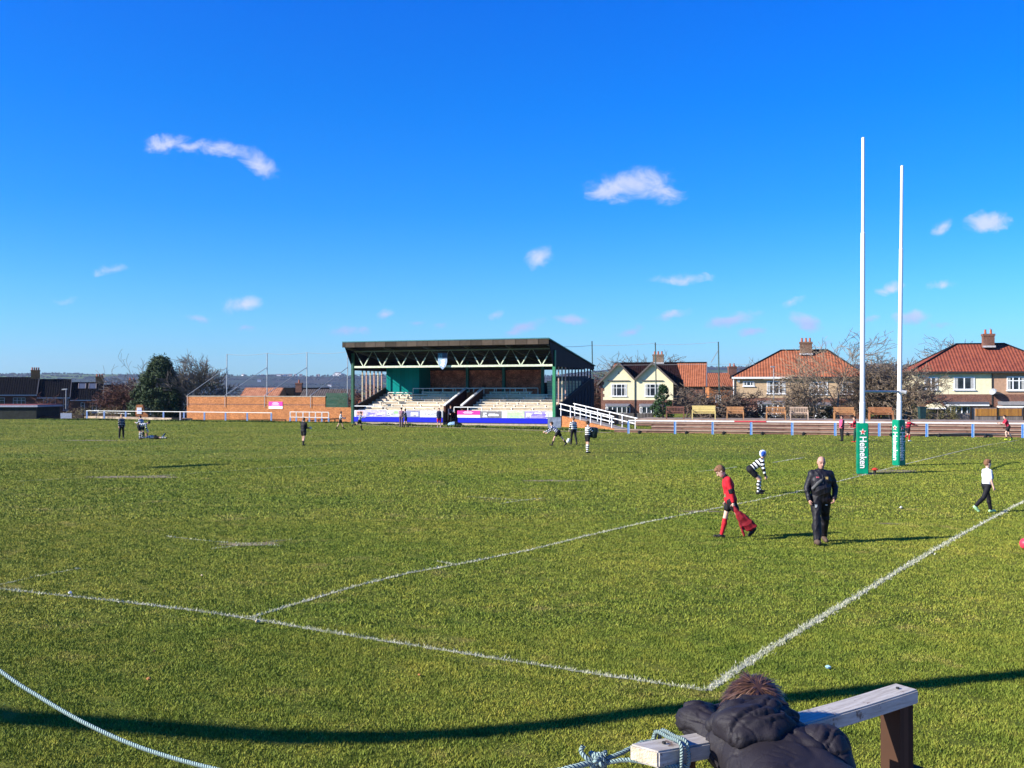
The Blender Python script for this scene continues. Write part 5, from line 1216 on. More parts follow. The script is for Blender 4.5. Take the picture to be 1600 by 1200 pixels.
b = MB(); b.poly([(-.2,-.2,0),(.2,-.2,0),(.2,.2,0),(-.2,.2,0),(-.25,-.25,.85),(.25,-.25,.85),(.25,.25,.85),(-.25,.25,.85)], [(3,2,1,0),(4,5,6,7),(0,1,5,4),(1,2,6,5),(2,3,7,6),(3,0,4,7)]); b.build('body', mat('dark_bin_plastic', (.02,.05,.05), .5), bn)
b = MB(); b.box(-.28,.28,-.28,.27,.852,.92); b.build('lid', mat('dark_bin_plastic', (0,0,0)), bn)

# ---- goal posts
def pxd(px, Y): return XW(px, Y)
PN, PF = G(1347, 740.5), G(1404, 727.5); PN.y = PN.y
goal = empty('rugby_goal', (PN+PF)/2, 0, 'tall white rugby goal posts joined by a crossbar coloured shade grey', 'goal posts')
GP = mat('gloss_white_post', (.86,.86,.85), .35, .02)
for P, tilt, h, yaw, lab in ((PN, .065, 12.3, R(4), 'n'), (PF, .17, 12.2, R(44), 'f')):
    c = P-(PN+PF)/2; t = lambda z_: Vector((c.x+tilt*z_/12.3, c.y, z_))
    b = MB(); b.tube([t(0), t(2.6)], .098, 16); b.tube([t(2.6), t(2.63), t(8.8)], [.098, .088, .078], 16); b.tube([t(8.8), t(8.82), t(h-.02), t(h)], [.080, .062, .058, .02], 16)
    b.build('post', GP, goal, smooth=False)
a, c = PN-(PN+PF)/2, PF-(PN+PF)/2; b = MB(); b.tube([a+Vector((0,0,3.0)), c+Vector((0,0,3.0))], .047, 12); b.tube([c+Vector((.1,-.1,3.0)), c+Vector((.25,-.2,2.96))], .08, 8); b.build('crossbar', mat('crossbar_shaded_white', (.34,.35,.36), .5), goal)  # white crossbar coloured grey to stand for its shaded side
GREENH = mat('pad_green_vinyl', (.0,.235,.125), .38, .12, 3, bump=.15, bscale=5)
STARR = mat('star_red', (.75,.06,.02), .6)
for P, yaw, lab, pw in ((PN, R(-13), 'green goal post pad facing the camera square on, on the near post', .40), (PF, R(25), 'green goal post pad turned corner on, on the far post', .375)):
    e = empty('post_pad', P, yaw, lab, 'post pad', 'green lettered goal post pads'); H_ = 1.86
    import bmesh
    bm = bmesh.new(); bmesh.ops.create_cube(bm, size=1.0); bmesh.ops.scale(bm, vec=(pw, pw, H_), verts=bm.verts); bmesh.ops.translate(bm, vec=(0,0,H_/2), verts=bm.verts)
    bmesh.ops.subdivide_edges(bm, edges=[e_ for e_ in bm.edges if abs(e_.verts[0].co.z-e_.verts[1].co.z) > 1], cuts=14)
    for v in bm.verts: w_ = 1+.012*math.sin(v.co.z*9+v.co.x*5)+.012*math.sin(v.co.z*23); v.co.x *= w_; v.co.y *= w_
    bmesh.ops.bevel(bm, geom=[e_ for e_ in bm.edges if e_.calc_face_angle(0) > .6], offset=.025, segments=3, affect='EDGES')
    me = bpy.data.meshes.new('foam_block'); bm.to_mesh(me); bm.free(); me.materials.append(GREENH); o = bpy.data.objects.new('foam_block', me); C.objects.link(o); o.parent = e
    for face in (0, 1):
        FR = Matrix.Rotation(0 if face == 0 else math.pi/2, 4, 'Z') if True else None
        if face == 1 and yaw < 0: FR = Matrix.Rotation(math.pi/2, 4, 'Z')
        if yaw > 0: FR = Matrix.Rotation(0 if face == 0 else -math.pi/2, 4, 'Z')
        M = FR @ Matrix.Translation((.0, -pw/2-.012, .80)) @ RX @ Matrix.Rotation(-math.pi/2, 4, 'Z')
        tm = textmesh('lettering', 'Heineken', .30, WHITE, e, M, .003, .006)
        # fit: 1.15 m long
        vs = [ (M.inverted() @ v.co) for v in tm.data.vertices]; xs_ = [v.x for v in vs]; ys_ = [v.y for v in vs]; kx = 1.14/(max(xs_)-min(xs_)); ky = .235/(max(ys_)-min(ys_))
        tm.data.transform(M @ Matrix.Diagonal((kx, ky, 1, 1)) @ M.inverted())
        b = MB()
        def star(r, y_, mi):
            pl = [(math.sin(i*math.pi/5)*(r if i % 2 == 0 else r*.42), 1.54+math.cos(i*math.pi/5)*(r if i % 2 == 0 else r*.42)) for i in range(10)]
            b.prism(pl, lambda p, q, t: FR @ Vector((p, t, q)), -pw/2-y_, -pw/2-y_+.004, mi)
        star(.125, .018, 0); star(.078, .024, 1); b.build('star', [WHITE, STARR], e)
# kicking tee / cone by the near post
q = G(1366.5, 741); e = empty('training_cone', q, 0, 'small black post with a red cap beside the near goal pad', 'marker'); b = MB(); b.tube([(0,0,0),(0,0,.16)], [.06,.05], 8); b.build('stem', mat('black_rubber', (0,0,0)), e)
b = MB(); b.tube([(0,0,.161),(0,0,.19),(0,0,.24)], [.12,.13,.04], 10); b.build('cap', mat('red_plastic', (.70,.06,.03), .5), e)

# ---- small things on the grass
def litter(px, py, sz, mt, lab, cat, seed):
    q = G(px, py); r = random.Random(seed); b = MB(); n = 7
    top = [(math.cos(6.283*i/n)*sz*r.uniform(.5, 1), math.sin(6.283*i/n)*sz*r.uniform(.5, 1), sz*r.uniform(.15, .6)) for i in range(n)]
    b.poly(top+[(0, 0, sz*.9)]+[(x*.7, y*.7, 0) for x, y, z_ in top], [(i, (i+1) % n, n) for i in range(n)]+[((i+1) % n, i, n+1+i, n+1+(i+1) % n) for i in range(n)])
    o = b.build(cat.replace(' ', '_'), mt); o.location = q+Vector((0, 0, .02)); return tag(o, lab, cat)
litter(111, 929, .045, WHITE, 'crumpled white scrap on the touchline at left', 'litter', 1)
LEAF = mat('dead_leaf', (.50,.22,.07), .8, .2)
litter(403, 974, .045, mat('tan_scrap', (.55,.42,.25), .8), 'tan scrap just below the corner where the lines meet', 'litter', 2)
litter(234, 1064, .035, LEAF, 'orange dead leaf on the grass above the left shadow', 'leaf', 3); litter(242, 1020, .025, LEAF, 'smaller dead leaf above the orange one', 'leaf', 4)
litter(655, 1057, .022, LEAF, 'brown dead leaf low in the middle of the grass', 'leaf', 5); litter(1293, 1046, .04, mat('pale_blue_scrap', (.35,.60,.72), .6), 'pale blue scrap of plastic right of the corner', 'litter', 6)
litter(1407, 795, .06, WHITE, 'white scrap on the grass behind the man in black', 'litter', 7); litter(316, 901, .03, mat('tan_scrap', (0,0,0)), 'tan flake on the grass by the worn dashes', 'litter', 8)
def rugby_ball(loc, L=.27, rot=(0, .5, .3), label='', mt=None):
    b = MB(); n = 12; b.tube([(0, 0, -L/2+L*i/n) for i in range(n+1)], [max(.002, .095*math.sqrt(max(0, 1-((i/n-.5)*2)**2))) for i in range(n+1)], 12)
    o = b.build('rugby_ball', mt or mat('ball_white', (.80,.80,.76), .5, .06), smooth=True); o.location = loc; o.rotation_euler = rot; return tag(o, label, 'ball')
p = G(888, 694.5); rugby_ball((p.x, p.y, .22), .30, (0, R(20), 0), 'white rugby ball bouncing beside the bending player')
b = MB(); q = G(1600, 859); n = 10; b.tube([(0,0,-.11+.22*i/n) for i in range(n+1)], [max(.002, .11*math.sqrt(max(0, 1-((i/n-.5)*2)**2))) for i in range(n+1)], 14); o = b.build('training_ball', mat('pink_red_ball', (.75,.05,.09), .4), smooth=True); o.location = (q.x+.02, q.y, .12); tag(o, 'pink red ball cut by the right edge on the grass', 'ball')
# ================================================================ trees
BARK = mat('grey_brown_bark', (.165,.125,.09), .95, .3, 8); BARKR = mat('reddish_twigs', (.12,.055,.038), .95, .3, 3); BARKP = mat('pale_branch_bark', (.26,.195,.13), .9, .25, 6)
def grow(rnd, p, d, L, r, lvl, maxl, out, spread, curv, nb, droop=0.0, lens=.72):
    n = 4; pts = [p]; rad = [r]; q = Vector(p); dd = Vector(d)
    for i in range(n):
        dd = (dd+Vector((rnd.gauss(0, curv), rnd.gauss(0, curv), rnd.gauss(0, curv)-droop))).normalized(); q = q+dd*(L/n); pts.append(q.copy()); rad.append(r*(1-(i+1)/n*.45))
    out.append((lvl, pts, rad))
    if lvl >= maxl: return
    k = nb[lvl] if lvl < len(nb) else nb[-1]
    for j in range(k):
        i = rnd.randint(1 if lvl else 2, n) if j < k-1 else n; base = pts[i]
        ax = Vector((rnd.gauss(0,1), rnd.gauss(0,1), rnd.gauss(0,1))); ax = ax-ax.project(dd); 
        if ax.length < 1e-3: ax = Vector((1,0,0))
        ax.normalize(); a = rnd.uniform(.5, 1.15)*spread; nd_ = (dd*math.cos(a)+ax*math.sin(a)).normalized()
        grow(rnd, base, nd_, L*lens*rnd.uniform(.75, 1.15), rad[i]*.62, lvl+1, maxl, out, spread, curv, nb, droop, lens)
def bare_tree(px, yb, Y, H, label, seed, barkm=BARK, maxl=5, nb=(4, 3, 3, 3, 3), spread=.7, lean=0, curv=.12, L0=None, r0=.16, stems=1, droop=0, base=0.0, twig=.012, lens=.72, group=None, sq=1.0):
    rnd = random.Random(seed); e = empty('bare_tree', (XW(px, Y), Y, base), 0, label, 'tree', group); out = []
    L0 = L0 or H*.32
    for s_ in range(stems):
        a = rnd.uniform(0, 6.28); sp_ = .0 if stems == 1 else .38
        grow(rnd, Vector((0, 0, 0)), Vector((math.cos(a)*sp_+lean, math.sin(a)*sp_, 1)).normalized(), L0, r0, 0, maxl, out, spread, curv, nb, droop, lens)
    # normalise the height
    zs = max(p.z for l, ps, r in out for p in ps); k = H/zs; T = MB(); Cn = MB()
    for lvl, ps, rs in out:
        ps = [Vector((p.x*k*sq, p.y*k*sq, p.z*k)) for p in ps]; rr = [max(twig, r) for r in rs]
        (T if lvl <= 1 else Cn).tube(ps, rr, 6 if lvl <= 1 else 3, cap=False)
    T.build('trunk', barkm, e, smooth=True); Cn.build('crown', barkm, e); return e
bare_tree(322, 655, 118, ZW(544, 118)+.8, 'big bare tree between the evergreen and the leftmost net pole', 64, mat('pale_grey_bark', (.17,.145,.12), .95, .25, 6), 6, (4, 3, 3, 3, 3, 3), .55, base=-.8, r0=.2, stems=4, twig=.019, L0=2.0, curv=.06, sq=1.1, lens=.78)
bare_tree(176, 655, 122, ZW(592, 122)+.5, 'spreading bare red brown tree left of the evergreen', 8, BARKR, 5, (4, 4, 4, 3, 3), .95, base=-.5, r0=.16, stems=3, twig=.020, curv=.2, L0=1.2, sq=1.5)
bare_tree(228, 655, 121, ZW(547, 121)+.5, 'thin bare tree poking above the evergreen', 9, mat('pale_grey_bark', (0,0,0)), 4, (4, 4, 3, 2), .8, base=-.5, r0=.07, stems=2, twig=.018, sq=1.1)
bare_tree(205, 655, 124, ZW(595, 124)+.5, 'bare russet bush against the left side of the evergreen', 10, BARKR, 5, (5, 4, 3, 3, 3), .9, base=-.5, r0=.1, stems=4, twig=.020, L0=.9, sq=1.4)
bare_tree(82, 655, 125, ZW(612, 125)+.5, 'scraggy bare bush before the left terrace houses', 12, BARKR, 4, (4, 3, 3, 3), .9, base=-.5, r0=.06, stems=4, twig=.016, L0=.8, sq=1.2)
bare_tree(997, 640, 165, ZW(545, 165)+2, 'wide round bare tree behind the twin gabled house', 21, BARK, 5, (6, 5, 4, 3, 2), .75, base=-2, r0=.25, stems=3, twig=.03, L0=3, sq=1.35, lens=.78)
PRU = 'pruned bare garden trees above the terracing'
bare_tree(1072, 655, 84, ZW(598, 84), 'dense bare tree leaning between the shrub and the yellow bench', 23, BARK, 5, (4, 4, 4, 3, 3), .95, r0=.12, stems=3, twig=.020, L0=1.0, sq=1.3, curv=.2, group=PRU)
bare_tree(1112, 656, 83, ZW(600, 83), 'dark stemmed bare tree behind the yellow bench', 24, BARK, 5, (4, 4, 4, 3, 3), .95, r0=.15, stems=3, twig=.020, L0=1.2, sq=1.3, curv=.2, group=PRU)
bare_tree(1140, 656, 84, ZW(598, 84), 'forked bare tree with thick dark limbs behind the left teak bench', 26, mat('dark_bark', (.07,.05,.04), .9, .3), 5, (4, 4, 4, 4, 3), 1.0, r0=.17, stems=3, twig=.018, L0=1.2, sq=1.4, curv=.2, group=PRU)
bare_tree(1263, 657, 84, ZW(575, 84), 'pale multi-stemmed bare tree before the orange roofed house', 31, BARKP, 5, (4, 4, 3, 3, 3), .7, r0=.12, stems=5, twig=.018, L0=1.5, sq=1.15, curv=.13)
bare_tree(1310, 657, 86, ZW(515, 86), 'tall slim bare tree reaching above the orange roof', 33, BARKP, 5, (6, 4, 3, 3, 2), .75, r0=.13, stems=1, twig=.017, L0=3.4, sq=1.25, curv=.08)
bare_tree(1352, 657, 90, ZW(550, 90), 'bare tree with a wide crown left of the near goal post', 35, BARK, 5, (5, 4, 4, 4, 3), .75, r0=.13, stems=4, twig=.019, L0=1.8, sq=1.2, curv=.15)
bare_tree(1392, 657, 88, ZW(545, 88), 'thick bare tree crown between the goal posts', 36, BARKP, 5, (5, 4, 4, 3, 3), .75, r0=.13, stems=4, twig=.019, L0=1.5, sq=1.25, curv=.15)
bare_tree(1415, 655, 92, ZW(560, 92), 'bare tree just right of the far goal post', 38, BARK, 5, (5, 4, 3, 3, 3), .75, r0=.11, stems=2, twig=.013, L0=1.8, sq=1.0, curv=.15)
bare_tree(1370, 655, 95, ZW(590, 95), 'tangled bare bush low between the goal posts', 39, BARKR, 5, (5, 4, 4, 3, 3), .9, r0=.08, stems=5, twig=.014, L0=1.0, sq=1.7, curv=.2)
bare_tree(1520, 600, 150, ZW(520, 150), 'faint bare tree top behind the red roof', 40, BARK, 5, (5, 5, 4, 3, 2), .8, r0=.2, stems=2, twig=.028, L0=3, sq=1.3)
bare_tree(1170, 600, 160, ZW(557, 160), 'faint bare tree left behind the orange roof', 41, BARK, 5, (5, 5, 3, 3, 2), .8, r0=.2, stems=2, twig=.028, L0=2.5, sq=1.1)
bare_tree(935, 620, 170, ZW(580, 170)+2, 'brown bare tree between the stand and the twin gabled house', 42, BARKR, 5, (6, 5, 4, 3, 2), .85, base=-2, r0=.2, stems=4, twig=.03, L0=2, sq=1.8)
bare_tree(895, 620, 175, ZW(590, 175)+2, 'brown bare tree seen through the open end of the stand', 43, BARKR, 5, (6, 5, 4, 3, 2), .85, base=-2, r0=.2, stems=4, twig=.03, L0=2, sq=1.8)
bare_tree(588, 640, 135, ZW(597, 135)+2, 'russet bare bush seen through the left end of the stand', 44, BARKR, 5, (5, 5, 4, 3, 2), .85, base=-2, r0=.14, stems=4, twig=.026, L0=2, sq=1.5)
bare_tree(1222, 655, 82, ZW(655-7, 82)+.9, 'low bare shrub behind the street lamp bench', 45, BARK, 4, (4, 4, 4, 3), .95, r0=.05, stems=5, twig=.012, L0=.7, sq=1.6)
# leafy evergreens
LEAFD = mat('evergreen_leaf', (.045,.075,.020), .7, .5, 3, col2=(.014,.032,.010)); LEAFG = mat('shrub_leaf', (.045,.095,.025), .5, .5, 4, col2=(.015,.045,.012))
def leafy(name, px, Y, base, W, H, prof, n, sz, mt, label, seed, cat='tree', trunk=True, clumps=60, depth=None):
    r = np.random.default_rng(seed); e = empty(name, (XW(px, Y), Y, base), 0, label, cat)
    cz = r.uniform(0, 1, clumps)**.85; ca = r.uniform(0, 6.283, clumps); rad = np.interp(cz, *zip(*prof))*W/2*np.sqrt(r.uniform(.25, 1, clumps))
    cc = np.stack([np.cos(ca)*rad, np.sin(ca)*rad*(depth or 1), cz*H], 1); k = r.integers(0, clumps, n); cs = r.uniform(.5, 1.3, clumps)*W*.11
    d = r.normal(size=(n, 3)); d /= np.linalg.norm(d, axis=1)[:, None]; P = cc[k]+d*(cs[k]*r.uniform(.3, 1.05, n)**.6)[:, None]
    P[:, 2] = np.maximum(P[:, 2], .05)
    a = r.normal(size=(n, 3)); a /= np.linalg.norm(a, axis=1)[:, None]; b_ = np.cross(a, d); b_ /= np.linalg.norm(b_, axis=1)[:, None]+1e-9
    s_ = (sz*r.uniform(.5, 1.4, n))[:, None]; V = np.stack([P-a*s_, P+b_*s_*.5, P+a*s_, P-b_*s_*.5], 1).reshape(-1, 3)
    npmesh('foliage', V, np.arange(4*n).reshape(-1, 4), mt, e)
    b = MB(); b.tube([(0,0,0),(0,0,H*.75)], [W*.04+.04, .03], 7)
    for i in range(0, clumps, 3): c = cc[i]; b.tube([(0,0,max(.1,c[2]-.5)), tuple(c)], [.04, .015], 4, cap=False)
    b.build('trunk', BARK, e); return e
leafy('evergreen_tree', 250, 119, -.6, XW(294, 119)-XW(208, 119), ZW(561, 119)+.6, [(0, 1.1), (.15, 1.1), (.4, .95), (.65, .66), (.85, .36), (.95, .2), (1, .08)], 52000, .11, LEAFD, 'tall dense dark evergreen beyond the left railing', 3, clumps=230)
leafy('holly_shrub', 1036, 82, .4, XW(1054, 82)-XW(1018, 82), ZW(603, 82)-.4, [(0, .5), (.15, .95), (.45, 1), (.7, .6), (.9, .35), (1, .15)], 9000, .06, LEAFG, 'green leafy shrub between the twin gabled house and the brown bench', 4, 'shrub', clumps=70)
leafy('garden_hedge', 1281, 87, .5, XW(1305, 87)-XW(1258, 87), 1.1, [(0, 1), (1, 1)], 7000, .05, mat('brown_hedge_leaf', (.10,.09,.04), .8, .4, 4, col2=(.04,.04,.02)), 'clipped brown green hedge behind the pale multi-stemmed tree', 6, 'hedge', clumps=60, depth=.25)
leafy('climber', 1465, 83.6, .5, XW(1520, 83)-XW(1430, 83), 1.2, [(0, 1), (1, .8)], 2500, .045, mat('yellow_brown_climber', (.22,.19,.06), .8, .4, 4, col2=(.07,.07,.03)), 'straggly yellow brown climber over the weathered fence', 7, 'climber', clumps=60, depth=.08)
# brown scrub on the bank in the left corner
leafy('bank_scrub', 150, 118, -.3, 9, 1.0, [(0, 1), (1, .6)], 5000, .06, mat('straw_scrub', (.26,.21,.10), .9, .3, 3, col2=(.12,.10,.05)), 'straw coloured scrub behind the start of the left railing', 8, 'scrub', clumps=60, depth=.2)
# verge of rough grass in front of the stand
def strip_tufts(name, a, b_, wid, n, h, mt, label):
    r = np.random.default_rng(5); t = r.random(n); x = a.x+(b_.x-a.x)*t; y = a.y+(b_.y-a.y)*t+r.normal(0, wid, n)
    V = np.zeros((n, 3, 3)); an = r.uniform(0, 3.14, n); w_ = .06; V[:, 0, 0] = x-np.cos(an)*w_; V[:, 1, 0] = x+np.cos(an)*w_; V[:, 0, 1] = y-np.sin(an)*w_; V[:, 1, 1] = y+np.sin(an)*w_
    V[:, 2, 0] = x+r.normal(0, .05, n); V[:, 2, 1] = y+r.normal(0, .05, n); V[:, 2, 2] = h*r.uniform(.3, 1.2, n)*(.5+.5*np.abs(np.sin(t*19)+np.sin(t*43+1))/1.5)
    tag(npmesh(name, V.reshape(-1, 3), np.arange(3*n).reshape(-1, 3), mt), label, 'grass', kind='stuff')
strip_tufts('verge_grass', G(556, 662.8), G(955, 674), .12, 5000, .22, mat('rough_verge_green', (.10,.14,.03), .9, .3), 'rough grass verge at the foot of the grandstand and ramp')
strip_tufts('verge_grass', G(60, 655.4), G(553, 661.2), .10, 5000, .18, mat('rough_verge_green', (0,0,0)), 'rough grass edge at the foot of the left railing and brick wall')
b = MB(); a, c = G(553, 664), G(950, 676.5); b.poly([(a.x, a.y, .008), (c.x, c.y, .008), (c.x+.5, c.y+1.0, .008), (a.x+.3, a.y+1.6, .008)], [(0,1,2,3)])
tag(b.build('dirt_path', mat('trodden_earth', (.24,.19,.11), .95, .3, 3)), kind='structure')
# ---- far country: woods, hedges and tiny houses on the ridge
r = np.random.default_rng(12); V, F = [], []; NBL = 0
ico = [(0,0,1),(.9,0,.35),(.28,.85,.35),(-.72,.53,.35),(-.72,-.53,.35),(.28,-.85,.35),(0,0,-.3)]
icf = [(0,1,2),(0,2,3),(0,3,4),(0,4,5),(0,5,1),(1,6,2),(2,6,3),(3,6,4),(4,6,5),(5,6,1)]
pts = []
for i in range(420):   # hedgerow and wood clusters
    d = r.uniform(380, 4500)**1.0; a = r.uniform(-.55, .62); cx, cy = a*d, d*.98; L = r.uniform(30, 260)*(d/2500+.25); ang = r.normal(0, .25); n = int(r.uniform(12, 60))
    t = r.uniform(-.5, .5, n); wq = r.normal(0, r.choice([3, 3, 22]), n); pts.append(np.stack([cx+np.cos(ang)*t*L-np.sin(ang)*wq, cy+np.sin(ang)*t*L+np.cos(ang)*wq], 1))
a = np.linspace(-.56, .62, 900); pts.append(np.stack([a*4300, np.full(900, 4230.)+r.normal(0, 60, 900)], 1)[r.random(900) < .6])
pts = np.concatenate(pts); d = np.hypot(pts[:, 0], pts[:, 1]); ok = (d > 330) & ~((d < 900) & (np.abs(pts[:, 0]/pts[:, 1]) < .0))
pts = pts[ok]; z_ = terrain(pts[:, 0], pts[:, 1]); n = len(pts); base = np.array(ico)
sz = r.uniform(2.5, 6.5, n); J_ = base[None]*sz[:, None, None]*r.uniform(.75, 1.25, (n, 7, 1)); J_[..., 2] *= .9
Vv = J_+np.stack([pts[:, 0], pts[:, 1], z_+sz*.25], 1)[:, None]; Ff = np.array(icf)[None]+7*np.arange(n)[:, None, None]
tag(npmesh('woodland', Vv.reshape(-1, 3), Ff.reshape(-1, 3), mat('winter_wood', (.045,.035,.024), .95, .4, .05, col2=(.018,.022,.014))), 'dark bare woods and hedgerows across the far valley and ridge', 'woodland', kind='stuff')
DH = MB(); DH.box(-5, 5, -4, 4, -2, 5); me0 = None
proto = MB(); proto.box(-6, 6, -4, 4, -4, 5); 
k = 0
for px, d, w, wh in [(424,4250,1,1),(430,4260,1.3,1),(436,4240,2,1),(442,4250,1.6,1),(448,4260,2.2,1),(454,4240,1.2,0),(462,4250,1,1),(470,4260,1,0),(410,4250,1,0),(380,4240,1.1,1),(497,4260,1.2,0),(522,4230,.8,1),(528,4250,2.2,2),(536,4250,1,0),(405,3600,1,1),(515,3300,1,1),(539,2600,1,1),(155,4250,1.2,0),(95,4250,1.4,0),(62,4250,1,0),(1132,3300,1,1)]:
    X, Y = (px-800)/1600*d, d; zz = float(terrain(np.array([X]), np.array([Y]))[0])
    e = empty('distant_house', (X, Y, zz), R(random.uniform(-30, 30)), None, 'house', 'tiny pale houses on the far ridge'); e['label'] = 'tiny pale building on the far hazy hillside'
    b = MB(); hh = 7 if wh < 2 else 13; b.box(-6*w, 6*w, -4, 4, -3, hh); b.build('wall', mat('far_white_wall', (.75,.73,.70), .8) if wh else mat('far_brick_wall', (.35,.26,.22), .8), e)
    b = MB(); b.poly([(-6.3*w,-4.4,hh),(6.3*w,-4.4,hh),(6.3*w,4.4,hh),(-6.3*w,4.4,hh),(-6.3*w,0,hh+3.5),(6.3*w,0,hh+3.5)], [(0,1,5,4),(2,3,4,5),(3,0,4),(1,2,5)]); b.build('roof', mat('far_roof', (.15,.12,.11), .8), e)
# ---- unseen pipe added left of the view to cast the turf's shadow band
def shadow_src(px, py, h): s_ = G(px, py); k_ = h/math.tan(SUN_E); return Vector((s_.x-math.cos(SUN_A)*k_, s_.y-math.sin(SUN_A)*k_, h))
pts = [(-1300,1020,6.6),(-500,1060,6.6),(-200,1085,6.6),(0,1119,6.6),(120,1127,6.6),(250,1137,6.6),(400,1148,6.6),(500,1152,6.6),(620,1151,6.6),(760,1143,6.6),(900,1128,6.6),(1000,1113,6.6),(1150,1099,6.6),(1300,1083,6.6),(1450,1068,6.6),(1600,1053,6.6),(1850,1030,6.6),(2200,1000,6.6)]
S = [shadow_src(*p) for p in pts]; b = MB(); b.tube(S, .155, 10)
cbn = b.build('shadow_pipe_run', STEEL, None); e = empty('added_shadow_pipe', (0,0,0), 0, 'unseen grey overhead pipe added left of the terrace to cast a turf shadow', 'pipe'); cbn.parent = e
for q in (S[0],): b = MB(); b.tube([(q.x, q.y+.3, 0), (q.x, q.y+.3, 6.9)], .10, 10); b.build('added_support_pole', STEEL, e)
# floodlight far left: its head throws the small shadow on the field
fs = shadow_src(295, 728.0, 11.5); e = empty('floodlight', (fs.x, fs.y, 0), 0, 'tall floodlight pole outside the left of the field', 'floodlight')
b = MB(); b.tube([(0,0,0),(0,0,11.3)], [.10,.06], 8); b.build('pole', STEEL, e); b = MB(); b.bar((-.9,-.9,11.5), (.9,.9,11.5), .5, .45); b.build('lamp_head', STEEL, e)
# ================================================================ the people on and around the pitch
NAVY = (.012,.014,.035); OFFW = (.78,.78,.76)
HOOP = stripemat('black_white_hoops', (.008,.008,.013), OFFW, .105, .5); HOOPN = stripemat('navy_white_hoops', (.015,.02,.07), (.66,.68,.74), .10, .55)
HOOPB = stripemat('mostly_black_hoops', (.012,.012,.018), (.5,.5,.52), .10, .78); HSOCK = stripemat('hooped_sock', (.012,.012,.018), (.72,.72,.7), .10, .5, .3)
BLK = mat('black_kit_cloth', (.008,.008,.011), .75, .25, 20); BLKJ = mat('black_shell_jacket', (.010,.009,.014), .55, .3, 9, bump=.3, bscale=30, spec=.35)
REDK = mat('red_kit_cloth', (.55,.012,.025), .75, .15, 12); REDJ = mat('dark_red_jacket', (.26,.010,.018), .7, .2, 9); BOOT = mat('black_boot', (.012,.011,.012), .5)
REDB = stripemat('red_black_hoops', (.5,.02,.05), (.02,.012,.018), .16, .6); NAVJ = mat('navy_jacket', (.018,.026,.07), .7, .2, 9); PINKJ = mat('bright_pink_cloth', (.78,.08,.20), .7, .1)
GREYT = mat('grey_cloth', (.22,.23,.25), .8, .15); WSHIRT = mat('white_cloth', (.80,.82,.86), .8, .04); BLUESH = mat('dusty_blue_cloth', (.05,.08,.20), .8, .1)
HB = mat('brown_hair', (.07,.035,.018), .8, .3, 30); HG = mat('ginger_hair', (.22,.11,.055), .8, .3, 30); HK = mat('black_hair', (.012,.01,.01), .7); HBL = mat('sandy_hair', (.34,.19,.09), .8, .3, 30)
YEL = mat('yellow_green_boot', (.62,.78,.05), .5); WH2 = mat('white_vinyl_cap', (.72,.78,.85), .4, .05); BL2 = mat('blue_vinyl_cap', (.04,.12,.5), .4)
SH = lambda m, nm='shirt', i=.018, arm=.92: (nm, m, {'torso': (0, 1, i), 'uarm': (0, 1, i*.8), 'farm': (0, arm, i*.65), 'neck': (0, .3, .010)})
SHs = lambda m, nm='shirt', i=.018: (nm, m, {'torso': (0, 1, i), 'uarm': (0, .75, i), 'neck': (0, .3, .010)})
SHO = lambda m, i=.03: ('shorts', m, {'pelvis': (0, 1, i), 'thigh': (0, .5, i)})
TRO = lambda m, i=.020: ('trousers', m, {'pelvis': (0, 1, i), 'thigh': (0, 1, i), 'shin0': (0, 1, i), 'shin1': (0, .95, i)})
SOC = lambda m: ('socks', m, {'shin0': (.35, 1, .008), 'shin1': (0, 1, .008)})
BOO = lambda m: ('boots', m, {'foot': (0, 1, .008)})
def at(px, py, dy=0): q = G(px, py); return (q.x, q.y+dy, 0)
far = dict(res=.018, wr=.004)
GP_ = 'young rugby players and helpers on the pitch'
person('child in black with faint white stripes standing with arms down, leftmost figure', at(190, 685), R(-50), skeleton(1.48, 2, legL=(6, 4), legR=(-6, 2), armL=(4, 12, .12), armR=(-4, 14, .12), hs=1.08), [SH(HOOPB), TRO(BLK), BOO(BOOT)], HBL, GP_, seed=1, **far)
person('player in navy hooped shirt standing behind the bending team mate', at(222, 684.3), R(150), skeleton(1.42, 12, legL=(5, 4), legR=(-4, 2), armL=(30, 70, .1), armR=(20, 60, .1), hs=1.08, head=20), [SH(HOOPN), SHO(BLK), SOC(BLK), BOO(BOOT)], HK, GP_, seed=2, **far)
person('player in pale hooped shirt bending over the one lying down', at(217, 686.3), R(25), skeleton(1.5, 72, legL=(28, 20), legR=(10, 12), armL=(15, 12, .05), armR=(8, 10, .05), hs=1.05, head=20), [SH(HOOP, i=.02), SHO(BLK, .035), SOC(HSOCK), BOO(BOOT)], HK, GP_, seed=3, **far)
q = G(243, 686); o = person('player lying face down on the turf with one foot raised', (q.x, q.y, .12), R(184), skeleton(1.45, 88, legL=(-88, 4, .12), legR=(-84, 62, .1), armL=(80, 25, .5), armR=(75, 10, .3), prone=True, head=-15, hs=1.05), [SH(HOOPN), SHO(BLK), SOC(HSOCK), BOO(BOOT)], HBL, GP_, seed=4, **far)
def held_ball(sz=.24, off=(.0,0,0), m=None):
    def fn(root, J, L):
        b = MB(); n = 10; b.tube([(0, 0, -sz/2+sz*i/n) for i in range(n+1)], [max(.002, sz*.34*math.sqrt(max(0, 1-((i/n-.5)*2)**2))) for i in range(n+1)], 10)
        o = b.build('rugby_ball', m or mat('pale_ball', (.72,.68,.50), .5), smooth=True); w = root.matrix_basis @ Vector(tuple(J['wrR']+J['faR']*.08+v3(*off)))
        o.location = w; o.rotation_euler = (1.2, .4, .2); tag(o, 'pale rugby ball held against the hip of the adult in black shorts', 'ball')
    return fn
bpy.context.view_layer.update()
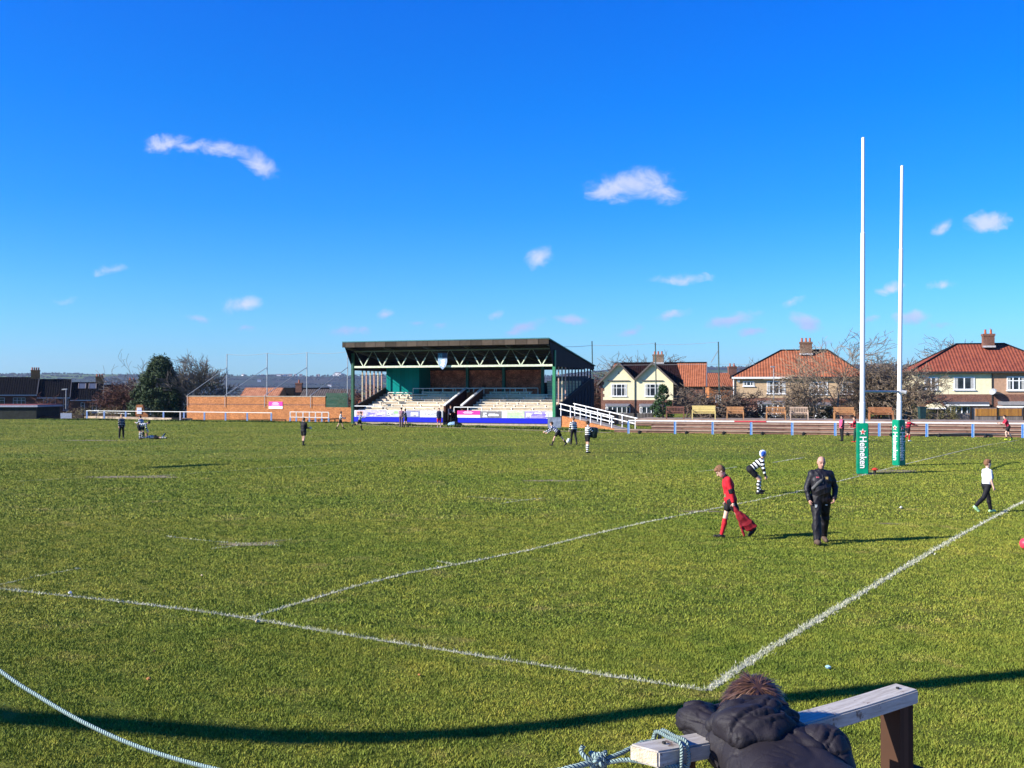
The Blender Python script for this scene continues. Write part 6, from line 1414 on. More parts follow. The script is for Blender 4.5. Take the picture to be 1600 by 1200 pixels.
person('ginger haired person in black top and shorts carrying a ball', at(474.5, 696), R(60), skeleton(1.50, 2, legL=(9, 4), legR=(-9, 6), armL=(5, 20, .12), armR=(8, 75, .1, -.2), hs=1.04), [SH(BLK, i=.03), SHO(BLK, .035), ('socks', BLK, {'shin1': (.3, 1, .008)}), BOO(BOOT)], HG, GP_, extra=held_ball(.24, (.04, -.05, 0)), seed=5, **far)
person('player in white hooped shirt walking left of the stand wall', at(532, 671.3), R(12), skeleton(1.42, 4, legL=(24, 4), legR=(-24, 4), armL=(25, 60, .1), armR=(20, 55, .1), hs=1.06), [SH(HOOP), SHO(BLK), ('socks', BLK, {'shin1': (.5, 1, .008)}), BOO(BOOT)], HG, GP_, seed=6, **far)
person('player running right with one leg trailing at the left end of the banners', at(562, 672.2), R(-5), skeleton(1.42, 12, legL=(12, -2), legR=(-38, 40), armL=(-30, 60, .1), armR=(40, 60, .1), hs=1.06), [SH(HOOPN), SHO(BLK), SOC(BLK), BOO(BOOT)], HB, GP_, seed=7, **far)
person('taller dark haired person in mauve top in front of the slate banner', at(627, 667.3), R(80), skeleton(1.62, 4, legL=(6, 4), legR=(-8, 6), armL=(20, 40, .1), armR=(0, 30, .1)), [SHs(mat('dusty_mauve_cloth', (.30,.16,.20), .8)), TRO(mat('mauve_brown_trousers', (.12,.07,.09), .8)), BOO(BOOT)], HK, GP_, seed=8, **far)
person('player in black hooped kit beside the mauve topped person', at(634, 667.8), R(190), skeleton(1.5, 6, legL=(14, 6), legR=(-14, 6), armL=(40, 60, .1), armR=(10, 40, .1)), [SH(HOOPB), SHO(BLK), ('socks', BLK, {'shin1': (.2, 1, .008)}), BOO(BOOT)], HK, GP_, seed=9, **far)
person('person in long navy coat and red shorts standing at the white lettered banner', at(686, 667.8), R(-70), skeleton(1.58, 0, legL=(3, 2), legR=(-3, 2), armL=(0, 10, .08), armR=(0, 10, .08)), [('coat', NAVJ, {'torso': (0, 1, .035), 'pelvis': (0, 1, .04), 'uarm': (0, 1, .025), 'farm': (0, .92, .02)}), ('shorts', REDK, {'thigh': (.3, .85, .03)}), BOO(GREYT)], HB, GP_, seed=10, **far)
def inst(u, w, z_): p = SINV.inverted() @ Vector((u, w, z_)); return (p.x, p.y, p.z)
person('navy jacketed person leaning on the left parapet of the stair opening', inst(9.75, .35, .0), R(-60), skeleton(1.72, 18, legL=(12, 10), legR=(-4, 4), armL=(40, 40, .1), armR=(20, 40, .1)), [SH(NAVJ, 'jacket', .03), TRO(BLK), BOO(BOOT)], HB, None, seed=11, **far)
person('dark blue clad person on the stairs behind the right parapet', inst(10.45, 1.6, .33), R(-110), skeleton(1.5, 6, legL=(8, 8), legR=(0, 4), armL=(60, 30, .2), armR=(10, 20, .1)), [SH(NAVJ, 'jacket', .03), TRO(BLK), BOO(BOOT)], HB, None, seed=12, **far)
person('player in navy hooped shirt stooping left after the bouncing ball', at(872, 696.5), R(165), skeleton(1.5, 52, legL=(32, 14), legR=(-32, 6), armL=(48, 20, .1), armR=(35, 25, .1), hs=1.05, head=-25), [SH(HOOPN), SHO(BLK, .03), ('socks', BLK, {'shin1': (.3, 1, .008)}), BOO(BOOT)], HB, GP_, seed=13, **far)
person('player in white hoops and black trousers walking beside the ramp end', at(896, 695), R(110), skeleton(1.5, 2, legL=(8, 2), legR=(-10, 14), armL=(10, 20, .14), armR=(-4, 10, .14), hs=1.05), [SH(HOOP), TRO(BLK), BOO(BOOT)], HG, GP_, seed=14, **far)
def tackle_pad(root, J, L):
    b = MB(); b.tube([(0,0,-.25),(0,0,-.2),(0,0,.2),(0,0,.25)], [.16,.19,.19,.16], 12); o = b.build('tackle_pad', mat('black_vinyl_pad', (.015,.03,.025), .5), smooth=True)
    o.location = root.matrix_basis @ Vector((.32, -.05, 1.0)); o.rotation_euler = (.1, .1, 0); tag(o, 'black tackle pad held in front of the hooped player', 'pad')
person('player in white hoops and hooped socks holding a black pad', at(918, 708), R(25), skeleton(1.52, 3, legL=(4, 4), legR=(-3, 4), armL=(45, 50, .1), armR=(40, 50, .05), hs=1.05), [SH(HOOP, i=.022), SHO(BLK, .028), SOC(HSOCK), BOO(BOOT)], HB, GP_, extra=tackle_pad, seed=15, **far)
person('crouching player in white and blue scrum cap, black and white hoops, hands on knees', at(1172.5, 771.5), R(-5), skeleton(1.47, 52, legL=(50, 50), legR=(40, 46), armL=(14, 8, .06), armR=(8, 6, .06), hs=1.08, head=-28), [SH(HOOP, i=.018, arm=.5), ('sleeves', BLK, {'farm': (.3, .94, .010)}), SHO(BLK, .028), SOC(HSOCK), BOO(BOOT)], None, GP_, helmet=[WH2, BL2], res=.011, seed=16, curl=(1.0, 1.0))
# red kit boy trailing a jacket
def red_jacket(root, J, L):
    h = J['wrL']+J['faL']*.07; pr_ = []
    tip = v3(h[0]-.34, h[1]+.04, .20); ax = tip-h; L_ = np.linalg.norm(ax); u = ax/L_; sy = v3(0, 1, 0); w = np.cross(sy, u); Rm = np.stack([w, sy, u], 1)
    pr_ += [ell(h+u*L_*.25, (.045, .035, L_*.27), Rm), ell(h+u*L_*.58, (.085, .045, L_*.34), Rm), ell(h+u*L_*.82+w*.02, (.12, .04, L_*.22), Rm), cap(h+u*.1-w*.03, v3(h[0]-.20, h[1]+.05, .10), .026, .032, 'c'), cap(h+u*L_*.5+w*.07, h+u*L_*.98+w*.12, .03, .03, 'c')]
    V, F = surf(pr_, .011, .035); V = wrinkle(V, F, .010, 45, 5)
    o = npmesh('held_jacket', V, F, REDJ, None, True); o.matrix_world = root.matrix_basis; tag(o, 'dark red jacket dangling from the hand of the boy in red', 'jacket')
def badges(lst):
    def fn(root, J, L):
        s = J['s']; up = J['up']; f = np.cross(v3(0,1,0), up)
        for nm, m, (y_, h_), sz, off in lst:
            c = J['pel']+up*h_*s+v3(0,1,0)*y_*s+f*off*s; b = MB()
            u_ = Vector(tuple(up)); M = Matrix(((f[0],0,up[0],c[0]),(f[1],1,up[1],c[1]),(f[2],0,up[2],c[2]),(0,0,0,1)))
            b.box(-.012, .012, -sz[0]/2, sz[0]/2, -sz[1]/2, sz[1]/2, M); b.build(nm, m, root)
    return fn
def red_extra(root, J, L): red_jacket(root, J, L); badges([('shirt_badge', mat('green_white_print', (.08,.45,.2), .6), (.04, .13), (.09, .07), .112), ('shirt_crest', WSHIRT, (.06, .36), (.04, .06), .112)])(root, J, L)
person('ginger boy in red rugby kit walking left with head bowed', at(1141, 841.5), R(178), skeleton(1.49, 9, legL=(-26, 26), legR=(14, 2), armL=(-14, 6, .10), armR=(-8, 16, .14), hs=1.14, head=38), [('shirt', REDK, {'torso': (0, 1, .022), 'uarm': (0, 1, .024), 'farm': (0, .9, .02), 'pelvis': (0, 1, .02)}), ('collar', BLK, {'neck': (0, .45, .016)}), ('side_panel', BLK, {'uarm': (.85, 1, .030)}), ('shorts', BLK, {'pelvis': (0, 1, .022), 'thigh': (0, .46, .026)}), SOC(REDK), BOO(BOOT)], HG, GP_, skin=SKINP, res=.010, seed=17, curl=(1.4, .6), extra=red_extra, haircut='mop')
# heavy set man in black
def man_extra(root, J, L):
    s = J['s']; up = J['up']; f = np.cross(v3(0,1,0), up)
    P = lambda y_, h_, o_: J['pel']+up*h_*s+v3(0,1,0)*y_*s+f*o_*s
    pr_ = [cap(P(-.19,.20,.13), P(-.10,.31,.175), .034, .034, 'x'), cap(P(-.10,.31,.175), P(-.03,.37,.17), .034, .03, 'x')]
    V, F = surf(pr_, .010, .02); npmesh('shoulder_bag', V, F, mat('grey_bag_cloth', (.10,.10,.10), .8, .2), root, True)
    b = MB(); b.tube([tuple(P(-.03,.37,.17)), tuple(P(.06,.45,.13)), tuple(P(.12,.50,.05)), tuple(P(.13,.50,-.08))], .014, 6); b.build('bag_strap', mat('dark_strap', (.03,.03,.03)), root)
    badges([('chest_crest', mat('gold_crest', (.55,.38,.12), .6), (.085, .415), (.045, .05), .148), ('chest_logo', mat('red_white_logo', (.75,.15,.18), .6), (-.10, .43), (.05, .022), .14)])(root, J, L)
    b = MB(); k = J['hipR']*.7+J['knR']*.3; b.box(k[0]+.092, k[0]+.112, k[1]-.05, k[1]-.01, k[2]-.05, k[2]+.01); k = J['hipL']*.75+J['knL']*.25; b.box(k[0]+.095, k[0]+.112, k[1]-.03, k[1]+.01, k[2]-.03, k[2]+.03); b.build('trouser_badge', mat('pale_badge', (.6,.62,.6)), root)
    b = MB(); z0 = J['waist']; b.tube([tuple(P(0,.30,.19)), tuple(P(0,.42,.165)), tuple(P(0,.52,.10))], .006, 5); b.build('zip', mat('dark_zip', (.05,.05,.06), .4), root)
person('bald man in black jacket and trousers with a grey bag strap walking towards us', at(1282, 849), R(-92), skeleton(1.66, 1, legL=(-14, 14), legR=(18, 4), armL=(-4, 34, .42, -.22), armR=(-2, 26, .36, -.10), bulk=1.32, head=12, spread=.12, hs=1.02), [('jacket', BLKJ, {'torso': (0, 1, .026), 'uarm': (0, 1, .022), 'farm': (0, .98, .026), 'neck': (0, .35, .024), 'pelvis': (0, 1, .0)}), ('trousers', mat('black_track_trousers', (.008,.007,.011), .6, .3, 9, bump=.3, bscale=25), {'pelvis': (0, 1, .022), 'thigh': (0, 1, .026), 'shin0': (0, 1, .036), 'shin1': (0, 1, .042)}), ('boots', mat('brown_boot', (.10,.065,.045), .7), {'foot': (0, 1, .018)})],
       None, GP_, skin=mat('ruddy_skin', (.50,.27,.20), .6, .08, 12), res=.010, seed=18, belly=.10, extra=man_extra, wr=.010, curl=(.9, .7))
def two_tone(root, J, L): pass
person('small ginger boy in white and blue top and black trousers striding right', at(1541, 800.5), R(8), skeleton(1.27, 3, legL=(20, 8), legR=(-26, 22), armL=(8, 12, .1), armR=(4, 14, .1), hs=1.18, head=2), [SHs(WSHIRT), ('shirt_front', BLUESH, {'torso': (0, 1, .014)}, lambda J: [ell(J['chest']+v3(.055, 0, -.05), v3(.10, .215, .21)*J['s'], None, 'torso')]), TRO(BLK, .016), ('boots', mat('green_white_trainer', (.45,.75,.40), .6), {'foot': (0, 1, .010)})], HG, GP_, skin=SKINP, res=.010, seed=19, haircut='mop')
person('child half in pink half in black standing before the middle benches', at(1315, 689), R(200), skeleton(1.48, -2, legL=(4, 4), legR=(-6, 2), armL=(10, 40, .1), armR=(-4, 20, .12), hs=1.06), [SH(BLK, 'jacket', .03), ('bib', PINKJ, {'torso': (.1, .95, .036)}, lambda J: [ell(J['chest']+v3(.04, 0, -.03), v3(.11, .14, .2)*J['s'], None, 'torso')]), TRO(BLK), BOO(BOOT)], HK, GP_, seed=20, **far)
person('player in red and dark green mostly hidden behind the near goal pad', at(1336.5, 691), R(160), skeleton(1.48, 6, legL=(8, 4), legR=(-8, 6), armL=(40, 80, .1), armR=(10, 60, .1), hs=1.05), [SH(REDB), TRO(mat('dark_green_cloth', (.01,.05,.035), .8)), ('boots', REDK, {'foot': (0, 1, .008)})], HK, GP_, seed=21, **far)
person('player in red and black hoops reaching right beside the far goal pad', at(1418.5, 690), R(10), skeleton(1.42, 10, legL=(30, 36), legR=(-16, 30), armL=(85, -5, .2), armR=(60, 20, .1), hs=1.06), [SH(REDB), SHO(BLK), SOC(REDK), ('boots', WSHIRT, {'foot': (0, 1, .008)})], HB, GP_, seed=22, **far)
person('player in red top, black shorts and yellow boots at the try line end', at(1575, 688.5), R(170), skeleton(1.52, 20, legL=(26, 34), legR=(-10, 22), armL=(30, 70, .1), armR=(30, 70, .1), hs=1.05), [SHs(mat('crimson_cloth', (.42,.02,.05), .8)), SHO(BLK), ('socks', BLK, {'shin1': (.6, 1, .008)}), BOO(YEL)], HK, GP_, skin=SKINP, seed=23, **far)
# kit bags by the stairs
V, F = surf([ell((0,0,.2), (.55,.3,.24)), ell((.35,.05,.16), (.35,.28,.18))], .03, .08); V[:, 2] = np.maximum(V[:, 2], 0.005); mi = (V[F].mean(1)[:, 0] > .05).astype(int)
npmesh('bag_body', V, F, [mat('pale_blue_nylon', (.25,.42,.62), .6), BLK], tb, True, mi)
b = MB(); b.tube([(-.3,-.1,.38),(0,-.1,.52),(.3,-.1,.36)], .025, 6); b.build('handle', BLK, tb)
# ================================================================ foreground: terrace, plank rail, rope, child
b = MB(); b.box(-9, 9, -8, 3.78, -.3, 1.2); tag(b.build('viewing_terrace', CONC), kind='structure')
N0 = Vector((.388, 2.935, 1.985)); N1 = Vector((1.362, 3.538, 1.985)); bd_ = (N1-N0).normalized(); bp_ = Vector((-bd_.y, bd_.x, 0)); LB = (N1-N0).length; ba = math.atan2(bd_.y, bd_.x)
rl = empty('plank_rail', (N0.x, N0.y, 1.2), ba, 'worn white painted plank rail on dark posts in the foreground', 'railing')
WORN = bpy.data.materials.new('worn_white_plank'); WORN.use_nodes = True; nt = WORN.node_tree; pb = nt.nodes['Principled BSDF']; pb.inputs['Roughness'].default_value = .65
tcn = nd(nt, 'ShaderNodeTexCoord'); mpn = nd(nt, 'ShaderNodeMapping'); mpn.inputs['Scale'].default_value = (2.5, 30, 30); nt.links.new(tcn.outputs['Object'], mpn.inputs[0])
n1 = nd(nt, 'ShaderNodeTexNoise', i_Scale=3.0, i_Detail=8.0, i_Roughness=.75); nt.links.new(mpn.outputs[0], n1.inputs['Vector'])
n2 = nd(nt, 'ShaderNodeTexNoise', i_Scale=16.0, i_Detail=6.0, i_Roughness=.7); nt.links.new(tcn.outputs['Object'], n2.inputs['Vector'])
c0 = ramp(nt, n1.outputs[0], [(.3, (.24,.20,.16)), (.55, (.44,.41,.36)), (.75, (.55,.52,.48))]); chip = ramp(nt, n2.outputs[0], [(.61, (0,0,0)), (.65, (1,1,1))])
nt.links.new(mixc(nt, chip, c0, (.16,.11,.08)), pb.inputs['Base Color']); bq = nd(nt, 'ShaderNodeBump', i_Strength=.35, i_Distance=.004); nt.links.new(n1.outputs[0], bq.inputs['Height']); nt.links.new(bq.outputs[0], pb.inputs['Normal'])
ENDG = mat('bare_end_grain', (.62,.52,.36), .85, .15, 25, bump=.5, bscale=160)
import bmesh
bm = bmesh.new(); ns = 24; hw, hh = .047, .024; rings = []
for i in range(ns+1):
    x = LB*i/ns; sag = -.020*math.sin(math.pi*i/ns)**1.0; r_ = [bm.verts.new((x-(.03 if i == 0 and y_ > 0 else 0), y_, .785-hh+z_+sag)) for y_, z_ in ((-hw, -hh), (hw, -hh), (hw, hh), (-hw, hh))]; rings.append(r_)
for a, c in zip(rings[:-1], rings[1:]):
    for k in range(4): bm.faces.new((a[k], a[(k+1) % 4], c[(k+1) % 4], c[k]))
f0 = bm.faces.new(rings[0][::-1]); f1 = bm.faces.new(rings[-1]); f0.material_index = 1; f1.material_index = 0
bmesh.ops.recalc_face_normals(bm, faces=bm.faces)
bmesh.ops.bevel(bm, geom=[e_ for e_ in bm.edges if e_.calc_face_angle(0) > 1.0], offset=.005, segments=2, affect='EDGES')
me = bpy.data.meshes.new('plank'); bm.to_mesh(me); bm.free(); me.materials.append(WORN); me.materials.append(ENDG); o = bpy.data.objects.new('plank', me); C.objects.link(o); o.parent = rl
PST = boardmat('dark_creosoted_post', (.085,.045,.028), (.035,.02,.014), .025, 0, .8, .6)
for x, y_ in ((LB-.055, .0), (.13, .02), (LB*.62, .04)):
    b = MB(); b.box(x-.034, x+.034, y_-.04, y_+.04, -.2, .785-2*hh-(.02*math.sin(math.pi*x/LB))-.001); b.build('post', PST, rl)
b = MB(); b.box(LB-.02, LB+.06, -.035, .045, .25, .50); b.build('brace_block', PST, rl)
b = MB()
for x in (.06, .5, LB-.05): b.tube([(x, .0, .784), (x, .0, .789)], .006, 8)
b.build('nail_head', mat('iron', (0,0,0)), rl)
def crease(V, F, amp, f, seed=1, n=4, wd=.16):
    r_ = np.random.default_rng(seed); N = vnormals(V, F); h = 0
    for i in range(n):
        d = r_.normal(size=3); d /= np.linalg.norm(d); e2 = r_.normal(size=3); w = V@d*f*r_.uniform(.6, 1.2)+1.3*np.sin(V@e2*f*.35+i)+r_.uniform(0, 6)
        gate = np.clip(np.sin(V@np.cross(d, e2)*f*.5+i*2)+.35, 0, 1); h = h-np.exp(-(np.sin(w)/wd)**2)*gate+.35*np.exp(-(np.sin(w+.42)/wd)**2)*gate
    return V+N*(amp*h)[:, None]
def folds(V, F, piv, n, amp, ph=0.0, rot=0.0, seed=1, fall=.02):
    '''cloth gathered round a pivot: sharp-valleyed radial folds seen across the x-z plane'''
    N = vnormals(V, F); d = V-piv; r_ = np.hypot(d[:, 0], d[:, 2]); an = np.arctan2(d[:, 2], d[:, 0])
    w = an*n+ph+1.1*np.sin(an*2.3+seed)+.8*np.sin(r_*38+seed*2)+.5*np.sin(V[:, 1]*60)
    h = np.abs(np.sin(w*.5))**.7-.55
    return V+N*(amp*h*np.clip(r_/fall, 0, 1))[:, None]
# rope
ROPE = bpy.data.materials.new('teal_white_rope'); ROPE.use_nodes = True; nt = ROPE.node_tree; pb = nt.nodes['Principled BSDF']; pb.inputs['Roughness'].default_value = .7
at_ = nd(nt, 'ShaderNodeAttribute', attribute_name='tw'); f = math_(nt, 'FRACT', at_.outputs['Fac']); o_ = ramp(nt, f, [(0, (.24,.36,.34)), (.45, (.33,.43,.40)), (.5, (.17,.33,.31)), (.62, (.20,.35,.33)), (.68, (.30,.40,.37))]); nt.links.new(o_, pb.inputs['Base Color'])
bq = nd(nt, 'ShaderNodeBump', i_Strength=1.0, i_Distance=.004); nt.links.new(math_(nt, 'SINE', math_(nt, 'MULTIPLY', at_.outputs['Fac'], 6.283)), bq.inputs['Height']); nt.links.new(bq.outputs[0], pb.inputs['Normal'])
def spline(pts, n=14):
    P = [Vector(p) for p in pts]; out = []
    for i in range(len(P)-1):
        p0, p1, p2, p3 = P[max(i-1, 0)], P[i], P[i+1], P[min(i+2, len(P)-1)]
        for k in range(n): t = k/n; out.append(.5*((2*p1)+(p2-p0)*t+(2*p0-5*p1+4*p2-p3)*t*t+(3*p1-p0-3*p2+p3)*t**3))
    out.append(P[-1]); return out
def rope(name, pts, r, parent=None, n=14):
    sp_ = spline(pts, n); m = 10; V = []; T = []; F = []; s_ = 0; prev = None
    for i, p in enumerate(sp_):
        d = (sp_[min(i+1, len(sp_)-1)]-sp_[max(i-1, 0)]).normalized(); s_ += (p-sp_[i-1]).length if i else 0
        u = prev or (Vector((0,0,1)) if abs(d.z) < .9 else Vector((1,0,0))); rr = d.cross(u).normalized(); u = rr.cross(d).normalized(); prev = u
        for k in range(m):
            a = 6.283*k/m; tw = 3*k/m+s_/(r*4.2); q = p+(rr*math.cos(a)+u*math.sin(a))*r*(1+.10*math.sin(tw*6.283)); V.append(tuple(q)); T.append(s_/(r*4.2)*3+3*k/m)
    for i in range(len(sp_)-1):
        for k in range(m): a = i*m+k; c = i*m+(k+1) % m; F.append((a, c, c+m, a+m))
    return npmesh(name, V, F, ROPE, parent, True, attrs={'tw': T})
rp0 = empty('rope', (0,0,0), 0, 'pale teal and white rope sagging across the lower left and knotted round the plank end', 'rope')
KN = PW(935, 1188, 2.98)
rope('hanging_span', [PW(-330, 800, 5.0), PW(-160, 925, 4.6), PW(0, 1046, 4.25), PW(62, 1087, 4.15), PW(137, 1130, 4.0), PW(225, 1168, 3.88), PW(337, 1200, 3.72), PW(480, 1228, 3.5), PW(640, 1240, 3.3), PW(780, 1224, 3.12), PW(870, 1203, 3.0), KN], .0078, rp0, 30)
def onb(x, y_, z_): return N0+bd_*x+bp_*y_+Vector((0,0,z_))
lp_ = []
for k in range(2):
    for (y_, z_) in ((-.060, -.06), (-.060, .010), (.0, .014), (.060, .010), (.060, -.06), (0, -.062)): lp_.append(onb(.075+k*.022+.004*y_*50/4, y_, z_))
rope('plank_loop', lp_, .0058, rp0, 8)
rope('knot_strand', [KN, PW(968, 1176, 3.0), PW(1000, 1160, 3.03), PW(1018, 1156, 3.05), onb(.08, .06, .014)], .0065, rp0)
rope('knot_strand', [KN+Vector((0,0,-.01)), PW(975, 1186, 2.97), PW(1010, 1190, 2.94), PW(1038, 1196, 2.92), onb(.10, -.06, -.055)], .0065, rp0)
kk = [KN+Vector((math.cos(t*1.9)*.022, math.sin(t*2.7)*.018, math.sin(t*1.3+1)*.02)) for t in range(14)]; rope('knot', kk, .007, rp0, 8)
rope('rope_tail', [KN, KN+Vector((-.035, -.01, .012)), KN+Vector((-.05, 0, .03)), KN+Vector((-.045, 0, .045))], .007, rp0); rope('rope_tail', [KN, PW(915, 1192, 2.96), PW(885, 1200, 2.94), PW(850, 1212, 2.93)], .008, rp0)
pl0 = PW(-330, 800, 5.0); b = MB(); b.box(-.05, .05, -.05, .05, 0, 2.6); o = b.build('rope_post', PST); o.location = (pl0.x, pl0.y, 0); tag(o, 'dark post outside the left edge holding the rope', 'post')
# child leaning over the plank, seen from behind
JK = mat('child_black_jacket', (.016,.013,.017), .62, .15, 7, bump=.2, bscale=300, spec=.30)
cen = Vector((.765, 3.0, 1.2)); ch = empty('person', cen, 0, 'child in dark hooded jacket slumped over the white plank rail, seen from behind', 'person')
Q = lambda px, py, Y: np.array(PW(px, py, Y)-cen)
LS, RS = Q(1138, 1164, 3.03), Q(1240, 1168, 2.97); LE, LWr = Q(1086, 1124, 3.17), Q(1150, 1118, 3.34); RE, RWr = Q(1302, 1206, 2.88), Q(1299, 1158, 3.24)
hd_ = Q(1176, 1114, 3.16); pel = np.array((.055, -.50, .47)); mid = np.array((.03, -.24, .69))
kneeL, kneeR = np.array((-.04, -.42, .27)), np.array((.15, -.42, .27)); anL, anR = np.array((-.04, -.52, .06)), np.array((.15, -.52, .06))
bodyp = [cap((LS+RS)/2, mid, .06, .06, 'torso'), cap(mid, pel, .06, .07, 'torso'), cap(LS, RS, .045, .045, 'torso'), cap((LS+RS)/2, hd_, .04, .04, 'neck'), ell(hd_, (.073, .085, .095), None, 'head'), cap(hd_+np.array((0,.05,-.03)), hd_+np.array((0,.08,-.05)), .03, .012, 'nose'),
         cap(LS, LE, .035, .03, 'arm'), cap(LE, LWr, .03, .022, 'arm'), cap(RS, RE, .035, .03, 'arm'), cap(RE, RWr, .03, .022, 'arm')]
for sg in (-1, 1): bodyp.append(ell(hd_+np.array((sg*.075, .0, -.01)), (.008, .018, .028), None, 'ear', .006)); 
for pp, kn, an in ((pel+np.array((-.06,0,-.02)), kneeL, anL), (pel+np.array((.06,0,-.02)), kneeR, anR)): bodyp += [cap(pp, kn, .06, .045, 'leg'), cap(kn, an, .045, .03, 'leg'), cap(an, an+np.array((0,.11,-.03)), .03, .025, 'foot')]
for w_, d_ in ((LWr, np.array((.9,.35,-.2))), (RWr, np.array((-.35,.5,.15)))):
    d_ = d_/np.linalg.norm(d_); sd2 = np.cross(d_, (0,0,1)); sd2 /= np.linalg.norm(sd2)
    bodyp.append(cap(w_, w_+d_*.05, .02, .024, 'hand'))
    for i, (o2, ln) in enumerate(((-.02,.045),(-.007,.055),(.007,.052),(.02,.04))):
        b0 = w_+d_*.06+sd2*o2; b1 = b0+(d_*.8+np.array((0,0,-.5)))*ln*.55; b2 = b1+(d_*.35+np.array((0,0,-.9)))*ln*.5; bodyp += [cap(b0, b1, .0075, .007, 'finger', .004), cap(b1, b2, .007, .006, 'finger', .003)]
    t0 = w_+d_*.015-sd2*.018; bodyp.append(cap(t0, t0+(d_*.6-sd2*.7)*.045, .009, .007, 'finger', .005))
V, F = surf(bodyp, .007, .02); npmesh('body', V, F, SKINP, ch, True)
up3 = np.array((0,0,1.))
jk = [cap(LS+(RS-LS)*.2, mid-np.array((.07,0,0)), .088, .105, 't'), cap((LS+RS)/2, mid, .088, .105, 't'), cap(mid, pel, .105, .115, 't'), cap(LS+(RS-LS)*.8, mid+np.array((.07,0,0)), .088, .105, 't'), cap(mid-np.array((.07,0,0)), pel-np.array((.05,0,-.02)), .105, .115, 't'), cap(mid+np.array((.07,0,0)), pel+np.array((.05,0,.02)), .105, .115, 't'),
      cap(LS, RS, .072, .076, 't')]
V, F = surf(jk, .0055, .022); V = folds(V, F, Q(1245, 1135, 2.95), 6, .004, 1.0, seed=5, fall=.12); V = wrinkle(V, F, .003, 20, 3); V = crease(V, F, .006, 26, 9, 4); V = crease(V, F, .0025, 70, 8, 3); npmesh('jacket', V, F, JK, ch, True)
RS2 = RS+np.array((.022, .0, .012)); RM = (RS2+RE)/2+np.array((.018, 0, .022))
for nm, pr_, piv in (('sleeve', [cap(LS+(RS-LS)*.05, LE, .058, .050, 'a'), cap(LE, LWr, .052, .040, 'a'), ell(LE, (.056, .05, .05), None, 'a')], LE+np.array((.12, -.02, -.06))),
                     ('sleeve', [cap(RS2, RM, .062, .070, 'a'), cap(RM, RE, .070, .060, 'a'), cap(RE, RWr, .058, .040, 'a')], RM+np.array((-.10, -.03, -.03)))):
    V, F = surf(pr_, .0055, .02); V = folds(V, F, piv, 7, .004, .3, seed=7, fall=.05); V = wrinkle(V, F, .002, 30, 31); V = crease(V, F, .006, 36, 14, 4); V = crease(V, F, .0025, 85, 17, 3); npmesh(nm, V, F, JK, ch, True)
# hood bunched behind the head: a soft crescent with a rolled rim
dz_ = 7
sw = [ell(Q(1174, 1120+dz_, 2.955), (.110, .060, .047), None, 'h'), cap(Q(1116, 1124+dz_, 3.04), Q(1150, 1108+dz_, 3.02), .028, .040, 'h'), cap(Q(1150, 1108+dz_, 3.02), Q(1200, 1105+dz_, 3.01), .040, .041, 'h'), cap(Q(1200, 1105+dz_, 3.01), Q(1240, 1112+dz_, 3.03), .040, .020, 'h'),
      cap(Q(1122, 1128+dz_, 2.98), Q(1156, 1146+dz_, 2.90), .024, .026, 'h'), cap(Q(1156, 1146+dz_, 2.90), Q(1204, 1142+dz_, 2.90), .026, .024, 'h'), cap(Q(1204, 1142+dz_, 2.90), Q(1240, 1120+dz_, 2.97), .024, .018, 'h')]
V, F = surf(sw, .005, .016); V = folds(V, F, Q(1135, 1165+dz_, 2.9), 6, .004, .2, seed=4, fall=.10); V = wrinkle(V, F, .0022, 26, 12); V = crease(V, F, .0065, 34, 3, 5); V = crease(V, F, .003, 80, 6, 3); npmesh('hood', V, F, JK, ch, True)
V, F = surf([cap(Q(1140, 1094+dz_, 3.045), Q(1165, 1084+dz_, 3.06), .012, .014, 'r'), cap(Q(1165, 1084+dz_, 3.06), Q(1198, 1084+dz_, 3.06), .014, .014, 'r'), cap(Q(1198, 1084+dz_, 3.06), Q(1226, 1094+dz_, 3.05), .014, .011, 'r')], .005, .01); V = wrinkle(V, F, .003, 60, 2); npmesh('hood_rim', V, F, JK, ch, True)
V, F = surf([cap(pel+np.array((-.06,0,0)), kneeL, .078, .062, 'l'), cap(kneeL, anL+np.array((0,0,.03)), .062, .05, 'l'), cap(pel+np.array((.06,0,0)), kneeR, .078, .062, 'l'), cap(kneeR, anR+np.array((0,0,.03)), .062, .05, 'l')], .01, .03); V = wrinkle(V, F, .004, 26, 4); npmesh('trousers', V, F, BLK, ch, True)
V, F = surf([cap(anL+np.array((0,-.02,-.03)), anL+np.array((0,.12,-.03)), .034, .03, 'f'), cap(anR+np.array((0,-.02,-.03)), anR+np.array((0,.12,-.03)), .034, .03, 'f')], .008, .02); V[:, 2] = np.maximum(V[:, 2], .002); npmesh('shoes', V, F, BOOT, ch, True)
# hair: dark cap plus separate tousled strands
HAIRC = bpy.data.materials.new('tousled_brown_hair'); HAIRC.use_nodes = True; nt = HAIRC.node_tree; pb = nt.nodes['Principled BSDF']; pb.inputs['Roughness'].default_value = .45
a_ = nd(nt, 'ShaderNodeAttribute', attribute_name='rv'); nt.links.new(ramp(nt, a_.outputs['Fac'], [(0, (.035,.016,.010)), (.6, (.095,.045,.026)), (1, (.21,.11,.06))]), pb.inputs['Base Color'])
V, F = surf([ell(hd_+np.array((0,.0,.012)), (.079, .089, .096), None, 'h')], .008, .01, cuts=[ell(hd_+np.array((0,.11,-.03)), (.08, .07, .09))]); hr = npmesh('hair', V, F, HAIRC, ch, True, attrs={'rv': np.full(len(V), .15)})
r = np.random.default_rng(4); n = 9000; cc_ = hd_+np.array((0,0,.012)); rad_ = np.array((.079,.089,.096)); crown = np.array((.1,-.45,.88)); crown /= np.linalg.norm(crown)
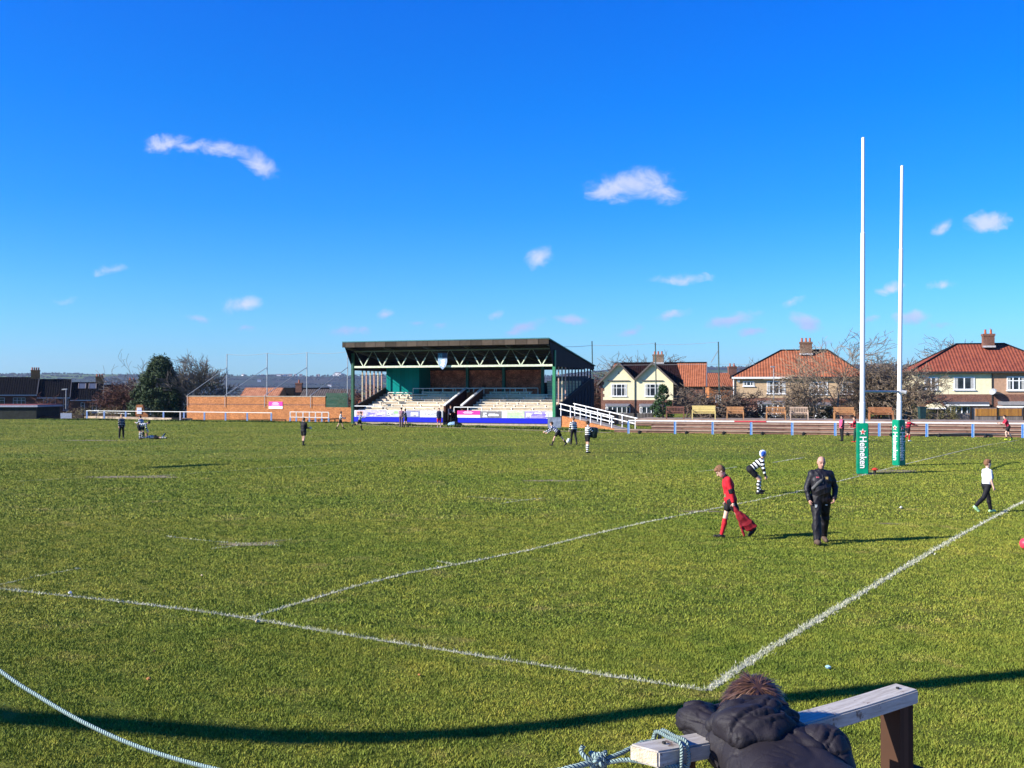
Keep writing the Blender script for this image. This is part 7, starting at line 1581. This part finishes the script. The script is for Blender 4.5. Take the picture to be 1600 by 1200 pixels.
d = r.normal(size=(n, 3)); d[:, 2] = d[:, 2]*.9+.25; d /= np.linalg.norm(d, axis=1)[:, None]; d = d[(d[:, 1] < .8)]; n = len(d)
def tang(dd): t_ = dd-crown; t_ = t_-dd*np.sum(t_*dd, 1)[:, None]; return t_/(np.linalg.norm(t_, axis=1)[:, None]+.05)
clump = np.sin(d@np.array((31., 17., 5.))+2*np.sin(d@np.array((9., -13., 7.))))[:, None]*np.array((.35, .1, .12))
L_ = r.uniform(.035, .075, n)[:, None]; lift = np.where(r.random((n, 1)) < .04, r.uniform(.2, .5, (n, 1)), r.uniform(.0, .10, (n, 1)))
p0 = cc_+d*rad_*.985; P_ = [p0]; dd = d
for k in range(3):
    st_ = tang(dd)+clump+r.normal(0, .05, (n, 3))+dd*lift; st_ /= np.linalg.norm(st_, axis=1)[:, None]; q = P_[-1]+st_*L_/3; e_ = (q-cc_)/rad_; ln = np.linalg.norm(e_, axis=1)[:, None]; q = np.where(ln < 1.02, cc_+e_/ln*1.02*rad_, q); P_.append(q); dd = e_/ln
V = []; w_ = (.0015, .0015, .0012, .0003)
for k in range(4):
    a_v = P_[min(k+1, 3)]-P_[max(k-1, 0)]; sd3 = np.cross(a_v, d); sd3 /= np.linalg.norm(sd3, axis=1)[:, None]+1e-9; V += [P_[k]-sd3*w_[k], P_[k]+sd3*w_[k]]
V = np.stack(V, 1).reshape(-1, 3); i0 = 8*np.arange(n)[:, None]; F = np.concatenate([i0+np.array([2*k, 2*k+1, 2*k+3, 2*k+2]) for k in range(3)])
npmesh('hair_strands', V, F, HAIRC, hr, False, attrs={'rv': np.repeat(np.clip(r.random(n)*.8+.25*clump[:, 0], 0, 1), 8)})
# ================================================================ air
b = MB(); b.box(-3600, 3600, -60, 5600, -75, 165); hz = b.build('haze', mat('tmp_haze', (1,1,1)))
hz.data.materials.clear(); hm = bpy.data.materials.new('pale_air'); hm.use_nodes = True; nt = hm.node_tree; nt.nodes.clear()
pv = nd(nt, 'ShaderNodeVolumePrincipled'); pv.inputs['Color'].default_value = (.56,.74,1,1); pv.inputs['Density'].default_value = .00007; pv.inputs['Anisotropy'].default_value = .3
mo = nd(nt, 'ShaderNodeOutputMaterial'); nt.links.new(pv.outputs[0], mo.inputs['Volume']); hz.data.materials.append(hm); tag(hz, kind='stuff', cat='haze', label='thin blue air softening the far hills')
